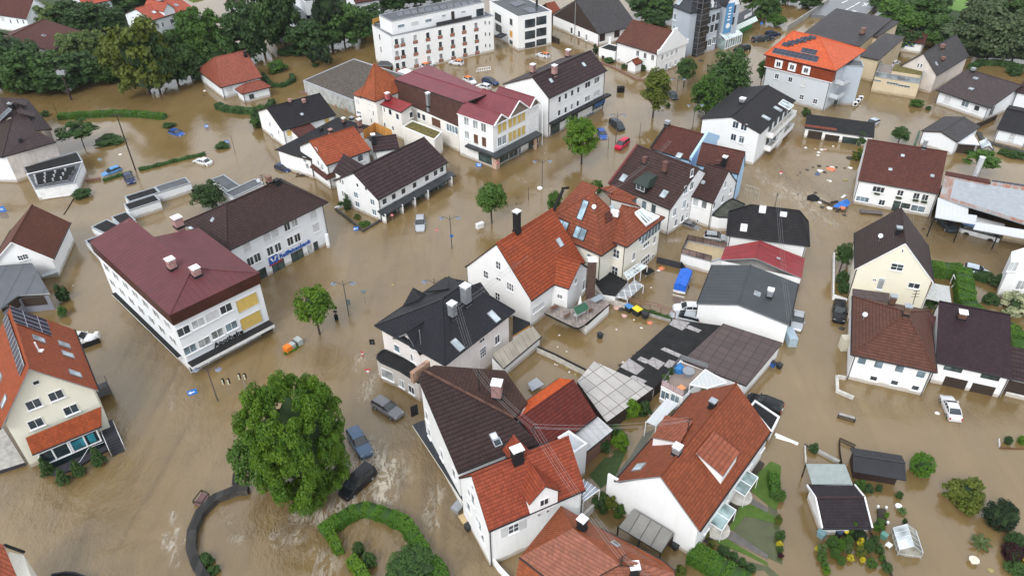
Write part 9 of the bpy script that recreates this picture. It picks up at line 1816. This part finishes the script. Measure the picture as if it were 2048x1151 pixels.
wallrun([A4(1620,1010),A4(1640,1060),A4(1740,1100),A4(1964,1160)],.3,.9,DSTONE,'garden_terrace','dark stone terrace edge in front of the black-roofed house at right','terrace');wallrun([A4(150,195),A4(300,100),A4(470,-10)],1.6,.3,CONC,'bridge_parapet','grey parapet with railing on the near side of the road at the top','parapet');wallrun([A4(700,150),A4(840,30),A4(900,-30)],1.5,.3,CONC,'bridge_parapet','grey parapet on the far side of the road at the top','parapet');wallrun([A3(310,275),A3(360,300)],1.4,.5,WOODD,'dark_fence','short dark board fence between the white cube and the barn','fence');wallrun([A3(680,470),A3(820,530),A3(960,605),A3(1070,610),A3(1160,575)],.35,.35,BRICKC,'garden_wall','low brown garden wall before the white gabled house');wallrun([A2(330,700),A2(480,720)],.5,.3,BRICKC,'low_brick_wall','low reddish wall at the corner of the gravel-roofed hall')
def picket(pts,h,label,gap=.16,mat=WOODD,top=None):
    P=[at(p,h)for p in pts];mb=MB()
    for a,c in zip(P,P[1:]):
        L=(c-a).length;d=(c-a).normalized();n=V3((-d.y,d.x,0));k=int(L/gap)
        for i in range(k+1):p=a+d*(i*gap);mb.box(p-Z_*.45,(gap*.55,.03,.9),d,n)
        for z in(-.15,-.6):mb.box((a+c)/2+Z_*z+n*.03,(L,.04,.08),d,n)
    o=mb.build('picket_fence',mat,None,P[0]);tag(o,label,'fence')
picket([D4(780,790),D4(860,930),D4(960,1150)],.5,'long dark picket fence running down from the garden house');picket([D4(560,90),D4(678,145)],.6,'short black picket fence at the top of the black shed');picket([D4(552,90),D4(555,190),D4(570,285)],.6,'black picket fence between grey lean-to and black shed');picket([D4(285,135),D4(310,150)],.6,'stub of black fence beside the pale edge strip')
b=Bld('bench','floating dark slatted bench in open water below the pyramid-roofed house','bench',C4(605,1030));q0,q1=at(C4(535,1000),.3),at(C4(672,1040),.3);d=(q1-q0);L=d.length;d.normalize();n=V3((-d.y,d.x,0));c=(q0+q1)/2;mb=MB();mb.box(c+n*.3+Z_*.1,(L,.45,.06),d,n);b.part('seat',mb,CONC);mb=MB()
for i in range(13):mb.box(q0+d*(L*(i+.5)/13)-n*.05-Z_*.05,(.05,.08,.5),d,n)
mb.box(c-n*.05+Z_*.2,(L,.08,.08),d,n);b.part('backrest',mb,WOODD)
for s_ in(-1,1):mb=MB();mb.box(c+d*(s_*L*.46)+n*.2-Z_*.2,(.08,.6,.7),d,n);b.part('leg',mb,WOODD)
item('floating_platform','grey wooden platform floating in front of the brown-red house','platform',B4(790,560),0,lambda mb,q:(mb.box(q+Z_*.15,(3.4,1.2,.25),V3((.98,-.2,0)),V3((.2,.98,0))),[mb.box(q+V3((.98,-.2,0))*(-1.6+i*.4)+Z_*.29,(.34,1.25,.04),V3((.98,-.2,0)),V3((.2,.98,0)),Z_,1)for i in range(9)]),[WOODD,plain('grey_wood',(.14,.12,.11),.8)])
b=Bld('floating_cart','overturned dark reddish cart lodged against the curved stone wall','cart',D1(1540,550));q=[at(D1(*p),.5)for p in((1480,580),(1545,495),(1600,520),(1545,600))];c=sum(q,V3())/4;mb=MB();mb.prism([(p.x,p.y)for p in q],0,.2);b.part('bed',mb,plain('dull_red',(.16,.09,.09),.7));mb=MB()
for i in range(4):mb.tube(q[i]-Z_*.3,q[i]+Z_*.15,.06,5);mb.tube(q[i]+Z_*.1,q[(i+1)%4]+Z_*.1,.07,4)
b.part('frame',mb,WOODD)
b=Bld('raised_bed','black framed raised planting bed with four white post caps beside the garden house','planter',D4(880,690));q=[at(D4(*p),.5)for p in((855,730),(920,740),(908,625),(845,618))];mb=MB();mb.prism([(p.x,p.y)for p in q],-.8,.3,0,1);b.part('box',mb,[BLACK,SOIL]);mb=MB();[mb.box((p.x,p.y,.5),(.2,.2,.25))for p in q];b.part('post_cap',mb,PAINTW)
bush(D4(905,700),9,.8,'bush','bright','bright green plants in the black raised bed',z=.3,name='bed_plants');
b=Bld('clothes_frame','white swing frame beside the tall clipped hedge','frame',B4(1440,1080));p0,p1=at(B4(1425,1030),1.6),at(B4(1445,1085),1.2);mb=MB();mb.tube(p0,p1,.06,5);mb.tube(p0,(p0.x,p0.y,-.5),.05,5);mb.tube(p1,(p1.x+.4,p1.y-.2,-.5),.05,5);mb.tube(p1,(p1.x-.4,p1.y+.2,-.5),.05,5);b.part('frame',mb,PAINTW)
# pergola of rusty posts in the yard
b=Bld('rusty_pergola','rust-brown pergola rails along the overgrown yard fence','pergola',C3(1060,180));P=[at(C3(*p),1.5)for p in((915,115),(985,140),(1060,150),(1145,170),(1255,210))];mb=MB()
for i,p in enumerate(P):mb.tube((p.x,p.y,-1),p,.06,5);mb.tube(p,p+V3((-.5,.9,0)),.05,5)
mb.path(P,.06,5);mb.path([p+V3((-.5,.9,0))for p in P],.05,5);b.part('frame',mb,plain('rust',(.2,.1,.07),.8));wallrun([C3(920,165),C3(1050,215),C3(1220,265)],.45,.12,CONC,'yard_fence','grey plank fence under the rusty pergola','fence')
item('garden_table','black garden table with chairs beside the glass veranda','table',B3(1040,1035),.1,tab(1.8,1.2,.7),BLACK)
def lump(s_=.5,hh=.5):
    def f(mb,q):
        rs=random.Random(int(q.x*100));v=[(V3(x)*s_*(.75+.5*rs.random()))for x in ICO1[0]];mb.add([q+V3((a.x,a.y,a.z*hh/s_))for a in v],ICO1[1])
    return f
_i=ico(1);ICO1=([tuple(x)for x in _i[0]],[tuple(int(a)for a in x)for x in _i[1]])
item('covered_chair','blue covered chair stack on the planted roof terrace','cover',C3(1280,645),2.9,lump(.7,1.),plain('cover_blue',(.03,.2,.5),.5));item('round_terrace_table','grey round table on the planted roof terrace','table',C3(1350,690),2.6,lambda mb,q:(mb.tube(q,q+Z_*.7,.06,6),mb.tube(q+Z_*.7,q+Z_*.75,.75,16),mb.tube(q,q+Z_*.06,.4,12)),plain('grey_table',(.25,.27,.3),.4));bush(C3(1215,685),12,1.2,'bush','dark','potted plant at the left corner of the roof terrace','potted plant',z=2.6,name='potted_plant');bush(C3(1175,720),14,.8,'bush','green','green potted plants behind the striped railing cloth','potted plant',z=2.6,name='potted_plant');item('orange_towel','orange striped towel on the roof terrace railing','towel',C3(1292,790),3.,lambda mb,q:mb.box(q,(1.2,.8,.06),X_,Y_),plain('towel_orange',(.75,.3,.12)))
# ---- debris
k=0

deb=[(B4(288,60),.35,'w'),(B4(365,68),.25,'p'),(B4(412,75),.4,'w'),(B4(438,72),.35,'p'),(B4(390,95),.35,'w'),(B4(383,118),.35,'w'),(B4(500,48),.3,'w'),(B4(400,238),.6,'w'),(B4(378,262),.6,'b'),(B4(485,225),.9,'r'),(B4(488,212),.5,'w'),(B4(632,215),.5,'w'),(B4(395,198),.45,'k'),(B4(300,228),.4,'k'),(B4(345,208),.25,'k'),(B4(455,203),.3,'k'),(B4(525,208),.3,'k'),(B4(588,215),.3,'k'),(B4(438,248),.4,'k'),(B4(247,250),.2,'k'),(B4(230,270),.2,'k'),(B4(592,305),.5,'y'),(B4(478,315),.35,'w'),(B4(458,308),.2,'w'),(B4(232,420),.3,'k'),(B4(365,403),.3,'k'),(B4(655,90),.4,'k'),(B4(628,140),.7,'k'),(B4(415,515),.4,'k'),(B4(470,525),.5,'w'),(B4(530,550),.35,'k'),(B4(585,575),.4,'k'),(B4(400,478),.5,'w'),(B4(1195,680),.3,'k'),(B4(480,645),.3,'y'),(B4(915,520),.6,'y'),
       (C3(1060,290),.5,'r'),(C3(865,235),.5,'p'),(C3(992,328),.2,'w'),(C3(800,340),.15,'w'),(C3(362,383),.15,'w'),(C3(350,472),.12,'w'),(C3(420,508),.12,'w'),(C3(935,265),.15,'w'),(C3(850,590),.2,'w'),(C3(830,615),.35,'k'),(C3(425,632),.22,'y'),(C3(487,685),.22,'y'),(C3(440,665),.18,'w'),(C3(330,605),.12,'w'),(C3(345,612),.12,'w'),(C3(968,520),.4,'k'),(C3(940,545),.4,'k'),(C3(800,170),.6,'p'),(C3(840,190),.5,'k'),(B3(1145,985),.6,'r'),(B3(1125,1000),.3,'w'),(C3(1068,18),.15,'w'),(C4(1300,982),.3,'w'),(C4(562,332),.45,'k'),
       (B1(922,112),.4,'w'),(B2(155,75),.4,'k'),(A1(1568,698),.35,'w'),(A1(1565,735),.25,'k'),(A3(1155,848),.35,'y'),(A3(1450,468),.7,'k'),(A3(250,98)if 0 else B3(250,98),.12,'w'),(B2(1050,1110),.25,'y'),(B3(35,492),.2,'k'),(C1(560,1),.1,'w'),(D4(1710,1105),.3,'y')]
DM={'w':plain('debris_white',(.7,.68,.64)),'p':plain('debris_pink',(.55,.35,.3)),'b':plain('debris_blue',(.06,.1,.2)),'r':plain('debris_orange',(.62,.2,.1)),'k':plain('debris_dark',(.04,.035,.03)),'y':plain('debris_olive',(.3,.26,.1))}
DN={'w':('floating_scrap','white','debris'),'p':('floating_scrap','pinkish','debris'),'b':('floating_scrap','dark blue','debris'),'r':('floating_scrap','orange-red','debris'),'k':('floating_scrap','dark','debris'),'y':('floating_scrap','olive','debris')}
def place_of(p):
    x,y=p
    if x>1536 and y<430:return 'left of the brown-red roofed house'
    if 1050<x<1536 and y>600:return 'in the yard behind the red-tiled house'
    if x<560:return 'in the left part'
    if x>1600:return 'at the right side'
    return 'in the upper and middle streets'
for p,s_,c_ in deb:item('floating_scrap','small %s piece of debris floating %s'%(DN[c_][1],place_of(p)),'debris',p,.02,lump(s_,s_*.45),DM[c_],'floating debris %s'%place_of(p)+' '+DN[c_][1])
b=Bld('wreckage','pile of wreckage with bright blue tarpaulin and black planks against the current','wreckage',B4(560,500));mb=MB();T4=[at(B4(*p),z)for p,z in(((495,510),.1),((545,475),.7),((605,450),.8),((635,480),.3),((610,510),.5),((540,520),.2))];c=sum(T4,V3())/6+Z_*.3;[mb.add([T4[i],T4[(i+1)%6],c],[(0,1,2),(2,1,0)])for i in range(6)];b.part('tarpaulin',mb,plain('tarp_blue',(.02,.14,.5),.4,var=.5,ns=3));mb=MB();mb.tube(at(B4(390,460),.3),at(B4(500,500),.2),.22,5);mb.tube(at(B4(500,520),.2),at(B4(600,550),.1),.16,5);mb.tube(at(B4(480,480),.1),at(B4(540,470),.5),.25,4);mb.tube(at(B4(520,545),.1),at(B4(560,520),.6),.08,4);b.part('plank',mb,WOODD)
item('black_tarp','crumpled black sheet lying left of the blue wreckage','tarpaulin',B4(350,448),.1,lump(1.2,.5),BLACK);item('white_board','white board floating above the blue wreckage','board',B4(580,432),.1,lambda mb,q:mb.box(q,(1.3,.4,.1),V3((.7,.7,0)),V3((-.7,.7,0))),PAINTW);item('white_plank','long white foamy plank sticking out from the corner by the white garage','plank',D4(140,105),.05,lambda mb,q:(mb.tube(at(D4(55,65),.06),at(D4(230,140),.06),.2,5),mb.tube(at(D4(60,85),.05),at(D4(180,120),.05),.16,5)),PAINTW);item('orange_debris','orange and white clothes caught in the wreckage','debris',B4(570,520),.3,lump(.6,.3),DM['r'])
item('white_grid','white picket panel lying on the car park water behind the red sheet roof','panel',A2(1745,550),.1,lambda mb,q:([mb.box(q+V3((-1.6+i*.55,.2*i,.15)),(.12,.12,1.))for i in range(7)],mb.box(q+V3((0,.5,.1)),(4,.12,.12),V3((.95,.3,0)),V3((-.3,.95,0))),mb.box(q+V3((0,.9,.7)),(3.4,.12,.12),V3((.95,.3,0)),V3((-.3,.95,0)))),PAINTW)
item('floating_log','thin dark log floating below the round dark shrub at left','log',B1(525,510),.05,lambda mb,q:mb.tube(at(B1(565,450),.05),at(B1(490,570),.05),.1,6),WOODD);item('tangled_branches','tangle of dark branches in the water left of the lower red porch','branches',B2(385,255),.05,lambda mb,q:[mb.tube(q+V3((rnd.uniform(-1.8,1.8),rnd.uniform(-1.5,1.5),0)),q+V3((rnd.uniform(-1.8,1.8),rnd.uniform(-1.5,1.5),rnd.uniform(0,.5))),.07,4)for _ in range(12)],WOODD);item('pale_boxes','pale boxes floating beside the lower red porch','box',B2(470,280),.1,lambda mb,q:(mb.box(q,(.9,.7,.5)),mb.box(q+V3((.9,-.6,0)),(.8,.6,.4))),PAINTW);item('grey_sheet','crumpled pale grey cover in the small flooded yard','cover',E1(1200,300),.4,lambda mb,q:(mb.slab([at(E1(1130,290),.6),at(E1(1170,360),.4),at(E1(1275,300),.5),at(E1(1210,240),.9)],.1),),plain('grey_cover',(.33,.36,.4),.5))
item('steps_flowerbox','grey flower box in front of the street house wall','box',E2(140,620),.2,lambda mb,q:mb.box(q,(1.4,1.,.5),V3((.55,.83,0)),V3((-.83,.55,0))),METAL);item('wood_platform','small yellowish wooden landing below the street canopy','platform',E2(190,730),.2,lambda mb,q:mb.box(q,(1.7,.7,.3),V3((.5,-.86,0)),V3((.86,.5,0))),plain('pale_wood',(.5,.38,.2)))
item('letter_box','white mailbox and post at the trunk side of the huge tree','cabinet',D2(685,320),.4,lambda mb,q:(mb.box(q+Z_*.4,(.9,.5,.9),X_,Y_),mb.tube(q-Z_,q,.06,5)),plain('box_white',(.65,.68,.66)));item('beige_box','beige cube bay on the street side of the pyramid-roofed house','box',C4(605,420),1.5,lambda mb,q:mb.box(q-Z_*1.2,(1.3,1.1,3.4)),plain('beige_box_m',(.6,.56,.45)))
item('fan_cabinet','light blue plastic shed beside the workshop hall','cabinet',C4(170,400),.6,lambda mb,q:mb.box(q-Z_*.2,(1.1,2.6,2.)),plain('pale_blue_plastic',(.35,.45,.52)))
# ---- overhead cables
def cable(a,b_,label,n=4,sag=.6,sp=.28):
    d=(b_-a);d.z=0;nn=V3((-d.y,d.x,0)).normalized();mb=MB()
    for i in range(n):
        o=nn*((i-(n-1)/2)*sp)+Z_*(-.12*(i%2));P=[a.lerp(b_,t/8)+o-Z_*(sag*4*(t/8)*(1-t/8))for t in range(9)];mb.path(P,.012,3)
    o=mb.build('overhead_cable',plain('cable_grey',(.3,.3,.31),.5),None,a);tag(o,label,'cable','overhead cables')
far1=at(B3(775,372),9.5);far2=at(B3(1215,5),9.)
cable(MAST1,at(B3(255,735),8.6),'cables from the blue-black roof mast up to the red tiled roof');cable(at(B3(255,735),8.6),far1,'cables over the red tiled roof towards the terracotta roof',3);cable(far1,far2,'cables above the long dark dormer roof',3);cable(MAST1,MAST2,'cables from the blue-black roof down to the mossy dark roof');cable(MAST2,MAST3,'cables over the mossy dark roof to the bottom centre house');cable(MAST3,MAST4,'cables crossing the coral-red roof down to the bottom hip roof');cable(MAST3,MAST5,'cables crossing from the bottom centre house to the long terracotta house',3);cable(MAST6,at(C4(165,265),5.2),'cables from the black hip roof over the anthracite roof',3);cable(at(B4(1085,545),8.),at(B4(1120,890),7.),'bundle of cables in front of the cream gabled house',5);cable(MAST4,at(E2(1720,1150),4.6),'cables spreading right from the bottom hip roof',4)
b=Bld('tall_aerial','tall aerial with cross bars in front of the cream gabled house','aerial',C4(1115,150));q=at(C4(1110,150),4.4);mb=MB();mb.tube(q,at(C4(1140,45),6.8),.05,5);[mb.box(q.lerp(at(C4(1140,45),6.8),t),(1.2-.3*t,.05,.05))for t in(.6,.8,1.)];b.part('aerial',mb,DMETAL)

# ---- thin damp air
mb=MB();mb.box((0,170,33.5),(560,400,73.2));hz=mb.build('haze',[BLACK],None);hz.data.materials.clear();hm=bpy.data.materials.new('haze');hm.use_nodes=True;ht=hm.node_tree;ht.nodes.remove(ht.nodes['Principled BSDF'])
pv=ht.nodes.new('ShaderNodeVolumePrincipled');pv.inputs['Color'].default_value=(.82,.87,.92,1);pv.inputs['Density'].default_value=.00006;ht.links.new(pv.outputs[0],ht.nodes['Material Output'].inputs['Volume']);hz.data.materials.append(hm);hz['kind']='stuff'
